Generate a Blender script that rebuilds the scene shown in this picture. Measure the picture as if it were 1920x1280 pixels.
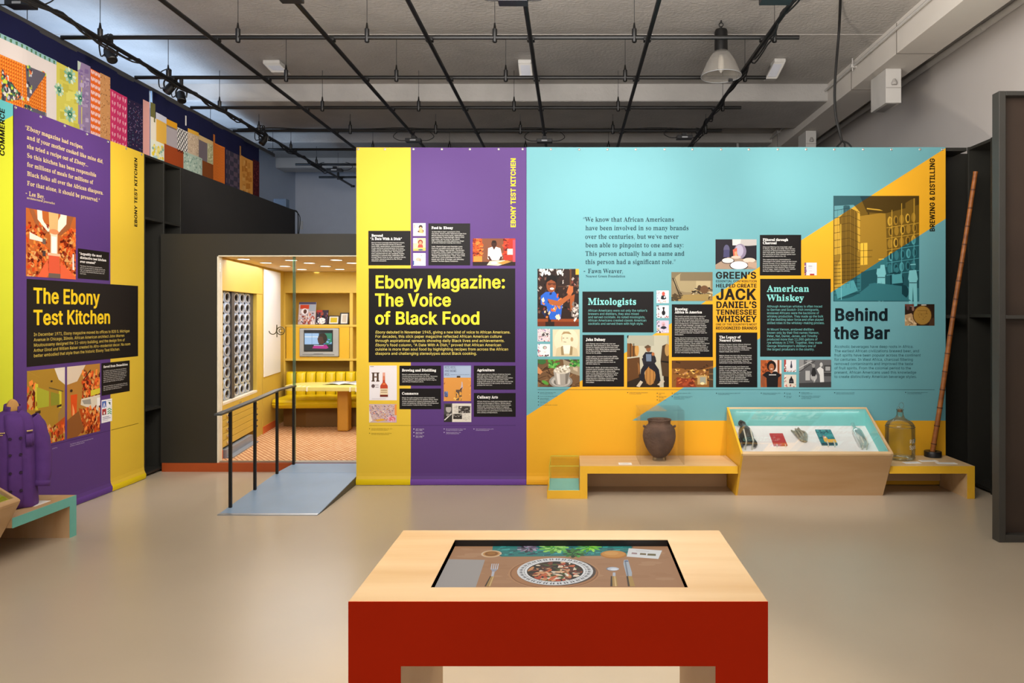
import bpy, math, random
from mathutils import Vector, Matrix
from mathutils.geometry import tessellate_polygon

for _o in list(bpy.data.objects):
    bpy.data.objects.remove(_o)
SC = bpy.context.scene
COL = SC.collection

# ------------------------------------------------------------------ camera
F = 1320.0            # focal length in pixels of the 1920 wide frame
VX, VY = 1070.0, 588.0  # vanishing point
H = 1.54              # camera height
cam_data = bpy.data.cameras.new('camera')
cam_data.sensor_width = 36.0
cam_data.lens = 36.0 * F / 1920.0
cam_data.shift_x = -(VX - 960.0) / 1920.0
cam_data.shift_y = -(640.0 - VY) / 1920.0
cam_data.clip_start = 0.05
camera = bpy.data.objects.new('camera', cam_data)
camera.location = (0, 0, H)
camera.rotation_euler = (math.radians(90), 0, 0)
COL.objects.link(camera)
SC.camera = camera

# ------------------------------------------------------------------ view + world
vs = SC.view_settings
vs.view_transform = 'Standard'
vs.look = 'None'
vs.gamma = 1.0
vs.use_curve_mapping = False
vs.exposure = 0.0
SC.cycles.transparent_max_bounces = 40
world = bpy.data.worlds.new('gallery_surroundings')
SC.world = world
world.use_nodes = True
_bg = world.node_tree.nodes['Background']
_bg.inputs[0].default_value = (0.95, 0.93, 0.92, 1)
_bg.inputs[1].default_value = 0.45


def area(name, loc, target, sx, sy, power, col):
    d = bpy.data.lights.new(name, 'AREA')
    d.shape = 'RECTANGLE'; d.size = sx; d.size_y = sy; d.energy = power; d.color = col
    o = bpy.data.objects.new(name, d)
    o.location = loc
    o.rotation_euler = (Vector(target) - Vector(loc)).to_track_quat('-Z', 'Y').to_euler()
    COL.objects.link(o)
    return o


def spot(name, loc, target, power, angle, blend, col, r=0.05):
    d = bpy.data.lights.new(name, 'SPOT')
    d.energy = power; d.spot_size = math.radians(angle); d.spot_blend = blend; d.color = col
    d.shadow_soft_size = r
    o = bpy.data.objects.new(name, d)
    o.location = loc
    o.rotation_euler = (Vector(target) - Vector(loc)).to_track_quat('-Z', 'Y').to_euler()
    COL.objects.link(o)
    return o


WARM = (1.0, 0.88, 0.74)
NEUT = (1.0, 0.97, 0.93)
COOL = (0.50, 0.70, 1.0)
# daylight from tall windows hidden behind the left partition
area('window_daylight', (-5.15, 8.4, 3.1), (-3.0, 8.8, 4.4), 4.5, 1.2, 130, COOL)
area('window_daylight_near', (-5.15, 4.0, 3.5), (-2.0, 4.6, 4.4), 4.0, 0.8, 38, COOL)
# fill light added behind the camera; no window is known there
area('rear_fill_light', (0.6, -3.8, 2.4), (0.6, 5.0, 2.2), 7.0, 2.6, 58, (1.0, 0.95, 0.90))
# unseen fill light added to brighten the ceiling from below
area('ceiling_fill_light', (-0.3, 2.6, 3.3), (-0.3, 4.6, 4.6), 4.5, 2.0, 310, (1.0, 0.95, 0.90))
# general gallery light
area('gallery_general_light', (-1.2, 2.4, 4.2), (-1.2, 3.2, 0), 4.0, 3.0, 120, (1.0, 0.91, 0.80))
# track spotlights washing the banners
spot('spot_yellow_banner', (-1.75, 3.6, 3.75), (-1.45, 6.34, 1.85), 200, 44, 1.0, NEUT)
spot('spot_teal_banner', (0.35, 3.6, 3.75), (0.45, 6.34, 2.1), 170, 42, 1.0, NEUT)
spot('spot_bar_banner', (2.1, 3.7, 3.75), (2.15, 6.34, 2.1), 120, 42, 1.0, NEUT)
spot('spot_left_banner', (-1.6, 4.6, 3.75), (-4.0, 5.9, 1.55), 220, 60, 0.9, NEUT)
spot('spot_quilt', (-1.5, 4.9, 3.3), (-4.4, 6.2, 3.35), 150, 50, 0.9, WARM)
spot('spot_quilt_far', (-1.8, 6.9, 3.3), (-4.4, 8.4, 3.3), 120, 60, 0.9, WARM)
spot('spot_display_case', (1.9, 3.9, 3.8), (2.0, 6.1, 0.5), 200, 34, 0.7, NEUT, 0.03)
spot('spot_pot', (0.3, 3.9, 3.8), (0.7, 6.1, 0.3), 150, 30, 0.8, WARM, 0.03)
spot('spot_table', (0.1, 1.4, 3.8), (-0.05, 2.1, 0.78), 55, 50, 0.9, WARM)
spot('spot_under_table', (0.3, 5.2, 3.8), (0.0, 2.6, 0.0), 380, 40, 0.8, WARM)
spot('soffit_fill_spot', (1.2, 5.0, 2.2), (3.7, 6.8, 4.0), 60, 80, 0.9, WARM)  # added in mid-air, off the track, to brighten soffit and right wall
# ------------------------------------------------------------------ helpers
def lin(h):
    h = h.lstrip('#')
    out = []
    for i in (0, 2, 4):
        c = int(h[i:i + 2], 16) / 255.0
        out.append(c / 12.92 if c <= 0.04045 else ((c + 0.055) / 1.055) ** 2.4)
    return (out[0], out[1], out[2], 1.0)


MATS = {}


def mat(name, hexcol, rough=0.6, metal=0.0, vary=0.06, scale=6.0, bump=0.0, bscale=60.0, stretch=None, coat=0.0, spec=0.5, col2=None, detail=3.0):
    """Principled material with a noise-driven colour variation and optional bump."""
    if name in MATS:
        return MATS[name]
    m = bpy.data.materials.new(name)
    m.use_nodes = True
    nt = m.node_tree
    bs = nt.nodes['Principled BSDF']
    bs.inputs['Roughness'].default_value = rough
    bs.inputs['Metallic'].default_value = metal
    bs.inputs['Specular IOR Level'].default_value = spec
    bs.inputs['Coat Weight'].default_value = coat
    c = lin(hexcol)
    tc = nt.nodes.new('ShaderNodeTexCoord')
    mp = nt.nodes.new('ShaderNodeMapping')
    if stretch:
        mp.inputs['Scale'].default_value = stretch
    nt.links.new(tc.outputs['Object'], mp.inputs['Vector'])
    nz = nt.nodes.new('ShaderNodeTexNoise')
    nz.inputs['Scale'].default_value = scale
    nz.inputs['Detail'].default_value = detail
    nt.links.new(mp.outputs['Vector'], nz.inputs['Vector'])
    rp = nt.nodes.new('ShaderNodeValToRGB')
    if col2:
        a, b = c, lin(col2)
    else:
        a = tuple(max(0, x * (1 - vary)) for x in c[:3]) + (1,)
        b = tuple(min(1, x * (1 + vary)) for x in c[:3]) + (1,)
    rp.color_ramp.elements[0].color = a
    rp.color_ramp.elements[1].color = b
    rp.color_ramp.elements[0].position = 0.3
    rp.color_ramp.elements[1].position = 0.7
    nt.links.new(nz.outputs['Fac'], rp.inputs['Fac'])
    nt.links.new(rp.outputs['Color'], bs.inputs['Base Color'])
    if bump:
        n2 = nt.nodes.new('ShaderNodeTexNoise')
        n2.inputs['Scale'].default_value = bscale
        n2.inputs['Detail'].default_value = 4
        nt.links.new(tc.outputs['Object'], n2.inputs['Vector'])
        bp = nt.nodes.new('ShaderNodeBump')
        bp.inputs['Strength'].default_value = bump
        bp.inputs['Distance'].default_value = 0.02
        nt.links.new(n2.outputs['Fac'], bp.inputs['Height'])
        nt.links.new(bp.outputs['Normal'], bs.inputs['Normal'])
    MATS[name] = m
    return m


def attr_mat(name, rough=0.55, emit=0.0, spec=0.3, base=1.0):
    """Printed ink: colour read from the mesh's per-face 'ink' attribute."""
    m = bpy.data.materials.new(name)
    m.use_nodes = True
    nt = m.node_tree
    bs = nt.nodes['Principled BSDF']
    at = nt.nodes.new('ShaderNodeAttribute')
    at.attribute_name = 'ink'
    bs.inputs['Roughness'].default_value = rough
    bs.inputs['Specular IOR Level'].default_value = spec
    if emit:
        nt.links.new(at.outputs['Color'], bs.inputs['Emission Color'])
        bs.inputs['Emission Strength'].default_value = emit
        bs.inputs['Base Color'].default_value = (base, base, base, 1)
    else:
        nt.links.new(at.outputs['Color'], bs.inputs['Base Color'])
    MATS[name] = m
    return m


def glass_mat(name, tint, edge=0.5, rough=0.02, body=0.0, bodycol='ffffff', mx=0.9):
    """Thin clear sheet: see-through, mirror-like at glancing angles, optional body tint."""
    m = bpy.data.materials.new(name)
    m.use_nodes = True
    nt = m.node_tree
    nt.nodes.clear()
    out = nt.nodes.new('ShaderNodeOutputMaterial')
    tr = nt.nodes.new('ShaderNodeBsdfTransparent')
    tr.inputs[0].default_value = lin(tint)
    gl = nt.nodes.new('ShaderNodeBsdfGlossy')
    gl.inputs['Roughness'].default_value = rough
    lw = nt.nodes.new('ShaderNodeLayerWeight')
    lw.inputs['Blend'].default_value = 0.25
    mul = nt.nodes.new('ShaderNodeMath'); mul.operation = 'MULTIPLY'
    mul.inputs[1].default_value = edge
    nt.links.new(lw.outputs['Fresnel'], mul.inputs[0])
    mn = nt.nodes.new('ShaderNodeMath'); mn.operation = 'MINIMUM'
    mn.inputs[1].default_value = mx
    nt.links.new(mul.outputs[0], mn.inputs[0])
    mx1 = nt.nodes.new('ShaderNodeMixShader')
    nt.links.new(mn.outputs[0], mx1.inputs[0])
    last = tr
    if body:
        df = nt.nodes.new('ShaderNodeBsdfDiffuse')
        df.inputs[0].default_value = lin(bodycol)
        mb = nt.nodes.new('ShaderNodeMixShader')
        fc = nt.nodes.new('ShaderNodeMath'); fc.operation = 'MULTIPLY'
        fc.inputs[1].default_value = body
        ad = nt.nodes.new('ShaderNodeMath'); ad.operation = 'ADD'
        ad.inputs[1].default_value = 0.25
        nt.links.new(lw.outputs['Facing'], ad.inputs[0])
        nt.links.new(ad.outputs[0], fc.inputs[0])
        nt.links.new(fc.outputs[0], mb.inputs[0])
        nt.links.new(tr.outputs[0], mb.inputs[1])
        nt.links.new(df.outputs[0], mb.inputs[2])
        last = mb
    nt.links.new(last.outputs[0], mx1.inputs[1])
    nt.links.new(gl.outputs[0], mx1.inputs[2])
    nt.links.new(mx1.outputs[0], out.inputs[0])
    MATS[name] = m
    return m


def emit_mat(name, hexcol, strength):
    m = bpy.data.materials.new(name)
    m.use_nodes = True
    bs = m.node_tree.nodes['Principled BSDF']
    bs.inputs['Base Color'].default_value = lin(hexcol)
    bs.inputs['Emission Color'].default_value = lin(hexcol)
    bs.inputs['Emission Strength'].default_value = strength
    MATS[name] = m
    return m


class MB:
    """Collects faces and links them as one mesh object."""

    def __init__(self):
        self.v = []; self.f = []; self.m = []; self.c = []

    def face(self, pts, m=0, c=None):
        n = len(self.v)
        self.v.extend([tuple(p) for p in pts])
        self.f.append(tuple(range(n, n + len(pts))))
        self.m.append(m); self.c.append(c)

    def mesh(self, verts, faces, m=0, c=None):
        n = len(self.v)
        self.v.extend([tuple(p) for p in verts])
        for f in faces:
            self.f.append(tuple(i + n for i in f)); self.m.append(m); self.c.append(c)

    def box(self, x0, x1, y0, y1, z0, z1, m=0, c=None):
        vs_ = [(x0, y0, z0), (x1, y0, z0), (x1, y1, z0), (x0, y1, z0), (x0, y0, z1), (x1, y0, z1), (x1, y1, z1), (x0, y1, z1)]
        self.mesh(vs_, [(0, 3, 2, 1), (4, 5, 6, 7), (0, 1, 5, 4), (1, 2, 6, 5), (2, 3, 7, 6), (3, 0, 4, 7)], m, c)
        return self

    def hexa(self, vs_, m=0, c=None):
        """eight corners, bottom ring then top ring"""
        self.mesh(vs_, [(0, 3, 2, 1), (4, 5, 6, 7), (0, 1, 5, 4), (1, 2, 6, 5), (2, 3, 7, 6), (3, 0, 4, 7)], m, c)
        return self

    def prism(self, poly, w0, w1, fn, m=0, c=None):
        """extrude a 2-D polygon; fn(u, v, w) gives the point"""
        n = len(poly)
        a = [fn(u, v, w0) for u, v in poly]
        b = [fn(u, v, w1) for u, v in poly]
        faces = [tuple(range(n))[::-1], tuple(range(n, 2 * n))]
        for i in range(n):
            j = (i + 1) % n
            faces.append((i, j, n + j, n + i))
        self.mesh(a + b, faces, m, c)
        return self

    def tube(self, pts, r, n=8, m=0, c=None, closed=False, caps=True):
        pts = [Vector(p) for p in pts]
        k = len(pts)
        rs = r if isinstance(r, (list, tuple)) else [r] * k
        rings = []
        prev = None
        for i, p in enumerate(pts):
            if closed:
                t = pts[(i + 1) % k] - pts[i - 1]
            else:
                t = pts[min(i + 1, k - 1)] - pts[max(i - 1, 0)]
            t.normalize()
            if prev is None:
                up = Vector((0, 0, 1)) if abs(t.z) < 0.9 else Vector((1, 0, 0))
                a = t.cross(up).normalized()
            else:
                a = (prev - t * prev.dot(t))
                a = a.normalized() if a.length > 1e-6 else t.orthogonal().normalized()
            prev = a
            b = t.cross(a)
            rings.append([p + (a * math.cos(2 * math.pi * j / n) + b * math.sin(2 * math.pi * j / n)) * rs[i] for j in range(n)])
        vs_ = [q for rg in rings for q in rg]
        fs = []
        for i in range(k if closed else k - 1):
            i2 = (i + 1) % k
            for j in range(n):
                j2 = (j + 1) % n
                fs.append((i * n + j, i * n + j2, i2 * n + j2, i2 * n + j))
        if caps and not closed:
            fs.append(tuple(range(n))[::-1]); fs.append(tuple((k - 1) * n + j for j in range(n)))
        self.mesh(vs_, fs, m, c)
        return self

    def lathe(self, prof, org, n=24, m=0, c=None, ax=(0, 0, 1), caps=True, sx=1.0):
        """revolve (radius, height) pairs about an axis through org"""
        w = Vector(ax).normalized()
        a = w.orthogonal().normalized() if abs(w.z) < 0.99 else Vector((1, 0, 0))
        b = w.cross(a)
        org = Vector(org)
        vs_ = []
        for r, h in prof:
            for j in range(n):
                t = 2 * math.pi * j / n
                vs_.append(org + w * h + a * (r * sx * math.cos(t)) + b * (r * math.sin(t)))
        fs = []
        for i in range(len(prof) - 1):
            for j in range(n):
                j2 = (j + 1) % n
                fs.append((i * n + j, i * n + j2, (i + 1) * n + j2, (i + 1) * n + j))
        if caps:
            fs.append(tuple(range(n))[::-1]); fs.append(tuple((len(prof) - 1) * n + j for j in range(n)))
        self.mesh(vs_, fs, m, c)
        return self

    def build(self, name, mats, parent=None, smooth=False, bevel=0.0, label=None, solid=0.0, origin=None, seg=2):
        if not isinstance(mats, (list, tuple)):
            mats = [mats]
        off = Vector((0, 0, 0))
        if parent is not None:
            off = WORLD.get(parent.name, Vector((0, 0, 0)))
        elif origin is not None:
            off = Vector(origin)
        me = bpy.data.meshes.new(name)
        me.from_pydata([(p[0] - off.x, p[1] - off.y, p[2] - off.z) for p in self.v], [], self.f)
        for mm in mats:
            me.materials.append(mm)
        me.polygons.foreach_set('material_index', self.m)
        if any(x is not None for x in self.c):
            at = me.attributes.new('ink', 'FLOAT_COLOR', 'FACE')
            cache = {}
            flat = []
            for x in self.c:
                x = x or 'ffffff'
                if x not in cache:
                    cache[x] = lin(x)
                flat.extend(cache[x])
            at.data.foreach_set('color', flat)
        if smooth:
            me.polygons.foreach_set('use_smooth', [True] * len(self.f))
            if smooth != 'all':
                try:
                    me.set_sharp_from_angle(angle=math.radians(40))
                except Exception:
                    pass
        me.update()
        o = bpy.data.objects.new(name, me)
        COL.objects.link(o)
        if parent is not None:
            o.parent = parent
            WORLD[o.name] = off
        else:
            o.location = off
            WORLD[o.name] = off
        if bevel:
            b = o.modifiers.new('soft_edge', 'BEVEL')
            b.width = bevel; b.segments = seg; b.limit_method = 'ANGLE'; b.angle_limit = math.radians(40)
        if solid:
            s = o.modifiers.new('thickness', 'SOLIDIFY')
            s.thickness = solid; s.offset = 0
        if label:
            o['label'] = label
        return o


WORLD = {}


def thing(name, label, cat, loc=(0, 0, 0), group=None):
    o = bpy.data.objects.new(name, None)
    o.empty_display_size = 0.1
    o.location = loc
    COL.objects.link(o)
    WORLD[o.name] = Vector(loc)
    return tag(o, label, cat, group)


def tag(o, label, cat, group=None):
    o['label'] = label; o['category'] = cat
    if group:
        o['group'] = group
    return o


def struct(o):
    o['kind'] = 'structure'
    return o


def ray(px, py, y):
    """point seen at a pixel at depth y"""
    return Vector(((px - VX) / F * y, y, H - (py - VY) / F * y))


def onz(px, py, z):
    """point seen at a pixel on the level plane z"""
    y = (H - z) * F / (py - VY)
    return ray(px, py, y)


def cubic(pts, n=6):
    """smooth curve through points"""
    pts = [Vector(p) for p in pts]
    out = []
    for i in range(len(pts) - 1):
        p0 = pts[max(i - 1, 0)]; p1 = pts[i]; p2 = pts[i + 1]; p3 = pts[min(i + 2, len(pts) - 1)]
        for j in range(n):
            t = j / n
            out.append(0.5 * ((2 * p1) + (p2 - p0) * t + (2 * p0 - 5 * p1 + 4 * p2 - p3) * t * t + (3 * p1 - p0 - 3 * p2 + p3) * t ** 3))
    out.append(pts[-1])
    return out


# ------------------------------------------------------------------ lettering
STYLES = {  # font, x grow, y grow, slant, tracking
    'B': ('S', 0.068, 0.045, 0.0, 0.08),
    'b': ('S', 0.050, 0.032, 0.0, 0.035),
    'm': ('S', 0.002, 0.0, 0.0, 0.02),
    'mi': ('S', 0.002, 0.0, 0.2, 0.02),
    't': ('S', 0.045, 0.03, 0.0, 0.06),
    'r': ('S', 0.0, 0.0, 0.0, 0.0),
    's': ('R', 0.008, 0.036, 0.0, 0.03),
    'q': ('R', -0.016, 0.03, 0.0, 0.0),
    'qi': ('R', -0.016, 0.03, 0.2, 0.0),
}


def _area(p):
    return sum(p[i][0] * p[(i + 1) % len(p)][1] - p[(i + 1) % len(p)][0] * p[i][1] for i in range(len(p))) / 2


def _inside(pt, poly):
    x, y = pt; r = False
    for i in range(len(poly)):
        x1, y1 = poly[i]; x2, y2 = poly[i - 1]
        if (y1 > y) != (y2 > y) and x < (x2 - x1) * (y - y1) / (y2 - y1) + x1:
            r = not r
    return r


_GL = {}


def glyph(st, ch):
    key = (st, ch)
    if key in _GL:
        return _GL[key]
    font, ox, oy, sl, trk = STYLES[st]
    rep = {'‘': "'", '–': '-', '"': '”', '…': '.'}
    d = FONT_DATA.get(font + rep.get(ch, ch))
    if d is None:
        _GL[key] = (0.45, [], [])
        return _GL[key]
    adv, cs = d
    if not cs:
        _GL[key] = (adv, [], [])
        return _GL[key]
    sgn = 1 if _area(max(cs, key=lambda p: abs(_area(p)))) > 0 else -1
    grown = []
    strokes = ox > 0.03      # heavy faces: the plain letter plus a band along every edge
    for p in cs:
        if strokes:
            grown.append(p); continue
        n = len(p); q = []
        for i in range(n):
            a = Vector(p[i - 1]); b = Vector(p[i]); c2 = Vector(p[(i + 1) % n])
            e1 = (b - a); e2 = (c2 - b)
            if e1.length < 1e-6 or e2.length < 1e-6:
                q.append(p[i]); continue
            e1.normalize(); e2.normalize()
            n1 = Vector((e1.y, -e1.x)) * sgn; n2 = Vector((e2.y, -e2.x)) * sgn
            s = n1 + n2
            if s.length < 0.2:
                q.append(p[i]); continue
            k = 2.0 / s.length_squared
            mvec = s * min(k, 1.3)
            q.append((b.x + mvec.x * ox, b.y + mvec.y * oy))
        grown.append(q)
    outs = [(abs(_area(p)), g) for p, g in zip(cs, grown) if _area(p) * sgn > 0]
    holes = [g for p, g in zip(cs, grown) if _area(p) * sgn <= 0]
    vs_, fs = [], []
    for ar, o in outs:
        hs = [h for h in holes if _inside(h[0], o)]
        loops = [[Vector((x, y, 0)) for x, y in lp] for lp in [o] + hs]
        flat = [q for lp in loops for q in lp]
        base = len(vs_)
        vs_.extend([(q.x + sl * q.y, q.y) for q in flat])
        for t in tessellate_polygon(loops):
            fs.append(tuple(base + i for i in t))
    if strokes:
        for p in cs:
            n = len(p)
            nr = []
            for i in range(n):
                ex = p[(i + 1) % n][0] - p[i][0]; ey = p[(i + 1) % n][1] - p[i][1]
                L = math.hypot(ex, ey) or 1e-9
                nr.append((ey / L * sgn, -ex / L * sgn))
            for i in range(n):
                a = p[i]; b = p[(i + 1) % n]; m1 = nr[i]; m0 = nr[i - 1]
                quad = [a, b, (b[0] + m1[0] * ox, b[1] + m1[1] * oy), (a[0] + m1[0] * ox, a[1] + m1[1] * oy)]
                base = len(vs_)
                vs_.extend([(x + sl * y, y) for x, y in quad]); fs.append((base, base + 1, base + 2, base + 3))
                sx_, sy_ = m0[0] + m1[0], m0[1] + m1[1]
                k = 2.0 / max(sx_ * sx_ + sy_ * sy_, 1e-6)
                if (m0[0] * m1[1] - m0[1] * m1[0]) * sgn > 0.02:      # outer corner: close the wedge
                    w = [a, (a[0] + m0[0] * ox, a[1] + m0[1] * oy)]
                    if k < 3:
                        w.append((a[0] + sx_ * k * ox, a[1] + sy_ * k * oy))
                    w.append((a[0] + m1[0] * ox, a[1] + m1[1] * oy))
                    base = len(vs_)
                    vs_.extend([(x + sl * y, y) for x, y in w]); fs.append(tuple(range(base, base + len(w))))
    _GL[key] = (adv + trk, vs_, fs)
    return _GL[key]


def text_width(st, s):
    return sum(glyph(st, ch)[0] if ch != ' ' else 0.40 for ch in s)


def write(mb, pl, s, u, v, cap, st, col, u1=None, d=0.0012, hs=1.0, rot=False, runs=None, m=0):
    """lettering on a plane: baseline start (u, v), capital height cap; u1 = where the line ends"""
    runs = runs or [(st, s)]
    tot = sum(text_width(a, b) for a, b in runs)
    if u1 is not None:
        hs = (u1 - u) / (tot * cap) if not rot else (u1 - v) / (tot * cap)
    x = 0.0
    for a, b in runs:
        for ch in b:
            if ch == ' ':
                x += 0.40; continue
            adv, vs_, fs = glyph(a, ch)
            if vs_:
                if rot:
                    pts = [pl.w(u - q[1] * cap, v + (x + q[0]) * cap * hs, d) for q in vs_]
                else:
                    pts = [pl.w(u + (x + q[0]) * cap * hs, v + q[1] * cap, d) for q in vs_]
                mb.mesh(pts, fs, m, col)
            x += adv


class Plane:
    """a wall-like surface with local (u, v) in metres and a height d out of it"""

    def __init__(self, fn):
        self.w = fn

    def rect(self, mb, u0, u1, v0, v1, d, c, m=0, step=0.06):
        n = max(1, int(math.ceil((u1 - u0) / step)))
        for i in range(n):
            a = u0 + (u1 - u0) * i / n; b = u0 + (u1 - u0) * (i + 1) / n
            mb.face([self.w(a, v0, d), self.w(b, v0, d), self.w(b, v1, d), self.w(a, v1, d)], m, c)

    def poly(self, mb, pts, d, c, m=0):
        mb.face([self.w(x, y, d) for x, y in pts], m, c)


def clip01(poly):
    for axis, lim, keep in ((0, 0.0, 1), (0, 1.0, -1), (1, 0.0, 1), (1, 1.0, -1)):
        out = []
        n = len(poly)
        for i in range(n):
            a = poly[i]; b = poly[(i + 1) % n]
            ina = (a[axis] - lim) * keep >= 0; inb = (b[axis] - lim) * keep >= 0
            if ina:
                out.append(a)
            if ina != inb:
                t = (lim - a[axis]) / (b[axis] - a[axis])
                out.append((a[0] + (b[0] - a[0]) * t, a[1] + (b[1] - a[1]) * t))
        poly = out
        if len(poly) < 3:
            return []
    return poly


def picture(mb, pl, u0, u1, v0, v1, base, shapes, d=0.0008, m=0, dd=0.00012):
    """a printed picture: base colour and flat shapes in 0..1 coordinates (y down)"""
    pl.rect(mb, u0, u1, v0, v1, d, base, m)

    def put(poly, col, k):
        poly = clip01(poly)
        if poly:
            mb.face([pl.w(u0 + (u1 - u0) * x, v1 - (v1 - v0) * y, k) for x, y in poly], m, col)
    k = d
    for s in shapes:
        k += dd
        t = s[0]
        if t == 'r':
            put([(s[1], s[2]), (s[3], s[2]), (s[3], s[4]), (s[1], s[4])], s[5], k)
        elif t == 'e':
            n = 18
            rot = s[6] if len(s) > 6 else 0.0
            asp = (v1 - v0) / (u1 - u0)
            pts = []
            for i in range(n):
                a = 2 * math.pi * i / n
                x = s[3] * math.cos(a); y = s[4] * math.sin(a)
                xr = x * math.cos(rot) - y * math.sin(rot) * asp; yr = x * math.sin(rot) / asp + y * math.cos(rot)
                pts.append((s[1] + xr, s[2] + yr))
            put(pts, s[5], k)
        elif t == 'p':
            put(s[1], s[2], k)
        elif t == 'l':   # line strip with width
            p = s[1]; wd = s[3]
            for i in range(len(p) - 1):
                dx = p[i + 1][0] - p[i][0]; dy = p[i + 1][1] - p[i][1]
                L = math.hypot(dx, dy) or 1
                nx, ny = -dy / L * wd / 2, dx / L * wd / 2
                put([(p[i][0] + nx, p[i][1] + ny), (p[i + 1][0] + nx, p[i + 1][1] + ny), (p[i + 1][0] - nx, p[i + 1][1] - ny), (p[i][0] - nx, p[i][1] - ny)], s[2], k)
        elif t == 'n':   # many small marks: n, seed, x0, y0, x1, y1, size x, size y, colours
            rnd = random.Random(s[2])
            for i in range(s[1]):
                x = rnd.uniform(s[3], s[5]); y = rnd.uniform(s[4], s[6])
                a = s[7] * rnd.uniform(0.4, 1.3); b = s[8] * rnd.uniform(0.4, 1.3)
                th = rnd.uniform(0, 3.14)
                q = []
                for kx, ky in ((-1, -1), (1, -0.7), (0.9, 1), (-0.8, 0.9)):
                    q.append((x + kx * a * math.cos(th) * 0.5 - ky * b * math.sin(th) * 0.5, y + kx * a * math.sin(th) * 0.5 + ky * b * math.cos(th) * 0.5))
                put(q, rnd.choice(s[9]), k + i * 0.0000015)
            k += s[1] * 0.0000015
    return k
# ------------------------------------------------------------------ letter outlines
# taken at run time from the two typefaces that ship with Blender (a grotesque and a bold roman)
import os


def _face(fname):
    try:
        return bpy.data.fonts.load(os.path.join(bpy.utils.system_resource('DATAFILES', path='fonts'), fname), check_existing=True)
    except Exception:
        return None


_GROT = _face('Inter.woff2')
_ROMAN = _face('NotoSansMath-Regular.woff2')


def _outlines(face, body):
    cu = bpy.data.curves.new('letters', 'FONT')
    if face:
        cu.font = face
    cu.body = body; cu.size = 1; cu.resolution_u = 3
    o = bpy.data.objects.new('letters', cu)
    COL.objects.link(o)
    dg = bpy.context.evaluated_depsgraph_get()
    ev = o.evaluated_get(dg)
    c = ev.to_curve(dg)
    out = []
    for s in c.splines:
        pts = []
        n = len(s.bezier_points)
        for i in range(n):
            a = s.bezier_points[i]; b = s.bezier_points[(i + 1) % n]
            p0, h0, h1, p1 = a.co, a.handle_right, b.handle_left, b.co
            L = (p1 - p0)

            def bow(h):
                return abs((h - p0).to_2d().cross(L.to_2d())) / max(L.length, 1e-9)
            dev = max(bow(h0), bow(h1))
            k = 1 if dev < 0.004 else (2 if dev < 0.03 else (3 if dev < 0.09 else 4))
            for j in range(k):
                t = j / k; w = 1 - t
                q = w ** 3 * p0 + 3 * w * w * t * h0 + 3 * w * t * t * h1 + t ** 3 * p1
                if not pts or math.hypot(q.x - pts[-1][0], q.y - pts[-1][1]) > 0.002:
                    pts.append((q.x, q.y))
        if len(pts) > 2:
            out.append(pts)
    ev.to_curve_clear()
    bpy.data.objects.remove(o)
    bpy.data.curves.remove(cu)
    return out


def _right(sp):
    return max((p[0] for s in sp for p in s), default=0.0)


def _roman(ch):
    """the bold roman alphabet sits in the mathematical letters"""
    if not _ROMAN:
        return ch
    for first, start in (('A', 0x1D400), ('a', 0x1D41A)):
        if 0 <= ord(ch) - ord(first) < 26:
            return chr(start + ord(ch) - ord(first))
    if ch.isdigit():
        return chr(0x1D7CE + ord(ch) - ord('0'))
    return ch


FONT_DATA = {}
for _key, _ft, _fn in (('S', _GROT, lambda ch: ch), ('R', _ROMAN, _roman)):
    _Hc = _fn('H')
    _cap = max(p[1] for s in _outlines(_ft, _Hc) for p in s)
    _base = _right(_outlines(_ft, _Hc + _Hc))
    _capS = FONT_DATA.get('cap', _cap)
    for _ch in 'ABCDEFGHIJKLMNOPQRSTUVWXYZabcdefghijklmnopqrstuvwxyz0123456789.,:;-&\'()“”’!/?':
        _f2, _cp, _bs, _g, _h = _ft, _cap, _base, _fn(_ch), _Hc
        if _key == 'R' and _ch in '“”’.,:;-&\'()!/?':
            _f2, _cp, _bs, _g, _h = _GROT, FONT_DATA['cap'], FONT_DATA['base'], _ch, 'H'
        FONT_DATA[_key + _ch] = ((_right(_outlines(_f2, _h + _g + _h)) - _bs) / _cp, [[(x / _cp, y / _cp) for x, y in s] for s in _outlines(_f2, _g)])
    if _key == 'S':
        FONT_DATA['cap'] = _cap; FONT_DATA['base'] = _base

# ------------------------------------------------------------------ materials
INK = attr_mat('printed_ink', 0.5, 0.0, 0.16)
SCREEN_INK = attr_mat('display_picture', 0.6, 0.8, 0.08, 0.02)
TV_INK = attr_mat('television_picture', 0.2, 0.9, 0.4, 0.02)
CLOTH_INK = attr_mat('quilt_cloth', 0.9, 0.0, 0.1)
FLOOR = mat('polished_concrete', 'bfb09b', 0.28, vary=0.05, scale=0.9, detail=5, spec=0.5)
CEIL = mat('rough_plaster_ceiling', 'b6b2ad', 0.9, vary=0.07, scale=3, bump=0.35, bscale=30)
WALLW = mat('white_wall_paint', 'c9c3be', 0.8, vary=0.02, scale=2)
SOFF = mat('soffit_paint', 'd0cac2', 0.8, vary=0.02, scale=2)
BLACK = mat('black_stained_board', '25241f', 0.55, vary=0.10, scale=3)
BLACKM = mat('black_metal', '0a0909', 0.45, vary=0.1, scale=20)
WIRE = mat('steel_wire', '3a3a3a', 0.4, 0.5)
CABLE = mat('black_cable', '100f0f', 0.6)
RAIL = mat('grey_metal_rail', '4b4a4a', 0.45, 0.4)
MAPLE = mat('maple_veneer', 'dabd94', 0.42, scale=2.2, stretch=(0.5, 4, 4), col2='c9a577', detail=6, spec=0.4)
MAPLE2 = mat('maple_panel', 'd2b189', 0.48, scale=2.0, stretch=(0.5, 5, 1.2), col2='c39d70', detail=5, spec=0.35)
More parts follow.
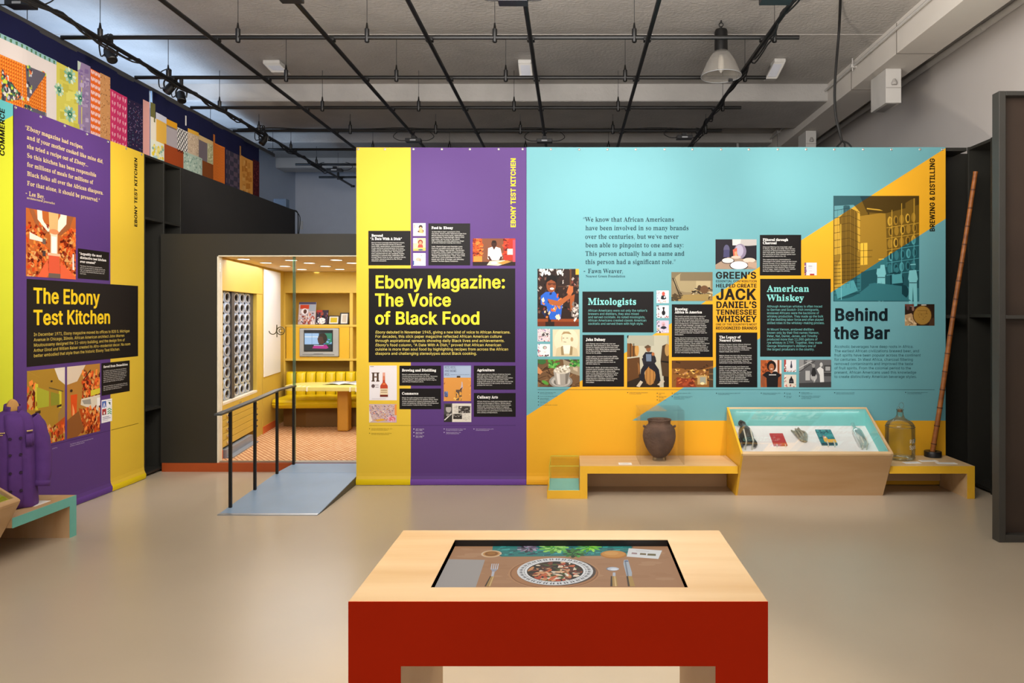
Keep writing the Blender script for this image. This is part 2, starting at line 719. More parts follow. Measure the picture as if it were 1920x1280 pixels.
MAPLEY = mat('maple_panel_along', 'd2b189', 0.48, scale=2.0, stretch=(5, 0.5, 1.2), col2='c39d70', detail=5, spec=0.35)
YELLOWP = mat('golden_yellow_paint', 'eab52c', 0.45, vary=0.03)
TEALP = mat('teal_paint', '6fbdb2', 0.5, vary=0.03)
TEALIN = mat('pale_teal_lining', '82cfca', 0.6, vary=0.02)
WHITEIN = mat('white_lining', 'ece7e4', 0.6, vary=0.02)
REDP = mat('brick_red_laminate', 'bb2603', 0.55, vary=0.04, scale=2, spec=0.08)
LIME = mat('lime_lining', 'c8cf2c', 0.6, vary=0.02)
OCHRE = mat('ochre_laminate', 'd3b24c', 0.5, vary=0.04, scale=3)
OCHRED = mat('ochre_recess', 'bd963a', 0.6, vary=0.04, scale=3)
MUSTARD = mat('mustard_panel', 'dcae2a', 0.5, vary=0.04, scale=3)
KCEIL = mat('kitchen_ceiling_paint', 'd8b88c', 0.7, vary=0.02)
ORANGE = mat('burnt_orange_base', 'a5491a', 0.5, vary=0.05)
ORANGEB = mat('orange_baseboard', 'd9692f', 0.5, vary=0.05)
RAMP = mat('rubber_with_blue_light', '86a0bd', 0.42, vary=0.06, scale=3)  # bluish reflected light is put into the base colour of this rubber
STEEL = mat('brushed_steel', 'b9bcc0', 0.35, 0.8)
CHROME = mat('chrome', 'e8e4da', 0.2, 0.9)
LEATHER = mat('yellow_vinyl_leather', 'd9bb12', 0.33, vary=0.06, scale=8, bump=0.08, bscale=200)
TABLET = mat('pale_yellow_laminate', 'e0d27a', 0.4, vary=0.03)
WHITE = mat('white_card', 'f1efec', 0.7, vary=0.01)
WHITEP = mat('white_enamel', 'c2bfba', 0.45, vary=0.02)
GREYP = mat('grey_plastic', 'a3a5a8', 0.45, 0.1)
DARKP = mat('dark_plastic', '1b1b1e', 0.4)
DARKHOLE = mat('dark_brown_backing', '3c2a1e', 0.8)
ALU = mat('anodised_aluminium', 'a9bbd6', 0.35, 0.35, vary=0.05)
ALURIM = mat('bright_aluminium_rim', 'dfe3ea', 0.3, 0.6)
PURPLE = mat('purple_cotton', '57307a', 0.85, vary=0.08, scale=10, bump=0.15, bscale=25)
PURPLED = mat('purple_buttons', '2b1038', 0.5)
GOLDT = mat('gold_thread', 'd9b878', 0.7)
HANGW = mat('pale_hanger_wood', 'd9a35c', 0.5, scale=4, stretch=(6, 6, 0.6), col2='c98f48')
POT = mat('fired_brown_clay', '6e5445', 0.85, scale=9, col2='4c382d', bump=0.5, bscale=45)
CANE = mat('aged_bamboo', 'a8652c', 0.5, scale=3.5, stretch=(1, 1, 5), col2='7a4318')
GLASS = glass_mat('clear_pane', 'fefefe', 0.30, 0.02, mx=0.5)
ACRYL = glass_mat('clear_acrylic_sheet', 'fefefe', 0.3, 0.02, body=0.012, bodycol='f3efe6', mx=0.45)
GREENEDGE = glass_mat('green_glass_edge', 'a9c9b4', 0.4, 0.1, body=0.35, bodycol='cfe0cf')
JUG = glass_mat('pale_green_bottle_glass', 'f3f7f0', 0.8, 0.05, body=0.055, bodycol='b9cfc4', mx=0.8)
BOTTLE = glass_mat('old_clear_bottle_glass', 'f2f4f2', 0.7, 0.06, body=0.16, bodycol='bfc3be', mx=0.8)
LOGOM = mat('dark_bronze_vinyl', '4a4220', 0.5)
LAMPGLASS = glass_mat('frosted_lamp_bell', 'f4f2ee', 0.5, 0.15, body=0.35, bodycol='e6e2dc')
DISC = emit_mat('recessed_lamp_disc', 'fff6e6', 7.0)


def carpet_mat():
    m = bpy.data.materials.new('woven_carpet')
    m.use_nodes = True
    nt = m.node_tree; bs = nt.nodes['Principled BSDF']
    bs.inputs['Roughness'].default_value = 0.95
    tc = nt.nodes.new('ShaderNodeTexCoord')
    w1 = nt.nodes.new('ShaderNodeMapping'); w1.inputs['Rotation'].default_value = (0, 0, 0.9)
    w1.inputs['Scale'].default_value = (1.0, 1.0, 1.0)
    nt.links.new(tc.outputs['Object'], w1.inputs['Vector'])
    br = nt.nodes.new('ShaderNodeTexBrick')
    br.inputs['Scale'].default_value = 11
    br.inputs['Color1'].default_value = lin('dfb98a'); br.inputs['Color2'].default_value = lin('d2a675')
    br.inputs['Mortar'].default_value = lin('a9663d')
    br.inputs['Mortar Size'].default_value = 0.07
    br.inputs['Brick Width'].default_value = 0.9; br.inputs['Row Height'].default_value = 0.45
    nt.links.new(w1.outputs['Vector'], br.inputs['Vector'])
    nt.links.new(br.outputs['Color'], bs.inputs['Base Color'])
    return m


CARPET = carpet_mat()
# ------------------------------------------------------------------ the room shell
CZ = 4.33
mb = MB(); mb.box(-5.6, 5.2, -4.0, 13.8, -0.12, 0.0)
struct(mb.build('floor', FLOOR))
mb = MB(); mb.box(-5.6, 5.2, -4.0, 13.8, CZ, CZ + 0.15)
struct(mb.build('ceiling', CEIL))
mb = MB(); mb.box(-5.6, 5.2, 13.5, 13.7, 0, CZ)
struct(mb.build('wall_back', mat('pale_blue_grey_wall', 'b9bcc4', 0.8, vary=0.02)))
mb = MB(); mb.box(-5.5, -5.28, -4.0, 13.6, 0, CZ)
struct(mb.build('wall_left', mat('pale_blue_wall', 'b4c2d6', 0.8, vary=0.02)))
mb = MB(); mb.box(3.96, 4.15, -4.0, 13.6, 0, CZ)
struct(mb.build('wall_right', WALLW))
# ceiling beams crossing the room, the first a deep one
for i, (y0, y1, dz) in enumerate(((8.55, 9.8, 0.21), (10.9, 11.5, 0.14), (12.6, 13.0, 0.18))):
    mb = MB(); mb.box(-5.3, 3.2, y0, y1, CZ - dz, CZ + 0.02)
    struct(mb.build('ceiling_beam' if i == 0 else 'ceiling_beam', CEIL, bevel=0.02))
mb = MB(); mb.box(-5.3, 3.2, 7.03, 7.07, CZ - 0.004, CZ + 0.01)
struct(mb.build('trim_1', CEIL))
# soffit along the right wall with board seams
mb = MB(); mb.box(3.12, 3.50, -1.0, 13.5, 4.03, CZ + 0.02)
sof = struct(mb.build('soffit', SOFF, bevel=0.004))
SEAM = mat('dark_seam', '7d7770', 0.8)  # dark colour of the joints between the soffit boards
for i, px in enumerate((1597.0, 1682.0, 1458.0)):
    y = 3.12 * F / (px - VX)
    mb = MB(); mb.box(3.1165, 3.5, y, y + 0.012, 4.0265, CZ - 0.01)
    mb.build('joint_strip', SEAM, sof)

# ------------------------------------------------------------------ partitions
mb = MB(); mb.box(-1.93, 3.37, 6.362, 6.62, 0.012, 3.03)
struct(mb.build('partition_wall', BLACK))
mb = MB(); mb.box(-1.93, 3.37, 6.38, 6.60, 0, 0.012)
struct(mb.build('partition_plinth', DARKP))
mb = MB(); mb.box(-4.14, -4.0, 2.6, 6.6, 0, 3.035)
struct(mb.build('partition_wall', BLACK))
mb = MB()
mb.box(-4.14, -4.0, 7.24, 9.35, 2.24, 3.04)
mb.box(-4.14, -4.002, 9.35, 10.22, 2.24, 3.04)
mb.box(-4.14, -4.0, 7.24, 10.22, 0, 2.24)
struct(mb.build('partition_wall', mat('upper_black_board', '212020', 0.6)))

# tall black bookcase along the left partition, left of the kitchen
bc = thing('bookcase', 'tall black open bookcase set between purple banner and kitchen front', 'bookcase', (-4.15, 6.92, 0))
B = 0.022
mb = MB(); mb.box(-4.36, -4.34, 6.6, 7.24, 0, 3.04); mb.build('back_panel', BLACK, bc)
for y in (6.60, 6.918, 7.218):
    mb = MB(); mb.box(-4.34, -4.0, y, y + B, 0, 3.04); mb.build('side_panel', BLACK, bc, bevel=0.002)
for a, b, zs in ((6.622, 6.918, (0.02, 0.62, 2.43, 3.018)), (6.94, 7.218, (2.43, 3.018))):
    for z in zs:
        mb = MB(); mb.box(-4.34, -4.001, a, b, z, z + B); mb.build('shelf', BLACK, bc, bevel=0.002)
mb = MB(); mb.box(-4.34, -4.001, 6.94, 7.218, 2.28, 2.30)
mb.build('shelf', BLACK, bc)

# tall black bookcases on the right
bc = thing('bookcase', 'narrow black open bookcase closing the end of the gold and teal wall', 'bookcase', (3.47, 6.55, 0))
mb = MB(); mb.box(3.372, 3.95, 6.60, 6.62, 0, 3.04); mb.build('back_panel', BLACK, bc)
mb = MB(); mb.box(3.372, 3.578, 6.36, 6.60, 3.01, 3.04); mb.build('top_panel', BLACK, bc)
mb = MB(); mb.box(3.372, 3.578, 6.36, 6.60, 1.50, 1.53); mb.build('shelf', BLACK, bc)
mb = MB(); mb.box(3.372, 3.578, 6.36, 6.60, 0.0, 0.06); mb.build('bottom_rail', BLACK, bc)
bc = thing('bookcase', 'tall black open bookcase behind the leaning bamboo pole', 'bookcase', (3.77, 5.6, 0))
mb = MB(); mb.box(3.93, 3.95, 4.95, 6.36, 0, 3.04); mb.build('back_panel', BLACK, bc)
for y in (6.335, 5.98, 5.55, 5.10):
    mb = MB(); mb.box(3.58, 3.93, y, y + 0.024, 0, 3.04); mb.build('side_panel', BLACK, bc, bevel=0.002)
for a, b in ((6.004, 6.335), (5.574, 5.98), (5.124, 5.55)):
    for z in (0.02, 1.508, 3.01):
        mb = MB(); mb.box(3.582, 3.93, a, b, z, z + 0.026); mb.build('shelf', BLACK, bc, bevel=0.002)
# free-standing black shelf unit at the right edge of the picture
GR = mat('charcoal_laminate', '3b3935', 0.5, vary=0.05)
bc = thing('shelf_unit', 'tall charcoal shelf unit with brown back standing nearest on the right', 'shelf', (3.6, 4.78, 0))
mb = MB(); mb.box(2.93, 4.0, 4.80, 4.82, 0, 3.04); mb.build('back_panel', mat('dark_walnut_back', '3a2c22', 0.6, vary=0.15, scale=2), bc)
mb = MB(); mb.box(2.885, 2.93, 4.74, 4.82, 0, 3.04); mb.build('side_panel', GR, bc, bevel=0.003)
for z0, z1, n in ((0, 0.05, 'bottom_rail'), (1.505, 1.53, 'shelf'), (3.01, 3.04, 'top_panel')):
    mb = MB(); mb.box(2.93, 4.0, 4.74, 4.80, z0, z1); mb.build(n, GR, bc, bevel=0.003)

# ------------------------------------------------------------------ kitchen shell
KZ = 0.083
KX0, KX1 = -3.451, -1.5
mb = MB()
mb.box(-4.0, KX0, 6.87, 6.95, 0.085, 2.32)
mb.box(KX0, -1.93, 6.87, 6.95, 2.11, 2.32)
struct(mb.build('wall_kitchen_front', mat('charcoal_front_board', '2b2820', 0.55, vary=0.06, scale=2)))
mb = MB(); mb.box(-3.985, -1.94, 6.862, 6.95, 0.0, 0.085)
struct(mb.build('trim_2', ORANGE))
mb = MB(); mb.box(-4.0, -1.4, 6.95, 9.95, 0.0, KZ)
struct(mb.build('floor_kitchen', CARPET))
mb = MB(); mb.box(-4.0, -1.4, 6.95, 9.95, 2.11, 2.16)
struct(mb.build('ceiling_kitchen', KCEIL))
mb = MB(); mb.box(-1.42, -1.38, 6.95, 9.95, KZ, 2.11)
struct(mb.build('wall_kitchen_right', OCHRE))
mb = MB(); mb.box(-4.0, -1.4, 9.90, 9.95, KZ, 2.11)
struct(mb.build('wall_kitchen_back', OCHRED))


def LW(y, d=0.0):
    """left kitchen wall: point at depth y, d metres out into the kitchen"""
    return (-3.48 - 0.1585 * (y - 6.95)) + d


def lwbox(mb, y0, y1, z0, z1, d0, d1, m=0, c=None):
    mb.hexa([(LW(y0, d0), y0, z0), (LW(y0, d1), y0, z0), (LW(y1, d1), y1, z0), (LW(y1, d0), y1, z0),
             (LW(y0, d0), y0, z1), (LW(y0, d1), y0, z1), (LW(y1, d1), y1, z1), (LW(y1, d0), y1, z1)], m, c)


# left wall beyond the cabinets, with its orange baseboard
mb = MB(); lwbox(mb, 8.53, 9.62, KZ, 2.11, -0.05, 0.0)
struct(mb.build('wall_kitchen_left', OCHRE))
mb = MB(); lwbox(mb, 8.53, 9.2, KZ, KZ + 0.085, 0.0, 0.008)
struct(mb.build('baseboard_kitchen', ORANGEB))
# entrance trim and glass pane
TRIMW = mat('pale_edge_trim', 'e6ddc6', 0.5)
mb = MB()
mb.box(KX0, KX0 + 0.012, 6.872, 6.948, 0.085, 2.11)
mb.box(KX0, -1.93, 6.872, 6.948, 2.10, 2.11)
struct(mb.build('trim_3', TRIMW))
mb = MB(); mb.box(-2.71, -1.94, 6.868, 6.96, 0.072, 0.092)
struct(mb.build('trim_4', STEEL))
win = struct(MB().box(KX0 + 0.014, -2.722, 6.902, 6.908, 0.092, 2.098).build('window_1', GLASS))
mb = MB(); mb.box(-2.722, -2.700, 6.895, 6.915, 0.092, 2.098)
struct(mb.build('window_edge', GREENEDGE, win))
mb = MB(); mb.box(KX0 + 0.014, -2.722, 6.89, 6.92, 0.085, 0.098)
mb.build('window_channel', mat('channel_metal', 'a89a86', 0.4, 0.5), win)
# round monogram on the glass
mb = MB()
def gp(px, py): return ray(px, py, 6.899)
k = 6.9 / F
def arc(cx, cy, r, a0, a1, n=14): return [gp(cx + r * math.cos(math.radians(a0 + (a1 - a0) * i / n)), cy - r * math.sin(math.radians(a0 + (a1 - a0) * i / n))) for i in range(n + 1)]
jp = [gp(519, 609)] + [gp(519, 613)] + [gp(518.5, 620)] + arc(511.5, 619.5, 7.0, -10, -175)
mb.tube(jp, 0.9 * k, 6)
mb.tube([gp(519.2, 608.5), gp(519.2, 632)], 0.8 * k, 6)
mb.tube(arc(526.3, 620, 7.2, 0, 360, 22), 0.9 * k, 6)
mb.tube(arc(526.8, 620, 3.6, 40, 320), 0.8 * k, 6)
mb.build('monogram', LOGOM, win, label='dark curling monogram on the glass')
# ------------------------------------------------------------------ lighting grid
RZ, DZR = 3.905, 3.868
CY = [5.0, 6.03, 7.05, 8.08, 9.10, 10.14, 11.16, 12.2]
DX = [-3.983, -3.037, -2.052, -1.209, -0.341, 0.656, 1.653]
HX = [-4.03, -2.85, -1.745, -0.65, 0.545, 1.746]
ordn = ['', 'nearest', 'second', 'third', 'fourth', 'fifth', 'sixth', 'seventh']
for i, y in enumerate(CY):
    lab = 'black horizontal lighting pipe crossing the ceiling, %s of its kind from camera' % ['just above the frame,', 'first full one seen', 'second', 'third', 'fourth', 'fifth', 'sixth', 'farthest'][i]
    if i == 0:
        lab = 'black cross pipe above the top edge that carries the boxed lights'
    p = thing('lighting_pipe', lab, 'pipe', (-1.2, y, RZ), 'cross pipes of the ceiling lighting grid')
    mb = MB(); mb.tube([(-4.36, y, RZ), (1.955, y, RZ)], 0.019, 8)
    mb.build('pipe', BLACKM, p, True)
    for x in HX:
        mb = MB(); mb.lathe([(0.006, 0.125), (0.012, 0.08), (0.0205, 0.072), (0.0205, -0.036), (0.016, -0.042)], (x, y, RZ), 10)
        c = mb.build('pipe_clamp', BLACKM, p, True)
        mb = MB(); mb.tube([(x, y, RZ + 0.1), (x, y, CZ)], 0.0028, 5)
        mb.build('hanging_wire', WIRE, c)
    for x in DX:
        mb = MB(); mb.box(x - 0.032, x + 0.032, y - 0.03, y + 0.03, RZ - 0.034, RZ - 0.008)
        mb.build('cross_coupler', BLACKM, p, bevel=0.004)
names = ['first', 'second', 'third', 'fourth', 'fifth', 'sixth', 'seventh']
for i, x in enumerate(DX):
    p = thing('lighting_pipe', 'long black lighting pipe running away from camera, %s from the quilts' % names[i], 'pipe', (x, 6, DZR), 'long pipes of the ceiling lighting grid')
    mb = MB(); mb.tube([(x, 0.4, DZR), (x, 12.87, DZR)], 0.019, 8)
    mb.build('pipe', BLACKM, p, True)
    mb = MB(); mb.tube([(x - 0.03, 12.86, DZR), (x + 0.04, 12.86, DZR)], 0.02, 8)
    mb.build('end_cap', BLACKM, p)
    if i in (0, 6):   # power cables taped along the outer pipes
        pts = []
        rnd = random.Random(i)
        for j in range(46):
            y = 2.5 + j * 0.2
            s = 0.012 + 0.022 * abs(math.sin(j * 0.9)) + rnd.uniform(0, 0.012)
            pts.append((x + rnd.uniform(-0.02, 0.02), y, DZR + (-s if j % 5 else 0.02)))
        mb = MB(); mb.tube(cubic(pts, 3), 0.009, 6)
        pts2 = [(q[0] + 0.012, q[1] + 0.07, q[2] - 0.006 + rnd.uniform(-0.02, 0.01)) for q in pts]
        mb.tube(cubic(pts2, 3), 0.007, 6)
        mb.build('power_cable', CABLE, p, True)
# cable running along the fifth cross pipe
cb = MB()
rnd = random.Random(4)
pts = [(-4.3 + j * 0.2, 9.10 - 0.012, RZ + 0.014 + 0.016 * max(0, math.sin(j * 0.75))) for j in range(31)]
cb.tube(cubic(pts, 3), 0.009, 6)
tag(cb.build('cable', CABLE, smooth=True, origin=(-1.2, 9.1, RZ)), 'black cable lying along the fifth cross pipe of the grid', 'cable')


def bar_light(px, py, y, w, lab, drop=0.06):
    c = ray(px, py, y)
    t = thing('track_light', lab, 'light', c, 'bar lights under the lighting grid')
    mb = MB(); mb.box(c.x - w / 2, c.x + w / 2, c.y - 0.05, c.y + 0.05, c.z - 0.022, c.z + 0.022)
    mb.build('housing', DARKP, t, bevel=0.005)
    mb = MB(); mb.box(c.x - 0.03, c.x + 0.03, c.y - 0.02, c.y + 0.02, c.z + 0.022, c.z + drop); mb.lathe([(0.02, 0), (0.02, 0.03)], (c.x, c.y, c.z + 0.02), 10)
    mb.build('mounting_bracket', BLACKM, t)
    mb = MB(); mb.box(c.x - w * 0.18, c.x + w * 0.18, c.y - 0.052, c.y - 0.049, c.z - 0.012, c.z + 0.006)
    mb.build('rating_plate', GREYP, t)
    for sgn in (-1, 1):
        mb = MB()
        mb.tube(cubic([(c.x + sgn * w / 2, c.y, c.z), (c.x + sgn * (w / 2 + 0.09), c.y, c.z + 0.005), (c.x + sgn * (w / 2 + 0.16), c.y, c.z + 0.05), (c.x + sgn * (w / 2 + 0.11), c.y, c.z + 0.11), (c.x + sgn * (w / 2 + 0.05), c.y, c.z + 0.125)], 5), 0.005, 6)
        mb.build('cord', CABLE, t, True)
    return t


bar_light(775.5, 263.5, 9.05, 0.20, 'black bar light under the grid, above the purple part of the wall')
bar_light(1021, 264.5, 9.05, 0.20, 'black bar light under the grid, just above the teal banner corner')
bar_light(1283, 258, 9.05, 0.20, 'black bar light under the grid, below the bell lamp')
bar_light(628, 319, 11.2, 0.24, 'black bar light hanging farthest back beside the yellow banner')
bar_light(962, 1, 5.0, 0.21, 'black bar light cut by the top edge above the middle of the wall')
bar_light(1455, -1, 5.0, 0.22, 'black bar light cut by the top edge near the soffit')
bar_light(545, -4, 5.0, 0.16, 'black bar light cut by the top edge, upper left of the ceiling')
bar_light(40, 9, 5.45, 0.19, 'black bar light tucked behind the quilt rail at the top corner')


def spotlight(px, py, y, lab, ang=0.4):
    c = ray(px, py, y)
    t = thing('stage_spotlight', lab, 'light', c, 'spotlights clamped along the pipe above the quilts')
    d = Vector((math.sin(ang), -0.35, -0.75)).normalized()
    mb = MB(); mb.lathe([(0.022, -0.075), (0.04, -0.06), (0.042, 0.05), (0.036, 0.055), (0.033, 0.045)], c, 16, ax=d)
    mb.build('lamp_housing', BLACKM, t, True)
    mb = MB(); mb.lathe([(0.001, 0.043), (0.033, 0.045)], c, 16, ax=d, caps=False)
    mb.build('lens', STEEL, t)
    mb = MB()
    mb.tube(cubic([c + Vector((-0.05, 0, 0)), c + Vector((-0.055, 0, 0.07)), c + Vector((0, 0, 0.12)), c + Vector((0.055, 0, 0.07)), c + Vector((0.05, 0, 0))], 5), 0.008, 6)
    mb.build('yoke', BLACKM, t, True)
    mb = MB(); mb.lathe([(0.018, 0.12), (0.02, 0.19), (0.01, 0.20)], c, 8)
    mb.build('clamp', BLACKM, t)
    mb = MB(); mb.tube(cubic([c + Vector((0.0, 0.0, 0.0)) - d * 0.1, c + Vector((-0.12, 0.05, 0.02)), c + Vector((-0.10, 0.0, 0.15)), c + Vector((-0.02, 0.0, 0.2))], 5), 0.006, 6)
    mb.build('cord', CABLE, t, True)


spotlight(208, 106, 6.25, 'black spotlight just above the quilt rail by the first cross pipe', 0.5)
spotlight(318, 166, 7.12, 'black spotlight in the cable cluster by the second cross pipe', -0.4)
spotlight(340, 183, 7.35, 'black spotlight with a shiny lens beside the cable cluster', 0.3)
spotlight(494, 264, 9.15, 'small black spotlight over the far end of the quilt rail', -0.3)

# bell lamp
c = Vector(ray(1352, 143, 6.70))
bl = thing('bell_lamp', 'large bell-shaped pendant lamp with black top under the ceiling', 'lamp', (c.x, c.y, c.z))
mb = MB()
prof = [(0.190, 0.0), (0.186, 0.012), (0.165, 0.06), (0.135, 0.13), (0.10, 0.19), (0.066, 0.235)]
mb.lathe(prof, c, 40, caps=False)
mb.build('shade', LAMPGLASS, bl, True, solid=0.003)
mb = MB(); mb.tube([(c.x + 0.19 * math.cos(a * math.pi / 18), c.y + 0.19 * math.sin(a * math.pi / 18), c.z) for a in range(36)], 0.0035, 6, closed=True)
mb.build('shade_rim', GREYP, bl, True)
mb = MB(); mb.lathe([(0.062, 0.225), (0.062, 0.42), (0.055, 0.44), (0.012, 0.455)], c, 24)
mb.build('lamp_housing', BLACKM, bl, True)
mb = MB(); mb.lathe([(0.01, 0.45), (0.01, 0.474)], c, 8); mb.tube([(c.x + 0.02 * math.cos(a), c.y, c.z + 0.49 + 0.02 * math.sin(a)) for a in [i * 0.785 for i in range(8)]], 0.005, 6, closed=True)
mb.tube([(c.x, c.y, c.z + 0.505), (c.x, c.y, CZ)], 0.007, 6)
mb.build('hook', BLACKM, bl)
mb = MB(); mb.lathe([(0.02, 0.2), (0.03, 0.12), (0.03, 0.06), (0.001, 0.03)], c, 16)
mb.build('bulb', WHITEP, bl, True)
mb = MB(); mb.box(c.x + 0.10, c.x + 0.14, c.y + 0.12, c.y + 0.15, c.z - 0.002, c.z + 0.02)
mb.build('latch', DARKP, bl)


def flood(px0, px1, py0, py1, lean, lab):
    y = 2.79 * F / (VY - py0) * 0.995
    a = ray(px0, py0, y); b = ray(px1, py1, y)
    t = thing('ceiling_floodlight', lab, 'light', ((a.x + b.x) / 2, y, CZ), 'white emergency floodlights on the ceiling')
    w = b.x - a.x
    mb = MB(); mb.box(a.x, b.x, y, y + 0.16, CZ - 0.045, CZ - 0.001)
    mb.build('mount', WHITEP, t, bevel=0.01)
    z0 = CZ - 0.04; z1 = b.z
    mb = MB()
    mb.hexa([(a.x + lean, y - 0.01, z1), (b.x + lean, y - 0.01, z1), (b.x + lean, y + 0.09, z1), (a.x + lean, y + 0.09, z1),
             (a.x, y, z0), (b.x, y, z0), (b.x, y + 0.14, z0), (a.x, y + 0.14, z0)])
    mb.build('housing', WHITEP, t, bevel=0.012)
    mb = MB()
    mb.hexa([(a.x + lean * 0.95 + w * 0.15, y - 0.016, z1 + 0.02), (b.x + lean * 0.95 - w * 0.15, y - 0.016, z1 + 0.02), (b.x + lean * 0.95 - w * 0.15, y, z1 + 0.02), (a.x + lean * 0.95 + w * 0.15, y, z1 + 0.02),
             (a.x + lean * 0.3 + w * 0.15, y - 0.008, z0 - 0.03), (b.x + lean * 0.3 - w * 0.15, y - 0.008, z0 - 0.03), (b.x + lean * 0.3 - w * 0.15, y + 0.005, z0 - 0.03), (a.x + lean * 0.3 + w * 0.15, y + 0.005, z0 - 0.03)])
    mb.build('lens_panel', mat('grey_lens', 'b4b6be', 0.3), t)


flood(971, 996, 113, 146, 0.02, 'white ceiling floodlight above the top of the purple and teal seam')
flood(1452, 1474, 111, 148, -0.10, 'white ceiling floodlight tilted near the soffit')
flood(492, 524, 114, 136, 0.10, 'white ceiling floodlight on the bluish left part of the ceiling')

# conduit, pipe, junction boxes on the right
mb = MB(); mb.tube([(3.09, 2.0, 4.245), (3.09, 13.4, 4.245)], 0.014, 8)
tag(mb.build('conduit', WHITEP, smooth=True, origin=(3.09, 7, 4.245)), 'thin white conduit running along the top of the soffit', 'pipe')
mb = MB()
for px in (1600, 1512, 1460):
    y = 3.09 * F / (px - VX)
    mb = MB(); mb.tube([(3.08, y, CZ), (3.08, y, 4.19)], 0.006, 6); mb.box(3.06, 3.12, y - 0.02, y + 0.02, 4.225, 4.262)
    tag(mb.build('hanger_rod', WHITEP, origin=(3.08, y, 4.25)), 'thin white rod hanging the conduit beside the soffit, %s' % {1600: 'nearest the camera', 1512: 'beside the black cable', 1460: 'farthest back'}[px], 'rod', 'rods hanging the soffit conduit')
mb = MB(); mb.tube([(3.905, 0.0, 4.25), (3.905, 13.4, 4.25)], 0.032, 12)
pp = tag(mb.build('wall_pipe', WHITEP, smooth=True, origin=(3.905, 6.5, 4.25)), 'thick white pipe running high along the right wall', 'pipe')
for y in (6.72, 9.1):
    mb = MB(); mb.lathe([(0.036, -0.06), (0.036, 0.06)], (3.905, y, 4.25), 12, ax=(0, 1, 0))
    mb.build('pipe_sleeve', WHITEP, pp, True)


def soffit_box(px, lab, s=1.0):
    x = 3.20; y = x * F / (px - VX)
    t = thing('ceiling_speaker', lab, 'speaker', (x + 0.08, y + 0.17, 4.03), 'white boxes hung under the soffit')
    mb = MB(); mb.box(x, x + 0.157 * s, y, y + 0.36 * s, 4.03 - 0.35 * s, 4.029)
    mb.build('box', WHITEP, t, bevel=0.004)
    mb = MB(); mb.box(x + 0.03 * s, x + 0.127 * s, y + 0.03, y + 0.33 * s, 4.03 - 0.352 * s, 4.03 - 0.349 * s)
    mb.build('grille', mat('grey_grille', '8f8b88', 0.7), t)
    mb = MB(); mb.box(x + 0.002, x + 0.155 * s, y - 0.004, y, 4.03 - 0.20 * s, 4.03 - 0.19 * s); mb.lathe([(0.025, 0), (0.03, 0.02), (0.012, 0.06)], (x + 0.08 * s, y - 0.012, 4.03 - 0.17 * s), 12)
    mb.build('fitting', mat('shade_grey', 'a5a19c', 0.6), t)


soffit_box(1661, 'white box with a grille below, hung under the soffit by the wall pipe')
soffit_box(1511, 'small white box under the soffit far behind the black cable', 0.9)
mb = MB(); mb.tube(cubic([(2.6, 11.0, 4.28), (2.6, 10.9, 3.98), (2.62, 10.9, 3.9), (2.75, 10.9, 3.86), (3.1, 10.9, 3.86)], 5), 0.02, 8)
tag(mb.build('bent_pipe', WHITEP, smooth=True, origin=(2.7, 10.9, 4.0)), 'white pipe bending down from the ceiling behind the soffit', 'pipe')

# black cable hanging down behind the banner top
ca = thing('hanging_cable', 'thick black cable hanging from the ceiling to the banner top', 'cable', (2.30, 6.0, CZ))
pts = [ray(1575, -6, 6.5), ray(1573, 60, 6.5), ray(1568, 120, 6.5), ray(1565, 170, 6.5), ray(1567, 215, 6.5), ray(1575, 250, 6.5), ray(1579, 266, 6.48)]
mb = MB(); mb.tube(cubic([tuple(ray(1576, -40, 6.0)) , tuple(ray(1576, -10, 6.2))] + pts[1:], 5), 0.012, 8); mb.build('main_cable', CABLE, ca, True)
for ex, ey in ((1568, 277), (1598, 278), (1584, 278)):
    e = ray(ex, ey, 6.45)
    mb = MB(); mb.tube(cubic([ray(1579, 264, 6.48), (ray(1579, 264, 6.48) + e) / 2 + Vector((0.01, 0, 0.01)), e], 4), 0.008, 6)
    mb.build('cable_end', CABLE, ca, True)
# ------------------------------------------------------------------ printed vinyl banners
YB = 6.335
KM = 6.34 / F


def wave_main(u, v):
    w = 0.0022 * math.sin(u * 5.1 + 0.4) + 0.0012 * math.sin(u * 11.3 + 1.0)
    if v < 0.11:
        w += -0.10 * (0.11 - v) * (1 if v > 0.055 else 1) - 0.010 * math.sin(max(0, (0.075 - v)) / 0.075 * math.pi) * (v < 0.075)
    return w


MAIN = Plane(lambda u, v, d: (u, YB - d + wave_main(u, v), v))


def wave_left(u, v):
    w = 0.0022 * math.sin(u * 6.3) + 0.001 * math.sin(u * 13.0 + 0.6)
    if v < 0.11:
        w += 0.10 * (0.11 - v) + 0.010 * math.sin(max(0, (0.075 - v)) / 0.075 * math.pi) * (v < 0.075)
    return w


LEFT = Plane(lambda u, v, d: (-3.982 + d + wave_left(u, v), u, v))


def U(px): return (px - VX) * KM
def V(py): return H - (py - VY) * KM
def UL(px): return 4.0 * F / (VX - px)
def VL(px, py): return H - (py - VY) * UL(px) / F


YEL, PUR, TEA, GLD, BLK = 'dab73a', '573a78', '6ba5ad', 'e6aa2a', '161313'
BLK2 = '1c1715'


def banner_mesh(pl, cols, rows, edge_curl=None):
    """cols: list of (u, colour to the right)"""
    mb = MB()
    for i in range(len(cols) - 1):
        u0, c = cols[i]; u1 = cols[i + 1][0]
        n = max(1, int((u1 - u0) / 0.06))
        for j in range(n):
            a = u0 + (u1 - u0) * j / n; b = u0 + (u1 - u0) * (j + 1) / n
            for r in range(len(rows) - 1):
                mb.face([pl.w(a, rows[r], 0), pl.w(b, rows[r], 0), pl.w(b, rows[r + 1], 0), pl.w(a, rows[r + 1], 0)], 0, c)
    return mb


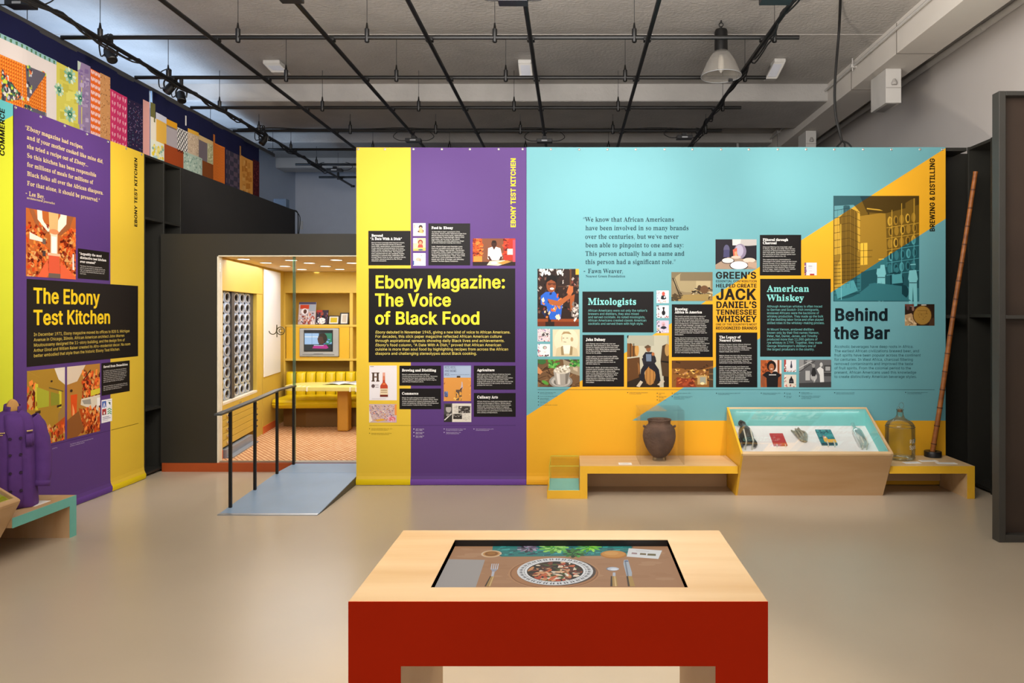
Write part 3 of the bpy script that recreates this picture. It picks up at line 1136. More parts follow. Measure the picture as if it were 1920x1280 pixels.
ROWS = [0.006, 0.02, 0.035, 0.05, 0.065, 0.08, 0.11, 0.5, 1.0, 1.5, 2.0, 2.5, 3.035]


def grommets(pl, parent, us, v, hexc='c9c7c2'):
    g = mat('grommet_metal', 'b9b7b2', 0.35, 0.7)
    for u in us:
        a = Vector(pl.w(u, v, 0.0)); b = Vector(pl.w(u, v, 0.004))
        mb = MB(); mb.lathe([(0.011, 0), (0.011, 0.003), (0.007, 0.005), (0.004, 0.002)], a, 10, ax=(b - a))
        mb.build('screw', g, parent, True)


def para_m(mb, lines, px, py, lead, cap, st, col, pxmax=None, d=0.0012):
    """lines of text in pixels of the photograph on the main wall"""
    big = max(text_width(st, s) if isinstance(s, str) else sum(text_width(a, b) for a, b in s) for s in lines)
    hs = ((pxmax - px) * KM) / (big * cap * KM) if pxmax else 1.0
    for i, s in enumerate(lines):
        if not s:
            continue
        kw = {'runs': s} if not isinstance(s, str) else {}
        write(mb, MAIN, s if isinstance(s, str) else '', U(px), V(py + lead * i), cap * KM, st, col, d=d, hs=hs, **kw)


def panel_m(parent, rect, heads, paras, headcol='f4f2ee', bodycol='e9e6e0', label=None, hst='s', bst='m', bg=BLK, name='text_panel'):
    x0, x1, y0, y1 = rect
    mb = MB()
    MAIN.rect(mb, U(x0), U(x1), V(y1), V(y0), 0.0005, bg)
    for s, a, b, y, cap in heads:
        write(mb, MAIN, s, U(a), V(y), cap * KM, hst, headcol, u1=U(b))
    for px, y, lead, cap, pxm, lines in paras:
        para_m(mb, lines, px, y, lead, cap, bst, bodycol, pxm)
    return mb.build(name, INK, parent, label=label)


def photo_m(parent, rect, base, shapes, label, name='printed_photograph'):
    x0, x1, y0, y1 = rect
    mb = MB()
    picture(mb, MAIN, U(x0), U(x1), V(y1), V(y0), base, shapes, 0.0006)
    return mb.build(name, INK, parent, label=label)


# ---- yellow and purple banner
b1 = banner_mesh(MAIN, [(U(668.6), YEL), (U(770.6), PUR), (U(987.0), PUR)], ROWS).build('banner', INK, origin=(U(828), YB, 0), smooth=True)
tag(b1, 'yellow and purple vinyl banner on the facing wall, right of the kitchen doorway', 'banner')
mb = MB()
for a, b, c in ((U(668.6), U(770.6), 'd9bd10'), (U(770.6), U(987.0), '6d469b')):
    n = 8
    for j in range(n):
        x0 = a + (b - a) * j / n; x1 = a + (b - a) * (j + 1) / n
        for v0, v1 in ((0.004, 0.015), (0.015, 0.028), (0.028, 0.042), (0.042, 0.055)):
            mb.face([MAIN.w(x0, v0, 0.003), MAIN.w(x1, v0, 0.003), MAIN.w(x1, v1, 0.003), MAIN.w(x0, v1, 0.003)], 0, c)
mb.build('bottom_hem', INK, b1, True)
grommets(MAIN, b1, [U(x) for x in (672, 722, 775.5, 828.5, 881, 935, 980)], 3.02)

panel_m(b1, (691, 770.2, 432.7, 497.5), [('Beyond', 697, 718.6, 443.7, 4.4), ('“A Date With A Dish”', 694.8, 753.9, 449.9, 4.4)],
        [(697, 456.0, 3.4, 2.1, 761.6, ['Ebony’s food coverage went beyond recipes.', 'The magazine featured stories of famous', 'food chefs, restaurateurs, and entrepreneurs.', 'It also delivered advertisements from many', 'white-owned companies to African American', 'consumers for the first time. The magazine', 'even required that the ads use Black models,', 'resulting in a cultural cross-pollination that', 'brought Black faces to white-owned products,', 'and white-owned products to the African', 'American consumer.'])], label='black text panel at the top of the yellow field')
panel_m(b1, (803.6, 881.7, 418.8, 497.5), [('Food in ', 809.4, 830.2, 429.2, 4.4)],
        [(809.4, 435.6, 3.42, 2.1, 874.5, ['“A Date With A Dish” launched in 1946.', 'The photo-driven section featured recipes from', 'African American home cooks, restaurateurs,', 'and celebrities. Freda DeKnight, Ebony’s first', 'food editor, set the tone for the column', 'with a seasonal, and often glamorous, image', 'of African American cooking and culture.']),
         (809.4, 463.2, 3.42, 2.1, 872.0, ['Later, Charla Draper and Charlotte Lyons', 'took over as editors and recipe testers in', 'charge of Ebony’s test kitchen. The kitchen,', 'in the early 1980s, Draper modernized the', 'section and introduced a new column called', '“Reader Favorite Recipes.” Then, from 1985', 'until 2010, Lyons expanded the section,', 'tested new kinds of recipes, and ultimately', 'created The New Ebony Cookbook.'])], label='black text panel beside the three stacked thumbnails')
mb = MB(); write(mb, MAIN, '', U(831.5), V(429.2), 4.4 * KM, 's', 'f4f2ee', u1=U(849.5), runs=[('s', 'Ebony')], d=0.0013); mb.build('lettering', INK, b1)
mb = MB(); write(mb, MAIN, 'EBONY TEST KITCHEN', U(966.7), V(426.3), 8.8 * KM, 'B', 'f0d520', u1=V(296), rot=True)
mb.build('lettering', INK, b1, label='yellow vertical capitals on purple')
# main black panel
mb = MB()
MAIN.rect(mb, U(691.6), U(966.2), V(678.8), V(503.2), 0.0005, BLK)
for s, e, y in (('Ebony Magazine:', 948.4, 539.9), ('The Voice', 846.5, 573.7), ('of Black Food', 900.8, 607.5)):
    write(mb, MAIN, s, U(703.4), V(y), 23.0 * KM, 'b', 'f2d937', u1=U(e))
for i, (rn, e) in enumerate(((([('mi', 'Ebony'), ('m', ' debuted in November 1945, giving a new kind of voice to African Americans.')]), 957.4),
                            ([('m', 'For decades, this slick paper magazine reflected African American culture')], 941.2),
                            ([('m', 'through aspirational spreads showing daily Black lives and achievements.')], 946.6),
                            ([('mi', 'Ebony'), ('m', '’s food column, “A Date With A Dish,” proved that African American')], 940),
                            ([('m', 'cuisine is more than soul food by highlighting recipes from across the African')], 953.3),
                            ([('m', 'diaspora and challenging stereotypes about Black cooking.')], 894.5))):
    write(mb, MAIN, '', U(704), V(624.9 + 7.98 * i), 5.0 * KM, 'm', 'e8d46a', u1=U(e), runs=rn)
mb.build('text_panel', INK, b1, label='large black panel with three-line yellow heading')
panel_m(b1, (749.3, 827, 685.2, 722.7), [('Brewing and Distilling', 754, 817.9, 696, 4.6)], [(754.2, 702.6, 3.4, 2.1, 820.5, ['Ebony’s advertisements were often as', 'transformative as its articles. In 1951, Hennessy', 'became the first liquor company to advertise', 'in the magazine, associating the French cognac', 'with African American culture.'])], label='small black panel headed Brewing and Distilling')
panel_m(b1, (749.3, 827, 728, 766.7), [('Commerce', 754, 785, 739.4, 4.6)], [(754.2, 746.2, 3.4, 2.1, 822.5, ['Ebony brought entrepreneurs and innovators', 'to life as role models for its readers. Often, these', 'stories centered on culinary businesses like ice', 'cream entrepreneur Alfred Cralle and refrigerated', 'truck inventor Frederick McKinley Jones.'])], label='small black panel headed Commerce')
panel_m(b1, (888.5, 966.6, 685.2, 730.2), [('Agriculture', 894.8, 927.6, 695.6, 4.6)], [(894.8, 702.2, 3.4, 2.1, 961.8, ['Ebony gave voice to African American farmers', 'and told stories of their struggles and their', 'triumphs, like a 1968 story about the peas cotton', 'crop that led Arkansas farmer Luther Lewis', 'to grow 500 acres of rice. At the time, he was the', 'only Black person in the country to harvest and', 'process his own rice.'])], label='small black panel headed Agriculture')
panel_m(b1, (888.5, 967, 736.4, 781), [('Culinary Arts', 894.8, 934, 746.4, 4.8)], [(894.8, 753, 3.5, 2.1, 960.5, ['African American chefs and restaurateurs also', 'starred on the pages of Ebony. Stories about', 'award-winning herbal cultural Creole Gumbo', 'Godmother revealed the details of regional', 'cuisines with their African American traditions,', 'and inspired new generations to become chefs', 'and culinary entrepreneurs.'])], label='small black panel headed Culinary Arts')

for k_, (y0, y1, bgc, shp) in enumerate(((418.4, 442.3, 'd8d4dc', [('p', [(0.4, 0.75), (0.45, 0.45), (0.8, 0.45), (0.85, 0.8)], 'e3a86b'), ('e', 0.6, 0.3, 0.16, 0.16, '3a2a28'), ('e', 0.6, 0.42, 0.1, 0.13, 'e2a878'), ('r', 0.36, 0.6, 0.5, 0.7, '5a3c34'), ('r', 0.75, 0.56, 0.86, 0.66, '6b4034'), ('r', 0, 0.85, 1, 1, 'efe3c0'), ('n', 9, 3, 0, 0.1, 0.25, 0.6, 0.08, 0.08, ['e08a80', 'd9d0e4', 'c77']) if False else ('r', 0.05, 0.1, 0.18, 0.4, 'd8a7a0')]),
                                         (446.4, 470.2, 'e2c79a', [('e', 0.58, 0.32, 0.2, 0.2, '8e3b32'), ('e', 0.58, 0.38, 0.12, 0.15, 'd9936d'), ('p', [(0.36, 0.75), (0.42, 0.5), (0.75, 0.5), (0.8, 0.75)], 'd8483c'), ('r', 0, 0, 0.3, 0.4, 'dfe0ea'), ('p', [(0, 0.85), (1, 0.75), (1, 1), (0, 1)], 'c9b257'), ('e', 0.6, 0.92, 0.2, 0.06, '3b5a78')]),
                                         (474.5, 498, 'd9d2de', [('e', 0.42, 0.5, 0.22, 0.14, 'e2b29a'), ('e', 0.66, 0.2, 0.05, 0.06, 'a7a2ae'), ('r', 0, 0.6, 0.08, 0.95, '3a5f98'), ('p', [(0.2, 0.8), (0.8, 0.7), (0.7, 0.95), (0.3, 1)], 'cfc6d8'), ('e', 0.56, 0.56, 0.08, 0.1, 'c99a84')]))):
    photo_m(b1, (775, 798.4, y0, y1), bgc, shp, ['thumbnail of a figure at a counter', 'thumbnail of a person in red', 'pale grey thumbnail'][k_], 'printed_thumbnail')
photo_m(b1, (886.6, 966.4, 447, 498), '7c4b33', [
    ('r', 0, 0, 0.22, 1, 'c2531f'), ('n', 60, 1, 0, 0, 0.22, 0.65, 0.06, 0.10, ['e37a35', '8a2d12', 'd5541f', '5b1c10']), ('r', 0.02, 0.65, 0.22, 0.85, 'd98a3a'),
    ('r', 0.72, 0, 1, 0.8, 'b23321'), ('n', 30, 2, 0.72, 0, 0.82, 0.6, 0.05, 0.09, ['5e1811', 'd34a2a', '8f2015']), ('r', 0.81, 0.38, 0.94, 0.6, 'd9cbc0'), ('r', 0.94, 0.05, 1, 0.9, 'c24a5a'),
    ('e', 0.5, 0.2, 0.065, 0.13, '3b1f16'), ('r', 0.455, 0.08, 0.545, 0.16, '20120e'), ('p', [(0.35, 0.75), (0.36, 0.36), (0.45, 0.31), (0.55, 0.31), (0.65, 0.36), (0.7, 0.72), (0.6, 0.8), (0.42, 0.8)], 'efe9e6'),
    ('p', [(0.46, 0.31), (0.5, 0.42), (0.54, 0.31)], '4a281c'), ('p', [(0.35, 0.66), (0.4, 0.82), (0.45, 0.8), (0.39, 0.64)], '4a281c'), ('p', [(0.65, 0.66), (0.61, 0.82), (0.66, 0.82), (0.7, 0.66)], '4a281c'),
    ('r', 0, 0.86, 1, 1, '2a1d1a'), ('p', [(0.33, 0.98), (0.4, 0.83), (0.75, 0.8), (0.85, 0.88), (0.6, 1)], 'd9c9ae'), ('p', [(0.58, 0.9), (0.8, 0.8), (0.9, 0.86), (0.7, 0.96)], 'c48a3f'), ('e', 0.5, 0.9, 0.07, 0.05, 'f0ece4')],
        'printed photo of a chef in white at a work table')
photo_m(b1, (692.9, 744.4, 685, 750), 'ded8da', [
    ('r', 0.03, 0.02, 0.16, 0.035, '6a6266'), ('r', 0.08, 0.2, 0.37, 0.225, '6b4e3c'), ('r', 0.11, 0.2, 0.18, 0.45, '4a3527'), ('r', 0.27, 0.2, 0.34, 0.45, '4a3527'), ('r', 0.08, 0.43, 0.2, 0.46, '4a3527'), ('r', 0.25, 0.43, 0.37, 0.46, '4a3527'), ('r', 0.16, 0.31, 0.3, 0.345, '6b4e3c'),
    ('e', 0.14, 0.59, 0.065, 0.055, '5b4a4a'), ('r', 0.2, 0.55, 0.34, 0.57, '9c9094'), ('r', 0.22, 0.61, 0.34, 0.63, '9c9094'),
    ('p', [(0.49, 0.22), (0.57, 0.22), (0.575, 0.48), (0.67, 0.58), (0.68, 0.9), (0.39, 0.9), (0.4, 0.58), (0.485, 0.48)], 'b5442a'), ('r', 0.485, 0.2, 0.575, 0.3, 'd79a86'), ('r', 0.49, 0.3, 0.57, 0.42, 'c76f50'),
    ('r', 0.395, 0.66, 0.675, 0.84, 'd9c4a2'), ('r', 0.42, 0.7, 0.65, 0.72, '8a6a4a'), ('r', 0.42, 0.76, 0.65, 0.775, '8a6a4a'), ('r', 0.39, 0.84, 0.68, 0.9, '6b2417'), ('e', 0.535, 0.53, 0.06, 0.025, 'd9773f'), ('r', 0.6, 0.1, 0.66, 0.16, 'c9c2c6') if False else ('r', 0.1, 0.95, 0.6, 0.96, 'b5adb0')],
        'printed cognac advertisement with an amber bottle and large H')
photo_m(b1, (692.6, 744, 757, 791.7), 'c3a9a4', [
    ('n', 240, 5, 0.02, 0.05, 0.92, 0.9, 0.045, 0.035, ['7a5a9a', 'c98a3a', '5a3f52', 'e4d4c4', 'a36a78', '8f8fb4', '3c2c3a', 'd8b0a0', 'c65a3a']), ('p', [(0, 0.3), (0.12, 0.9), (0, 1)], 'e6d8c8'), ('r', 0.93, 0.02, 1, 0.6, 'e08a44'), ('p', [(0.2, 0.86), (0.5, 0.78), (0.6, 0.88), (0.3, 0.95)], 'd9a23a'), ('r', 0.67, 0.66, 0.98, 0.98, 'c9a6bc'), ('e', 0.82, 0.8, 0.14, 0.12, 'cf6a70'), ('n', 14, 6, 0.7, 0.7, 0.95, 0.95, 0.1, 0.03, ['d98a8a', 'e4c4c8'])],
        'printed crowded colour advertisement')
photo_m(b1, (832, 883.2, 685, 751.6), '9fb0c8', [
    ('r', 0, 0.34, 1, 1, 'cf8f45'), ('n', 150, 7, 0, 0.36, 1, 1, 0.05, 0.03, ['e0a050', 'b87432', 'd8a860', '9b5f2a', 'e8b868']), ('r', 0, 0.0, 1, 0.02, '8ea2c0'),
    ('r', 0.02, 0.73, 0.34, 0.88, '5f6f98'), ('n', 16, 8, 0.03, 0.74, 0.33, 0.88, 0.05, 0.04, ['43507a', '8a97b8', '303a5c']),
    ('e', 0.545, 0.36, 0.07, 0.07, '3a241c'), ('r', 0.48, 0.29, 0.61, 0.345, '3d3028'), ('p', [(0.38, 0.62), (0.42, 0.46), (0.5, 0.42), (0.6, 0.42), (0.69, 0.47), (0.71, 0.64), (0.64, 0.7), (0.44, 0.7)], 'b7a8ae'), ('p', [(0.39, 0.6), (0.45, 0.72), (0.52, 0.78), (0.48, 0.66)], '4a2d22'), ('p', [(0.7, 0.6), (0.63, 0.74), (0.56, 0.78), (0.6, 0.66)], '4a2d22'),
    ('r', 0.45, 0.68, 0.66, 0.98, '59483f'), ('n', 20, 9, 0.4, 0.74, 0.66, 0.96, 0.06, 0.08, ['e6b860', 'd8a048', 'c98a3a'])],
        'printed rice advertisement with a farmer in a golden field')
mb = MB()
for i, s in enumerate(('RICE, RICE,', 'AND MORE', 'RICE.')):
    write(mb, MAIN, s, U(834), V(690.5 + 6.6 * i), 4.4 * KM, 'r', '4a4c66', u1=U(834 + (21, 22, 9.5)[i]), d=0.0024)
write(mb, MAIN, 'every grain of rice grown with pride here', U(845), V(702.6), 1.3 * KM, 'm', '4a4c66', u1=U(880), d=0.0024)
mb.build('lettering', INK, b1, label='slate lettering Rice, rice, and more rice')
photo_m(b1, (832.5, 883.8, 756, 790.8), 'd5cfc4', [
    ('r', 0, 0, 0.3, 1, '4a4644'), ('e', 0.17, 0.3, 0.1, 0.2, 'a8a29c'), ('r', 0.05, 0.05, 0.25, 0.2, '2a2826'), ('p', [(0, 0.6), (0.3, 0.5), (0.3, 1), (0, 1)], '2f2c2a'), ('l', [(0.02, 0.9), (0.28, 0.55)], 'd8d4cf', 0.04), ('e', 0.15, 0.62, 0.07, 0.08, '8a847e'),
    ('r', 0.53, 0.14, 0.96, 0.52, '3c3733'), ('n', 34, 11, 0.54, 0.16, 0.95, 0.5, 0.06, 0.07, ['8a847e', 'b8b2aa', '201d1b', '6a645e']), ('r', 0.34, 0.56, 0.66, 0.84, '35312e'), ('n', 22, 12, 0.35, 0.58, 0.65, 0.82, 0.06, 0.06, ['8a847e', '1c1a18', 'a8a29a']),
    ('n', 24, 13, 0.36, 0.12, 0.5, 0.5, 0.09, 0.012, ['a09a92']), ('n', 24, 14, 0.68, 0.58, 0.95, 0.92, 0.09, 0.012, ['a09a92'])],
        'printed black and white magazine spread')
# rule and tiny captions
mb = MB()
MAIN.rect(mb, U(692.8), U(770.6), V(797.3), V(796.7), 0.0005, '8a7a10'); MAIN.rect(mb, U(770.6), U(967), V(797.3), V(796.7), 0.0005, '33204a')
mb.build('rule_line', INK, b1)
mb = MB()
for px, py, ls, col in ((696.7, 804, ['Hennessy advertisement, Ebony, Feb. 1951.', 'Courtesy of the Museum collection'], '6b5e10'), (696.7, 812.4, ['Newspaper advertisement, city of Chicago', 'Gift of the Johnson Publishing family'], '6b5e10'),
                        (779.8, 804.6, ['Watch recipe film', 'Ebony, 1950s'], 'efeaf4'), (779.8, 811, ['Watch recipe film', 'Ebony, 1960s'], 'efeaf4'), (779.8, 817.6, ['Watch recipe film', 'Ebony, 1970s'], 'efeaf4'),
                        (836.3, 804.6, ['Rice Council advertisement, Ebony, 1968', 'Courtesy of the Museum collection'], 'cfc4dc'), (836.3, 811, ['Magazine spread, Ebony, 1954', 'Johnson Publishing archive'], 'cfc4dc'), (892.2, 804.6, ['Chef in the test kitchen, Ebony, 1971', 'Johnson Publishing archive'], 'cfc4dc')):
    para_m(mb, ls, px, py, 2.3, 1.5, 'm', col, px + max(text_width('m', s) for s in ls) * 1.35)
    mb2 = [MAIN.w(U(px - 3.4 + 0.9 * math.cos(a * 0.9)), V(py - 0.8 + 0.9 * math.sin(a * 0.9)), 0.0008) for a in range(7)]
    mb.face(mb2, 0, col)
mb.build('caption_text', INK, b1)

# ---- teal and gold banner
def edge_hi(px): return 278.0 + (1772.0 - px) * 0.6385
def edge_lo(px): return 411.0 + (1771.0 - px) * 0.6435


b2 = banner_mesh(MAIN, [(U(987.4), GLD), (U(1772.3), GLD)], ROWS).build('banner', INK, origin=(U(1380), YB, 0), smooth=True)
tag(b2, 'wide teal and gold diagonal banner about brewing and distilling, behind the benches', 'banner')
mb = MB()
n = 74
TOPY = 276.2
for j in range(n):
    a = 987.4 + (1772.3 - 987.4) * j / n; b = 987.4 + (1772.3 - 987.4) * (j + 1) / n
    ya, yb_ = edge_hi(a), edge_hi(b)
    if ya > TOPY:
        MAIN.poly(mb, [(U(a), V(min(ya, 900))), (U(b), V(max(min(yb_, 900), TOPY))), (U(b), V(TOPY)), (U(a), V(TOPY))], 0.0003, TEA)
    la, lb = edge_lo(a), edge_lo(b)
    if lb < 788:
        pts = [(U(a), V(788)), (U(b), V(788)), (U(b), V(lb)), (U(a), V(min(la, 788)))]
        if la > 788:
            x = 1771 - (788 - 411) / 0.6435
            pts = [(U(x), V(788)), (U(b), V(788)), (U(b), V(lb))]
        MAIN.poly(mb, pts, 0.0003, TEA)
mb.build('printed_teal_bands', INK, b2, True, label='teal diagonal fields of the banner')
grommets(MAIN, b2, [U(x) for x in (1033, 1086, 1139, 1192, 1246, 1298, 1352, 1404, 1458, 1511, 1564, 1618, 1671, 1724, 1766)], 3.018)
# quote
mb = MB()
INKQ = '17363f'
for s, a, e, y in (('“We know that African Americans', 1092.3, 1263.8, 415.4), ('have been involved in so many brands', 1097.4, 1291.3, 431.4), ('over the centuries, but we’ve never', 1096.8, 1272, 447.5), ('been able to pinpoint to one and say:', 1097.4, 1282, 463.5), ('This person actually had a name and', 1097.2, 1283.2, 479.3), ('this person had a significant role.”', 1097.4, 1267, 494.9)):
    write(mb, MAIN, s, U(a), V(y), 8.2 * KM, 'q', INKQ, u1=U(e))
write(mb, MAIN, '- Fawn Weaver,', U(1092.5), V(511.9), 7.8 * KM, 'q', INKQ, u1=U(1168.8))
write(mb, MAIN, 'Nearest Green Foundation', U(1098), V(519.8), 4.3 * KM, 'q', INKQ, u1=U(1172.3))
mb.build('lettering', INK, b2, label='dark teal quotation lettering')
HC, BC = '86d5cf', '6fb3b0'
mb = MB()
MAIN.rect(mb, U(1092), U(1225.3), V(623), V(546.4), 0.0005, BLK)
write(mb, MAIN, 'Mixologists', U(1102.3), V(571), 12 * KM, 's', HC, u1=U(1193.6))
para_m(mb, ['African Americans were not only the nation’s', 'brewers and distillers, they also mixed', 'and served cocktails. As noted mixologists,', 'African Americans created classic American', 'cocktails and served them with high style.'], 1102.7, 584, 6.15, 4.2, 'm', BC, 1213.5)
mb.build('text_panel', INK, b2, label='black text panel with teal heading Mixologists')
panel_m(b2, (1092.2, 1170, 627.6, 724.7), [('John Dabney', 1098.6, 1135, 638.6, 4.8)], [
    (1098.6, 645.2, 3.46, 2.2, 1162.3, ['John Dabney was an influential chef and', 'bartender. Born enslaved in 1824, he catered', 'dinners for wealthy white Richmonders until', 'his death in 1900. While Dabney earned praise', 'for his fine cooking, he became especially', 'famous for his juleps.']),
    (1098.6, 669.2, 3.46, 2.2, 1160, ['Juleps were a common drink in the 1800s,', 'made of brandy or rum combined with sugar', 'and fresh mint. Dabney added a new', 'ingredient that drinkers love as much as', 'the mint: heavy ice.']),
    (1098.6, 689.7, 3.46, 2.2, 1162, ['In the early 1860s, as ice was coming into', 'common use in Southern restaurants, Dabney', 'used a carpenter’s plane to shave large', 'blocks of ice. Mounding the flavors in silver', 'cups, and topping them with flowers, fruit,', 'and more mint, Dabney’s “Hail Storm”', 'juleps became a sensation across Virginia,', 'and laid the foundation for today’s icy', 'mint juleps.'])], label='black text panel beside the sepia portrait')
panel_m(b2, (1259.3, 1336.3, 570.3, 669.2), [('Brewing:', 1265, 1290, 581.5, 4.6), ('Africa to America', 1265, 1316, 587.2, 4.6)], [
    (1265, 593.9, 3.42, 2.1, 1328.8, ['The world’s earliest recorded evidence of', 'beer making comes from Africa, and the', 'continent developed many distinctive brewing', 'cultures. In the US, enslaved men and women', 'were homebrewers on plantations across', 'the South. Peter Hemings, younger brother', 'to chef James Hemings, took charge of the', 'brewing operations at Monticello in 1813.', 'A North Ireland by 1821, Peter produced', 'what Jefferson claimed “excellent” beer for', 'many years.']),
    (1265, 634.3, 3.42, 2.1, 1330, ['Today, Black homebrewers like Garrett Oliver', 'are leading the craft beer scene. Since 1994,', 'Oliver has created award-winning beers', 'for Brooklyn Brewery. Oliver edited The Oxford', 'Companion to Beer, helped develop a beer', 'based curriculum for the Culinary Institute of', 'America, and established the Michael James', 'Jackson Foundation to help bring more people', 'of color into brewing and distilling.'])], label='black text panel headed Brewing: Africa to America')
mb = MB()
for s, y, cap, a, e in (('GREEN’S', 522, 12, 1341.8, 1418.6), ('ESSENTIAL CONTRIBUTION', 529.2, 4.2, 1342, 1419), ('HELPED CREATE', 538.6, 6.4, 1342, 1419), ('JACK', 561.4, 19.6, 1342.6, 1418.2), ('DANIEL’S', 577, 11.6, 1342.4, 1419.4), ('TENNESSEE', 589.4, 8.8, 1342.4, 1419.4), ('WHISKEY', 603.2, 11, 1343, 1419), ('ONE OF THE COUNTRY’S MOST', 609.8, 3.7, 1342, 1419.4), ('RECOGNIZED BRANDS', 617.4, 5.2, 1342, 1419.6)):
    write(mb, MAIN, s, U(a), V(y), cap * KM, 'B' if cap > 5 else 't', '1d1712', u1=U(e))
mb.build('lettering', INK, b2, label='stacked black capitals between the text panels')
panel_m(b2, (1342.2, 1419.8, 623.1, 725.9), [('The Legacy of', 1348.4, 1388, 634, 4.6), ('Nearest Green', 1348.4, 1389.8, 640, 4.6)], [
    (1348.4, 646.3, 3.42, 2.1, 1409, ['Perhaps the best-known African American', 'distiller is Nearest Green. Recognized', 'as the first African American master distiller', 'on record, Green’s essential contribution', 'helped create Jack Daniel’s.']),
    (1348.4, 667.3, 3.42, 2.1, 1409.6, ['Nathan Green was born into slavery around', '1820. Sometime in the 1850s, he was sent', 'to work at Reverend Dan Call’s whiskey still', 'in Lincoln County, Tennessee. There, he', 'befriended a local hand named Jack Daniel.']),
    (1348.4, 688, 3.46, 2.1, 1409.5, ['Green mentored young Jack Daniel and', 'taught him how to distill and filter whiskey.', 'Daniel, in turn, employed Green upon', 'his emancipation. After the Civil War, Daniel', 'founded Jack Daniel’s Tennessee Whiskey,', 'and named Green as head distiller. In 2016,', 'Green’s great-great-granddaughter', 'Victoria Eady Butler became the master', 'blender at Uncle Nearest, a new whiskey', 'brand dedicated to Green.'])], label='black text panel under the stacked black capitals')
panel_m(b2, (1424.5, 1501.6, 440.3, 516.4), [('Filtered through', 1430, 1477.2, 451.6, 4.6), ('Charcoal', 1430, 1456, 457.6, 4.6)], [
    (1430, 463.9, 3.5, 2.1, 1491, ['Charcoal filtering has long been used', 'in Ghana, Nigeria, and other West African', 'countries to remove impurities and clarify', 'their fruit spirits. Enslaved distillers used', 'the technique to filter distilled spirits such', 'as established mills in the US.']),
    (1430, 487.6, 3.55, 2.1, 1493.5, ['This method became commonplace in', 'Tennessee in the 1820s, known as the Lincoln', 'County Process. It is an important step used', 'in producing almost all Tennessee whiskeys.', 'In the process, fresh alcohol filters through', 'a vat of sugar-maple charcoal. This mellows', 'the liquor before it ages into whiskey.'])], label='black text panel headed Filtered through Charcoal')
mb = MB()
MAIN.rect(mb, U(1425), U(1557.3), V(668.5), V(522.6), 0.0005, BLK)
write(mb, MAIN, 'American', U(1437.8), V(546.6), 11.4 * KM, 's', HC, u1=U(1517))
write(mb, MAIN, 'Whiskey', U(1437.8), V(563.8), 11.4 * KM, 's', HC, u1=U(1507))
para_m(mb, ['Although American whiskey is often traced', 'to German and Scotch-Irish immigrants,', 'enslaved Africans were the backbone of', 'whiskey production. They made up the bulk', 'of the distilling labor force and often played', 'skilled roles in the whiskey-making process.'], 1437.8, 576.2, 6.2, 4.2, 'm', BC, 1545.8)
para_m(mb, ['At Mount Vernon, enslaved distillers', 'known only by their first names Hanson,', 'Peter, Nat, Daniel, James, and Timothy', 'produced more than 11,000 gallons of', 'rye whiskey in 1799. Together, they made', 'George Washington’s distillery one of', 'the largest producers in the country.'], 1437.8, 619.3, 6.2, 4.2, 'm', BC, 1541)
mb.build('text_panel', INK, b2, label='large black panel with teal heading American Whiskey')
mb = MB()
DK = '0f1c22'
write(mb, MAIN, 'Behind', U(1564.6), V(600.6), 22 * KM, 'B', DK, u1=U(1666.2))
write(mb, MAIN, 'the Bar', U(1564.2), V(634.8), 22 * KM, 'B', DK, u1=U(1669.2))
para_m(mb, ['Alcoholic beverages have deep roots in Africa.', 'The earliest African civilizations brewed beer, and', 'fruit spirits have been popular across the continent', 'for centuries. In West Africa, charcoal filtering', 'removed contaminants and improved the taste', 'of fruit spirits. From the colonial period to the', 'present, African Americans used this knowledge', 'to create distinctively American beverage styles.'], 1564, 652, 8.03, 5.0, 'm', '143a40', 1725.6)
mb.build('lettering', INK, b2, label='large black heading Behind the Bar with its paragraph')
mb = MB(); write(mb, MAIN, 'BREWING & DISTILLING', U(1751.6), V(434.2), 9 * KM, 'B', '1a1508', u1=V(296.6), rot=True)
mb.build('lettering', INK, b2, label='black vertical lettering BREWING & DISTILLING')

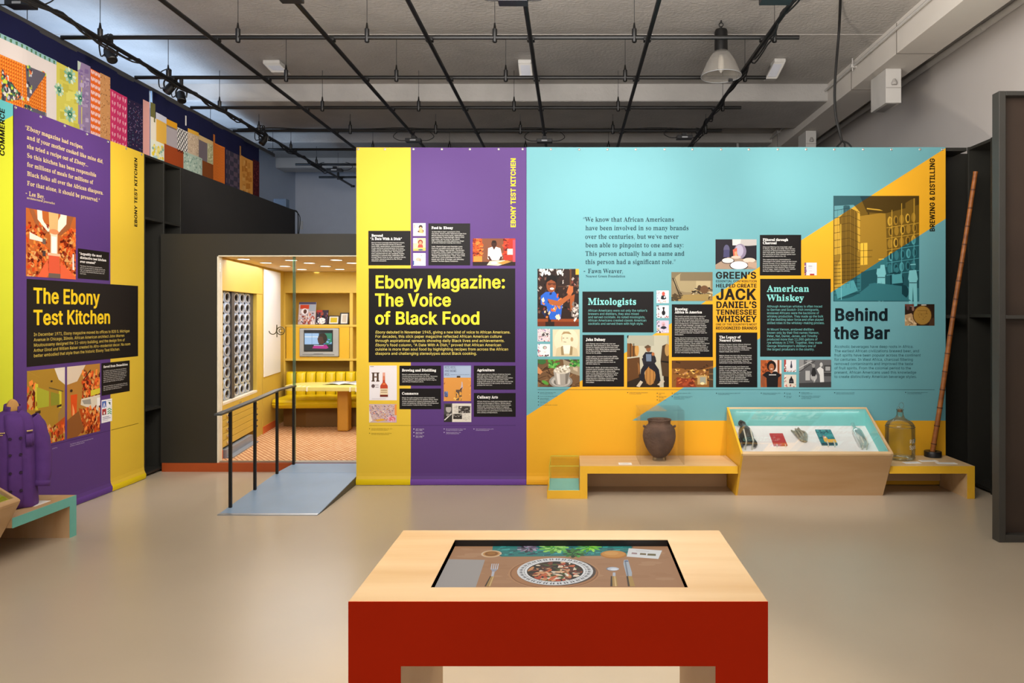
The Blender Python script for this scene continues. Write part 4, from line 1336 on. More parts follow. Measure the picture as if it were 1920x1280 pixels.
# photographs of the teal banner
photo_m(b2, (1007.8, 1085.5, 504, 611.5), '2c1d18', [
    ('n', 90, 21, 0, 0, 1, 0.75, 0.05, 0.05, ['6a4a3a', 'a89a92', '3c2a24', 'd8cfc8', '7a3a30', '15100e']), ('n', 26, 22, 0.05, 0, 0.65, 0.1, 0.04, 0.08, ['d8d2cc', '8a8078', 'f0ece8']), ('r', 0.78, 0, 0.82, 0.75, '5c3a22'), ('r', 0.0, 0.3, 1, 0.315, '4a2f20'), ('r', 0.92, 0, 1, 0.1, 'e0a830'),
    ('r', 0, 0.9, 1, 1, '6b2f18'), ('r', 0, 0.87, 1, 0.92, '8f4521'),
    ('p', [(0.08, 0.47), (0.2, 0.4), (0.42, 0.4), (0.52, 0.5), (0.6, 0.62), (0.56, 0.88), (0.3, 0.88), (0.22, 0.65), (0.08, 0.62)], '2a5fc0'),
    ('n', 24, 23, 0.12, 0.42, 0.56, 0.86, 0.08, 0.06, ['e8c090', 'd97a3a', 'f0dcb8', 'c85a2c', '1f2a50']), ('e', 0.33, 0.29, 0.115, 0.12, '8a4a2a'), ('p', [(0.2, 0.24), (0.22, 0.13), (0.34, 0.1), (0.46, 0.13), (0.47, 0.24), (0.33, 0.19)], '140f0d'),
    ('e', 0.35, 0.345, 0.05, 0.02, 'f4e9e2'), ('l', [(0.25, 0.26), (0.46, 0.26)], '1d1210', 0.012), ('e', 0.29, 0.265, 0.04, 0.022, '5a2f1c'), ('e', 0.41, 0.265, 0.04, 0.022, '5a2f1c'),
    ('p', [(0.24, 0.52), (0.5, 0.56), (0.72, 0.46), (0.76, 0.38), (0.84, 0.4), (0.8, 0.5), (0.55, 0.65), (0.3, 0.62)], 'a85c30'), ('p', [(0.7, 0.42), (0.76, 0.28), (0.8, 0.3), (0.86, 0.3), (0.86, 0.4), (0.8, 0.46)], 'b8683a'), ('p', [(0.78, 0.48), (0.9, 0.44), (0.86, 0.72), (0.8, 0.72)], 'a05428'),
    ('n', 26, 24, 0.82, 0.6, 1, 0.88, 0.04, 0.1, ['c8bcb4', '7a706a', 'e4dcd4'])], 'printed photo of a bartender in a blue flowered shirt')
photo_m(b2, (1036.3, 1087, 617.3, 668), 'd9cbaa', [('e', 0.5, 0.42, 0.45, 0.5, 'e2d6b8'), ('p', [(0.1, 1), (0.15, 0.7), (0.4, 0.58), (0.65, 0.58), (0.9, 0.72), (0.95, 1)], 'cdbd98'), ('e', 0.47, 0.34, 0.16, 0.22, 'cbb188'), ('p', [(0.32, 0.2), (0.4, 0.08), (0.6, 0.08), (0.72, 0.2), (0.76, 0.4), (0.66, 0.42), (0.62, 0.22), (0.45, 0.16)], 'a98f66'), ('e', 0.71, 0.37, 0.05, 0.08, 'b89a70'), ('l', [(0.36, 0.32), (0.43, 0.32)], '7a6040', 0.02), ('l', [(0.5, 0.32), (0.57, 0.32)], '7a6040', 0.02), ('l', [(0.4, 0.46), (0.5, 0.47)], '8a6c48', 0.02), ('p', [(0.36, 0.58), (0.4, 0.9), (0.62, 0.9), (0.66, 0.58)], 'f0e8d6'), ('p', [(0.3, 0.65), (0.38, 0.6), (0.42, 0.95), (0.32, 0.95)], '9a855f'), ('p', [(0.66, 0.6), (0.74, 0.66), (0.72, 0.95), (0.62, 0.95)], '9a855f')], 'printed sepia portrait of a person')
photo_m(b2, (1008.2, 1087, 673.4, 725), '6f5238', [
    ('r', 0, 0, 1, 0.2, '4c4038'), ('n', 40, 31, 0, 0.25, 1, 1, 0.3, 0.04, ['7c5c3e', '5c4028', '8a6846', '48321f']), ('p', [(0.0, 0.25), (0.12, 0.45), (0.06, 0.55), (0, 0.5)], 'c98a5a'),
    ('p', [(0.6, 0), (1, 0.25), (1, 0.6), (0.8, 0.5), (0.62, 0.2)], '9a8a72'), ('p', [(0.68, 0.05), (0.95, 0.3), (0.95, 0.45), (0.8, 0.35)], 'c0b096'), ('n', 30, 32, 0.28, 0.0, 0.5, 0.4, 0.09, 0.09, ['3f8a3a', '5aa848', '2c6a2c', '74b85a']), ('n', 20, 33, 0.74, 0.0, 1, 0.25, 0.09, 0.09, ['3f8a3a', '2c6a2c', '6aac52']),
    ('e', 0.55, 0.8, 0.28, 0.24, '8e8a84'), ('e', 0.55, 0.8, 0.23, 0.19, 'b8b3ac'), ('e', 0.55, 0.82, 0.17, 0.14, '6f6a64'), ('p', [(0.37, 0.42), (0.78, 0.42), (0.71, 0.9), (0.62, 0.96), (0.5, 0.96), (0.44, 0.9)], 'a39c93'), ('p', [(0.44, 0.48), (0.52, 0.5), (0.54, 0.92), (0.48, 0.9)], 'd8d2ca'), ('p', [(0.66, 0.46), (0.76, 0.44), (0.7, 0.88), (0.66, 0.9)], '756e66'), ('e', 0.58, 0.4, 0.2, 0.13, 'cdc4b4'), ('n', 40, 34, 0.42, 0.22, 0.74, 0.46, 0.06, 0.06, ['e4dccc', 'b0a48e', 'f0eade', '948a76']), ('e', 0.18, 0.84, 0.09, 0.06, '5a9a3c', 0.5), ('e', 0.1, 0.08, 0.1, 0.1, '3a6a38')], 'printed photo of a frosted silver julep cup with mint')
photo_m(b2, (1175.7, 1253.9, 628.6, 725.5), 'b9b6a2', [
    ('r', 0, 0, 1, 0.2, 'a8a694'), ('e', 0.12, 0.02, 0.13, 0.06, '2a2826'), ('r', 0, 0.75, 1, 1, '2c2219'), ('p', [(0, 0.15), (0.24, 0.17), (0.27, 0.3), (0.24, 0.4), (0, 0.42)], '7a5028'), ('e', 0.235, 0.28, 0.05, 0.12, 'c0904e'), ('l', [(0.08, 0.15), (0.08, 0.42)], '33251a', 0.02), ('l', [(0.16, 0.155), (0.16, 0.41)], '33251a', 0.02),
    ('p', [(0, 0.45), (0.3, 0.42), (0.32, 0.8), (0, 0.9)], '5c3c20'), ('e', 0.18, 0.65, 0.13, 0.16, '8a5c30'), ('p', [(0.84, 0.2), (0.95, 0.16), (1, 0.2), (1, 0.8), (0.84, 0.78), (0.8, 0.5)], '4a3826'), ('e', 0.96, 0.28, 0.06, 0.12, 'b08a54'), ('l', [(0.82, 0.5), (1, 0.52)], '1d1712', 0.03), ('e', 0.55, 0.76, 0.13, 0.2, 'b07c40'), ('l', [(0.47, 0.6), (0.46, 0.94)], '6a4420', 0.012), ('l', [(0.55, 0.58), (0.55, 0.95)], '6a4420', 0.012), ('l', [(0.63, 0.6), (0.64, 0.94)], '6a4420', 0.012),
    ('p', [(0.37, 0.4), (0.44, 0.32), (0.6, 0.32), (0.68, 0.42), (0.7, 0.5), (0.64, 0.56), (0.42, 0.56)], '25242a'), ('p', [(0.45, 0.36), (0.58, 0.36), (0.58, 0.5), (0.46, 0.5)], '6a7a90'), ('e', 0.51, 0.26, 0.055, 0.055, '8a5636'), ('p', [(0.41, 0.22), (0.5, 0.18), (0.58, 0.22), (0.55, 0.235), (0.44, 0.25)], '5a4632'), ('e', 0.62, 0.36, 0.035, 0.035, 'a8683e'),
    ('p', [(0.42, 0.54), (0.56, 0.56), (0.42, 0.7), (0.38, 0.9), (0.3, 0.9), (0.33, 0.66)], '1f1e26'), ('p', [(0.54, 0.54), (0.66, 0.54), (0.76, 0.66), (0.8, 0.88), (0.72, 0.88), (0.66, 0.7), (0.52, 0.62)], '1f1e26'), ('p', [(0.22, 0.98), (0.32, 0.87), (0.38, 0.9), (0.3, 1)], 'c4b8a4'), ('p', [(0.72, 0.95), (0.86, 0.85), (0.9, 0.89), (0.78, 0.97)], 'c4b8a4'), ('p', [(0.35, 0.45), (0.4, 0.42), (0.43, 0.54), (0.4, 0.6)], '2c2a30')], 'printed photo of a person seated on a whiskey barrel')
photo_m(b2, (1258.4, 1336, 510, 564.2), '8a7a5c', [('r', 0, 0, 1, 0.3, '7a6c52'), ('e', 0.4, 0.35, 0.35, 0.35, 'a2926e'), ('r', 0.6, 0.25, 0.95, 0.72, 'b4a47e'), ('p', [(0, 0.8), (1, 0.75), (1, 1), (0, 1)], '9c8450'), ('p', [(0.02, 0.2), (0.05, 0.2), (0.25, 0.92), (0.21, 0.92)], '3c3222'), ('l', [(0.08, 0.2), (0.26, 0.9)], '3c3222', 0.012), ('n', 10, 41, 0.0, 0.75, 0.2, 0.98, 0.14, 0.1, ['4a3c26', '5c4a2e']), ('n', 60, 42, 0.46, 0.55, 0.98, 0.98, 0.045, 0.11, ['3c3024', '8a6c48', 'd0c09a', '5a4630', 'a08458', '2a2118']), ('e', 0.68, 0.55, 0.05, 0.1, '4a3826'), ('e', 0.8, 0.6, 0.1, 0.14, '6a4c32'), ('n', 8, 43, 0.2, 0.72, 0.3, 0.9, 0.03, 0.08, ['4a3c28'])], 'printed brown engraving of brewery workers')
photo_m(b2, (1259.3, 1337, 675.5, 725.6), '8a5a2a', [('p', [(0, 0), (1, 0), (1, 0.2), (0.7, 0.35), (0, 0.3)], '5c3c22'), ('l', [(0.1, 0.05), (0.75, 0.3)], '3a2616', 0.05), ('l', [(0.4, 0), (0.8, 0.25)], '3a2616', 0.04), ('l', [(0.7, 0), (0.88, 0.22)], '3a2616', 0.03), ('n', 70, 45, 0.05, 0.32, 0.9, 0.75, 0.07, 0.06, ['d8a448', 'b07c30', 'e8c06a', '7a4c22', '4a2e18', 'c08a5a']), ('p', [(0.12, 0.62), (0.5, 0.7), (0.6, 1), (0.1, 1)], '8a3a20'), ('n', 20, 46, 0.15, 0.65, 0.55, 0.98, 0.09, 0.09, ['a84a28', '6a2a18', 'c86a3a']), ('r', 0.62, 0.56, 0.85, 0.9, 'c0a068'), ('r', 0.68, 0.62, 0.82, 0.86, '9a9a8a'), ('e', 0.74, 0.86, 0.05, 0.05, 'f4dca8'), ('r', 0.9, 0.3, 1, 1, '4a3826'), ('l', [(0.9, 0.5), (1, 0.5)], '7a6040', 0.04), ('l', [(0.9, 0.7), (1, 0.72)], '7a6040', 0.04)], 'printed warm photo of a tavern room')
photo_m(b2, (1341.3, 1418.4, 448.6, 504.5), '231f26', [('p', [(0.4, 0), (1, 0), (1, 0.2), (0.8, 0.22), (0.4, 0.2)], 'b8b2ae'), ('l', [(0.4, 0), (0.41, 0.6)], '1a171c', 0.015), ('p', [(0.42, 0), (0.62, 0), (0.6, 0.2), (0.42, 0.2)], 'd6d0cc'), ('e', 0.27, 0.35, 0.075, 0.17, '5a5874'), ('p', [(0.19, 0.6), (0.2, 0.35), (0.34, 0.35), (0.34, 0.6)], '48466a'), ('e', 0.6, 0.4, 0.15, 0.25, '8a7e94'), ('e', 0.58, 0.38, 0.1, 0.2, 'b0a8bc'), ('p', [(0.44, 0.6), (0.42, 0.35), (0.52, 0.28), (0.53, 0.5), (0.58, 0.6)], 'c8604a'), ('p', [(0.48, 0.6), (0.46, 0.42), (0.52, 0.4), (0.53, 0.6)], 'e89a70'), ('p', [(0, 0.85), (0.3, 0.6), (1, 0.7), (1, 1), (0, 1)], 'a08a76'), ('e', 0.3, 0.72, 0.16, 0.1, '3a3030'), ('e', 0.3, 0.71, 0.14, 0.085, 'e2d8d0'), ('e', 0.5, 0.6, 0.12, 0.05, 'd0b8a8'), ('e', 0.82, 0.7, 0.15, 0.08, 'd8c4b4'), ('e', 0.57, 0.88, 0.23, 0.15, '2c2626'), ('e', 0.57, 0.87, 0.21, 0.135, 'efe8e4'), ('p', [(0.8, 0.75), (1, 0.78), (1, 1), (0.78, 0.9)], 'b89a84')], 'printed photo of barrels being charred in smoke')
photo_m(b2, (1425.8, 1465, 674.6, 725.6), 'a0522a', [('r', 0.55, 0, 1, 0.5, 'd8c4b8'), ('r', 0.8, 0, 0.9, 0.6, '8a4a2a'), ('n', 20, 51, 0.0, 0, 0.35, 0.6, 0.12, 0.1, ['c86a34', '7a3a1c', 'b85a2c']), ('e', 0.52, 0.22, 0.22, 0.2, '1c1412'), ('e', 0.52, 0.27, 0.13, 0.14, 'a0603e'), ('l', [(0.47, 0.33), (0.57, 0.33)], 'f0e4dc', 0.025), ('p', [(0.08, 0.55), (0.3, 0.42), (0.75, 0.42), (0.98, 0.56), (0.84, 0.66), (0.82, 1), (0.3, 1), (0.28, 0.66)], '1c1a1c'), ('p', [(0.08, 0.56), (0.02, 0.8), (0.12, 1), (0.22, 0.98), (0.18, 0.78), (0.26, 0.64)], '8a4c30'), ('p', [(0.98, 0.58), (1, 0.85), (0.88, 1), (0.82, 0.9), (0.9, 0.74), (0.84, 0.64)], '8a4c30'), ('r', 0.4, 0.53, 0.74, 0.56, 'd8d4d0'), ('p', [(0.42, 0.42), (0.52, 0.5), (0.62, 0.42)], 'a0603e')], 'printed photo of a person in a black T-shirt')
photo_m(b2, (1497.5, 1558, 674, 725.6), '5e5d5e', [('p', [(0, 0), (0.4, 0), (0, 0.5)], '8a8988'), ('l', [(0, 0.3), (0.4, 0.05)], 'b8b6b4', 0.03), ('l', [(0, 0.45), (0.5, 0.05)], '3c3b3c', 0.03), ('l', [(0.2, 0.05), (0.5, 0.2)], 'a09e9c', 0.02), ('r', 0.78, 0.2, 1, 0.6, '3a393a'), ('r', 0.82, 0.25, 0.97, 0.4, '9a9998'), ('l', [(0.78, 0.45), (1, 0.45)], 'a09e9c', 0.015), ('p', [(0.2, 0.4), (0.34, 0.4), (0.34, 0.75), (0.2, 0.75)], 'b0aeac'), ('e', 0.46, 0.62, 0.1, 0.14, 'a8a6a4'), ('p', [(0.38, 0.5), (0.42, 0.3), (0.5, 0.3), (0.54, 0.5), (0.5, 0.6), (0.4, 0.6)], '2a292a'), ('e', 0.45, 0.22, 0.05, 0.07, '8a8886'), ('p', [(0.55, 0.35), (0.66, 0.25), (0.76, 0.35), (0.78, 0.85), (0.66, 0.9), (0.64, 0.55)], 'd2d0cd'), ('e', 0.69, 0.18, 0.045, 0.08, 'bab8b5'), ('p', [(0, 0.85), (1, 0.8), (1, 1), (0, 1)], '3a393a'), ('l', [(0.42, 0.98), (0.5, 0.72)], 'c8c6c4', 0.03), ('l', [(0.4, 0.72), (0.56, 0.9)], '8a8886', 0.03)], 'printed black and white photo of people at a still')
photo_m(b2, (1696, 1751.3, 570, 610.4), '2c1d14', [('p', [(0, 0.5), (0.22, 0.42), (0.36, 0.7), (0.4, 1), (0, 1)], 'b09068'), ('n', 26, 61, 0.0, 0.5, 0.36, 1, 0.1, 0.06, ['c4a67e', '96764e', 'd2b890']), ('e', 0.59, 0.52, 0.33, 0.47, '4a3018'), ('e', 0.59, 0.52, 0.3, 0.43, 'a07a36'), ('l', [(0.42, 0.3), (0.76, 0.3)], '6a4a1c', 0.02), ('l', [(0.42, 0.45), (0.78, 0.45)], '7a5822', 0.015), ('n', 12, 62, 0.45, 0.3, 0.75, 0.75, 0.09, 0.02, ['6a4a1c']), ('r', 0.0, 0, 0.3, 0.1, '6a3a2c'), ('e', 0.1, 0.15, 0.05, 0.14, '5c3c3a'), ('e', 0.27, 0.2, 0.04, 0.12, '8a6a5c'), ('p', [(0.85, 0.7), (1, 0.6), (1, 1), (0.8, 1)], '4a3222'), ('r', 0.55, 0.02, 0.72, 0.06, 'e0d4c0')], 'printed photo of a round barrel end')
# duotone distillery photograph: gold over the gold field, teal over the teal field
mb = MB()
X0, X1, Y0, Y1 = 1562.2, 1722.6, 367, 565
def duo(px, py):
    return px, py
cols = 22
for j in range(cols):
    a = X0 + (X1 - X0) * j / cols; b = X0 + (X1 - X0) * (j + 1) / cols
    for (ya, yb_, c) in ((lambda x: Y0, lambda x: min(max(edge_hi(x), Y0), Y1), '2e5158'), (lambda x: min(max(edge_hi(x), Y0), Y1), lambda x: min(max(edge_lo(x), Y0), Y1), '6b5118'), (lambda x: min(max(edge_lo(x), Y0), Y1), lambda x: Y1, '205159')):
        if abs(ya(a) - yb_(a)) < 0.01 and abs(ya(b) - yb_(b)) < 0.01:
            continue
        MAIN.poly(mb, [(U(a), V(yb_(a))), (U(b), V(yb_(b))), (U(b), V(ya(b))), (U(a), V(ya(a)))], 0.0006, c)


def zone(px, py):
    return 0 if py < edge_hi(px) else (1 if py < edge_lo(px) else 2)


def dpoly(pts, lights, k):
    """split a printed shape along the two colour edges; lights = tone for teal-dark, gold, teal"""
    def cut(poly, edge, below):
        out = []
        n = len(poly)
        for i in range(n):
            p, q = poly[i], poly[(i + 1) % n]
            fp = p[1] - edge(p[0]); fq = q[1] - edge(q[0])
            if not below:
                fp, fq = -fp, -fq
            if fp >= 0:
                out.append(p)
            if (fp >= 0) != (fq >= 0):
                t = fp / (fp - fq)
                out.append((p[0] + (q[0] - p[0]) * t, p[1] + (q[1] - p[1]) * t))
        return out if len(out) > 2 else []
    hi = cut(pts, edge_hi, False)
    mid = cut(pts, edge_hi, True)
    lo = cut(mid, edge_lo, True) if mid else []
    mid = cut(mid, edge_lo, False) if mid else []
    for poly, c in ((hi, lights[0]), (mid, lights[1]), (lo, lights[2])):
        if poly:
            MAIN.poly(mb, [(U(x), V(y)) for x, y in poly], k, c)


def line(a, b, w, lights, k):
    dx, dy = b[0] - a[0], b[1] - a[1]; L = math.hypot(dx, dy)
    nx, ny = -dy / L * w / 2, dx / L * w / 2
    dpoly([(a[0] + nx, a[1] + ny), (b[0] + nx, b[1] + ny), (b[0] - nx, b[1] - ny), (a[0] - nx, a[1] - ny)], lights, k)


def ell(cx, cy, rx, ry, n=14): return [(cx + rx * math.cos(2 * math.pi * i / n), cy + ry * math.sin(2 * math.pi * i / n)) for i in range(n)]


LT, MD, DKK = ('5a8f96', 'c39a35', '4f9aa2'), ('3f6f78', '9a7626', '327078'), ('1f3a42', '47350f', '123a42')
HL = ('8ac2c6', 'e6b73e', '79c0c6')
kk = 0.0008
dpoly([(1564, 386), (1600, 384), (1612, 398), (1614, 540), (1564, 540)], LT, kk)                    # the big vat
dpoly([(1564, 480), (1614, 470), (1614, 545), (1564, 560)], MD, kk + 1e-4)
for y in range(392, 480, 14):
    line((1563, y + 3), (1592, y - 2), 0.9, DKK, kk + 3e-4); line((1592, y - 2), (1613, y + 8), 0.9, DKK, kk + 3e-4)
for y in range(490, 560, 7):
    line((1563, y), (1612, y - 3), 1.0, DKK, kk + 3e-4)
for x in (1570, 1578, 1586, 1594, 1602, 1608):
    line((x, 392), (x, 540), 0.5, MD, kk + 2e-4)
line((1576, 420), (1577, 562), 1.2, HL, kk + 4e-4)
dpoly([(1612, 405), (1660, 398), (1664, 500), (1612, 510)], MD, kk)
dpoly([(1612, 368), (1722, 368), (1722, 384), (1660, 400), (1625, 398)], DKK, kk + 1e-4)
for a, b in (((1627, 392), (1662, 394)), ((1628, 396), (1630, 470)), ((1655, 396), (1656, 470))):
    line(a, b, 3.0, DKK, kk + 2e-4)
line((1625, 391), (1662, 395), 2.2, LT, kk + 3e-4)
dpoly([(1613, 456), (1626, 455), (1626, 496), (1613, 497)], HL, kk + 4e-4)
dpoly([(1631, 459), (1638, 458), (1638, 494), (1631, 494)], HL, kk + 4e-4)
line((1613, 470), (1638, 469), 0.8, DKK, kk + 5e-4); line((1619, 456), (1619, 496), 0.8, DKK, kk + 5e-4); line((1613, 482), (1638, 481), 0.8, DKK, kk + 5e-4)
for j, y in enumerate((408, 428, 450, 474, 497)):                                                     # barrel racks
    for i in range(5):
        x = 1668 + i * 11 + (j % 2) * 1.5
        dpoly(ell(x, y + (1722 - x) * 0.16 - 2, 4.2, 9.0), MD if (i + j) % 3 else LT, kk + 2e-4)
        dpoly(ell(x + 0.8, y + (1722 - x) * 0.16 - 2, 2.4, 6.2), DKK if (i + j) % 2 else MD, kk + 3e-4)
    line((1662, y + 19), (1722, y + 10), 1.0, LT, kk + 4e-4)
for x in (1672, 1690, 1713):
    line((x, 372), (x, 522), 1.2, LT, kk + 4e-4)
dpoly([(1564, 545), (1640, 530), (1722, 540), (1722, 564), (1564, 564)], MD, kk + 1e-4)
dpoly([(1564, 535), (1600, 525), (1608, 545), (1570, 560)], LT, kk + 3e-4)
# three workers and barrels in front
for px, py, s in ((1652, 487, 1.0), (1711, 497, 1.0)):
    dpoly([(px - 8 * s, py + 60), (px - 7 * s, py + 22), (px + 7 * s, py + 22), (px + 8 * s, py + 76), (px + 2, py + 78), (px, py + 40), (px - 2, py + 78), (px - 7, py + 77)], HL, kk + 6e-4)
    dpoly([(px - 9 * s, py + 26), (px - 7 * s, py + 10), (px + 6 * s, py + 9), (px + 9 * s, py + 26), (px + 6, py + 33), (px - 6, py + 33)], HL, kk + 6e-4)
    dpoly(ell(px, py + 3, 3.8, 5.2), MD, kk + 7e-4); line((px - 5, py - 1), (px + 5, py - 1.5), 2.0, HL, kk + 8e-4)
    line((px - 7, py + 33), (px + 7, py + 33), 1.4, DKK, kk + 8e-4)
dpoly([(1668, 512), (1684, 508), (1694, 520), (1692, 548), (1670, 550)], DKK, kk + 5e-4)
dpoly(ell(1681, 506, 4, 5), MD, kk + 6e-4); dpoly([(1672, 515), (1690, 513), (1692, 530), (1672, 532)], LT, kk + 6e-4)
dpoly(ell(1672, 545, 8, 12), MD, kk + 7e-4); dpoly(ell(1694, 547, 9, 13), DKK, kk + 7e-4)
mb.build('printed_photograph', INK, b2, label='tall duotone print of a distillery with barrel racks and workers')
# little thumbnails
PINKS = ['d86a70', '8a5a90', 'c8b0b8', '4a3a48', 'e8d8dc', '6a7aa8']
thumbs = [((1008, 1031.4, 616.4, 639.8), 'e4c8cc', [('n', 50, 71, 0, 0, 1, 1, 0.12, 0.09, PINKS), ('r', 0.3, 0.24, 0.92, 0.6, 'd8d0cc'), ('n', 26, 72, 0.34, 0.28, 0.9, 0.58, 0.1, 0.1, ['2a2426', '4a4044'])]),
          ((1008, 1031.4, 644.8, 668), 'e9e5e6', [('n', 24, 73, 0, 0, 0.2, 1, 0.12, 0.1, PINKS), ('n', 16, 74, 0, 0.86, 1, 1, 0.1, 0.1, ['5a2a30', '2a2428', 'c86a60', 'e8dada']), ('e', 0.58, 0.28, 0.17, 0.14, '8aa08a'), ('e', 0.6, 0.3, 0.09, 0.1, 'd0b0b4'), ('r', 0.5, 0.62, 0.66, 0.66, 'c0b49a')]),
          ((1230.8, 1253.8, 544.5, 568), 'e6e2e2', [('n', 18, 75, 0, 0, 0.22, 0.9, 0.1, 0.1, PINKS), ('e', 0.56, 0.26, 0.13, 0.17, 'c8584a'), ('p', [(0.34, 0.66), (0.4, 0.4), (0.7, 0.4), (0.8, 0.64), (0.66, 0.72), (0.46, 0.72)], '23262c'), ('r', 0.6, 0.46, 0.7, 0.6, 'e8e4e4'), ('n', 16, 76, 0, 0.84, 1, 1, 0.1, 0.09, ['e0b8b0', 'd88a80', 'f0e0da'])]),
          ((1230.8, 1253.8, 572.4, 595.8), 'e2dedf', [('n', 18, 77, 0, 0, 0.2, 0.9, 0.1, 0.1, ['5a4a5a', '2a242a', 'a88a90']), ('e', 0.57, 0.6, 0.15, 0.19, '1d1d21'), ('r', 0.52, 0.16, 0.63, 0.5, '1d1d21'), ('e', 0.57, 0.2, 0.1, 0.07, '1d1d21'), ('n', 14, 78, 0, 0.87, 1, 1, 0.1, 0.1, ['5a2a34', 'c8b8bc', '2a2428', 'a84a50'])]),
          ((1230.8, 1253.8, 600.6, 624), 'cbbfd2', [('n', 16, 79, 0, 0, 0.24, 0.9, 0.12, 0.1, ['5a4a6a', '1c1a24', 'd8c8a0', '3a5a4a']), ('e', 0.56, 0.3, 0.15, 0.2, 'd8a8b0'), ('e', 0.57, 0.36, 0.08, 0.1, 'a88a90'), ('p', [(0.3, 0.62), (0.45, 0.46), (0.7, 0.46), (0.84, 0.6), (0.6, 0.7)], '2a2a34'), ('n', 10, 80, 0, 0.84, 1, 1, 0.12, 0.1, ['e8e0e4', 'c83a3a', '2a2428'])]),
          ((1507.8, 1530.9, 492.3, 516), 'e3dfe4', [('r', 0, 0, 0.14, 1, '6a4a5a'), ('n', 14, 81, 0, 0, 0.14, 1, 0.1, 0.1, PINKS), ('r', 0.32, 0.26, 0.62, 0.3, '7a7680'), ('l', [(0.34, 0.42), (0.62, 0.42)], 'b0acb4', 0.02), ('l', [(0.34, 0.66), (0.62, 0.66)], 'a8a4ac', 0.02), ('r', 0.44, 0.88, 0.8, 1, 'b8383a')]),
          ((1469.7, 1492.4, 674, 696.9), 'd9d6d8', [('r', 0, 0, 0.16, 1, 'a83a34'), ('n', 10, 82, 0, 0.4, 0.2, 1, 0.1, 0.1, ['d8c8c0', '5a3a38', 'e8e0dc']), ('p', [(0.5, 0.55), (0.55, 0.32), (0.56, 0.1), (0.62, 0.1), (0.63, 0.32), (0.68, 0.55), (0.66, 0.68), (0.52, 0.68)], '3a3a4a'), ('n', 12, 83, 0, 0.85, 1, 1, 0.1, 0.1, ['5a4a4a', 'c8a8a0', '8a5a40'])]),
          ((1469.7, 1492.4, 702, 725.2), 'd3c9ba', [('n', 10, 84, 0, 0.1, 0.14, 1, 0.1, 0.1, ['a84a40', '5a3a38', 'e8e0dc']), ('p', [(0.4, 0.7), (0.42, 0.4), (0.54, 0.24), (0.54, 0.14), (0.64, 0.14), (0.64, 0.24), (0.76, 0.4), (0.8, 0.7)], '1e1c20'), ('r', 0.5, 0.48, 0.7, 0.6, '4a4850'), ('n', 14, 85, 0, 0.82, 1, 1, 0.1, 0.1, ['c8584a', 'e0c8b8', '8a3a34'])])]
for r, bg_, sh in thumbs:
    photo_m(b2, r, bg_, sh, None, 'printed_thumbnail')
mb = MB(); MAIN.rect(mb, U(1008.2), U(1751.5), V(730.4), V(729.7), 0.0006, '274a46')
mb.build('rule_line', INK, b2)
mb = MB()
caps = [(1012.5, 736.2, ['Bartender Tiffanie Barriere, 2019', 'Photo courtesy of the artist']), (1012.5, 743.2, ['Portrait of John Dabney, about 1870']), (1012.5, 747.2, ['Valentine Museum,', 'Richmond, Virginia']), (1012.5, 753.6, ['Silver julep cup', 'with crushed ice']), (1012.5, 759.6, ['Watch an interview with a mixologist']),
        (1179.7, 736.4, ['Distiller with his barrels, photographed', 'in Lynchburg, Tennessee']), (1235, 737.6, ['Listen to the', 'story']), (1235, 743.8, ['Read the recipe', 'for a julep']), (1235, 750, ['Meet the maker', 'online']), (1263, 737.4, ['Brewery workers, engraving, 1850s', 'New York']), (1263, 743.6, ['Tavern interior at the brewery museum,', 'Williamsburg, Virginia, courtesy of', 'Colonial Williamsburg']),
        (1346, 737.6, ['Burning sugar maple for charcoal, about 1930', 'Tennessee State Library']), (1430, 737.4, ['Master blender Victoria Butler, 2021', 'Courtesy of Uncle Nearest']), (1473.5, 737.2, ['Old Crock', 'Jug, 1890']), (1473.5, 743.4, ['Little Brown', 'Jug, 1880']), (1501.5, 736.4, ['Distillery workers', 'Lynchburg, about 1900']), (1501.5, 742.8, ['George Dickel distillery, Cascade Hollow,', 'Tennessee State Library and Archives,', 'Nashville, Tennessee']),
        (1567.5, 736.6, ['Workers in a barrel house, about 1905', 'Kentucky Historical Society collection']), (1700.3, 736.0, ['Barrel end, photographed in the rick house', 'at the Nearest Green Distillery'])]
for px, py, ls in caps:
    para_m(mb, ls, px, py, 2.3, 1.5, 'm', '1c3c40', px + max(text_width('m', s) for s in ls) * 1.35)
    mb.face([MAIN.w(U(px - 2.9 + 0.95 * math.cos(a * 0.9)), V(py - 0.8 + 0.95 * math.sin(a * 0.9)), 0.0008) for a in range(7)], 0, '14302f')
mb.build('caption_text', INK, b2)

# ---- left wall: yellow green banner at the very edge, then the purple and yellow one
def tri_banner():
    b = banner_mesh(LEFT, [(4.55, 'd0d436'), (5.026, 'd0d436')], ROWS).build('banner', INK, origin=(-4, 4.8, 0), smooth=True)
    tag(b, 'yellow-green banner with a teal corner cut off by the left edge', 'banner')
    m2 = MB(); LEFT.poly(m2, [(4.55, 2.62), (5.026, 2.955), (5.026, 3.035), (4.55, 3.035)], 0.0006, '66bcbf'); m2.build('printed_corner', INK, b, label='teal corner')
    m3 = MB(); write(m3, LEFT, 'COMMERCE', UL(3.2), VL(3, 293), 0.040, 'B', '1d1a10', u1=VL(3, 204), rot=True)
    m3.build('lettering', INK, b, label='black vertical lettering COMMERCE')


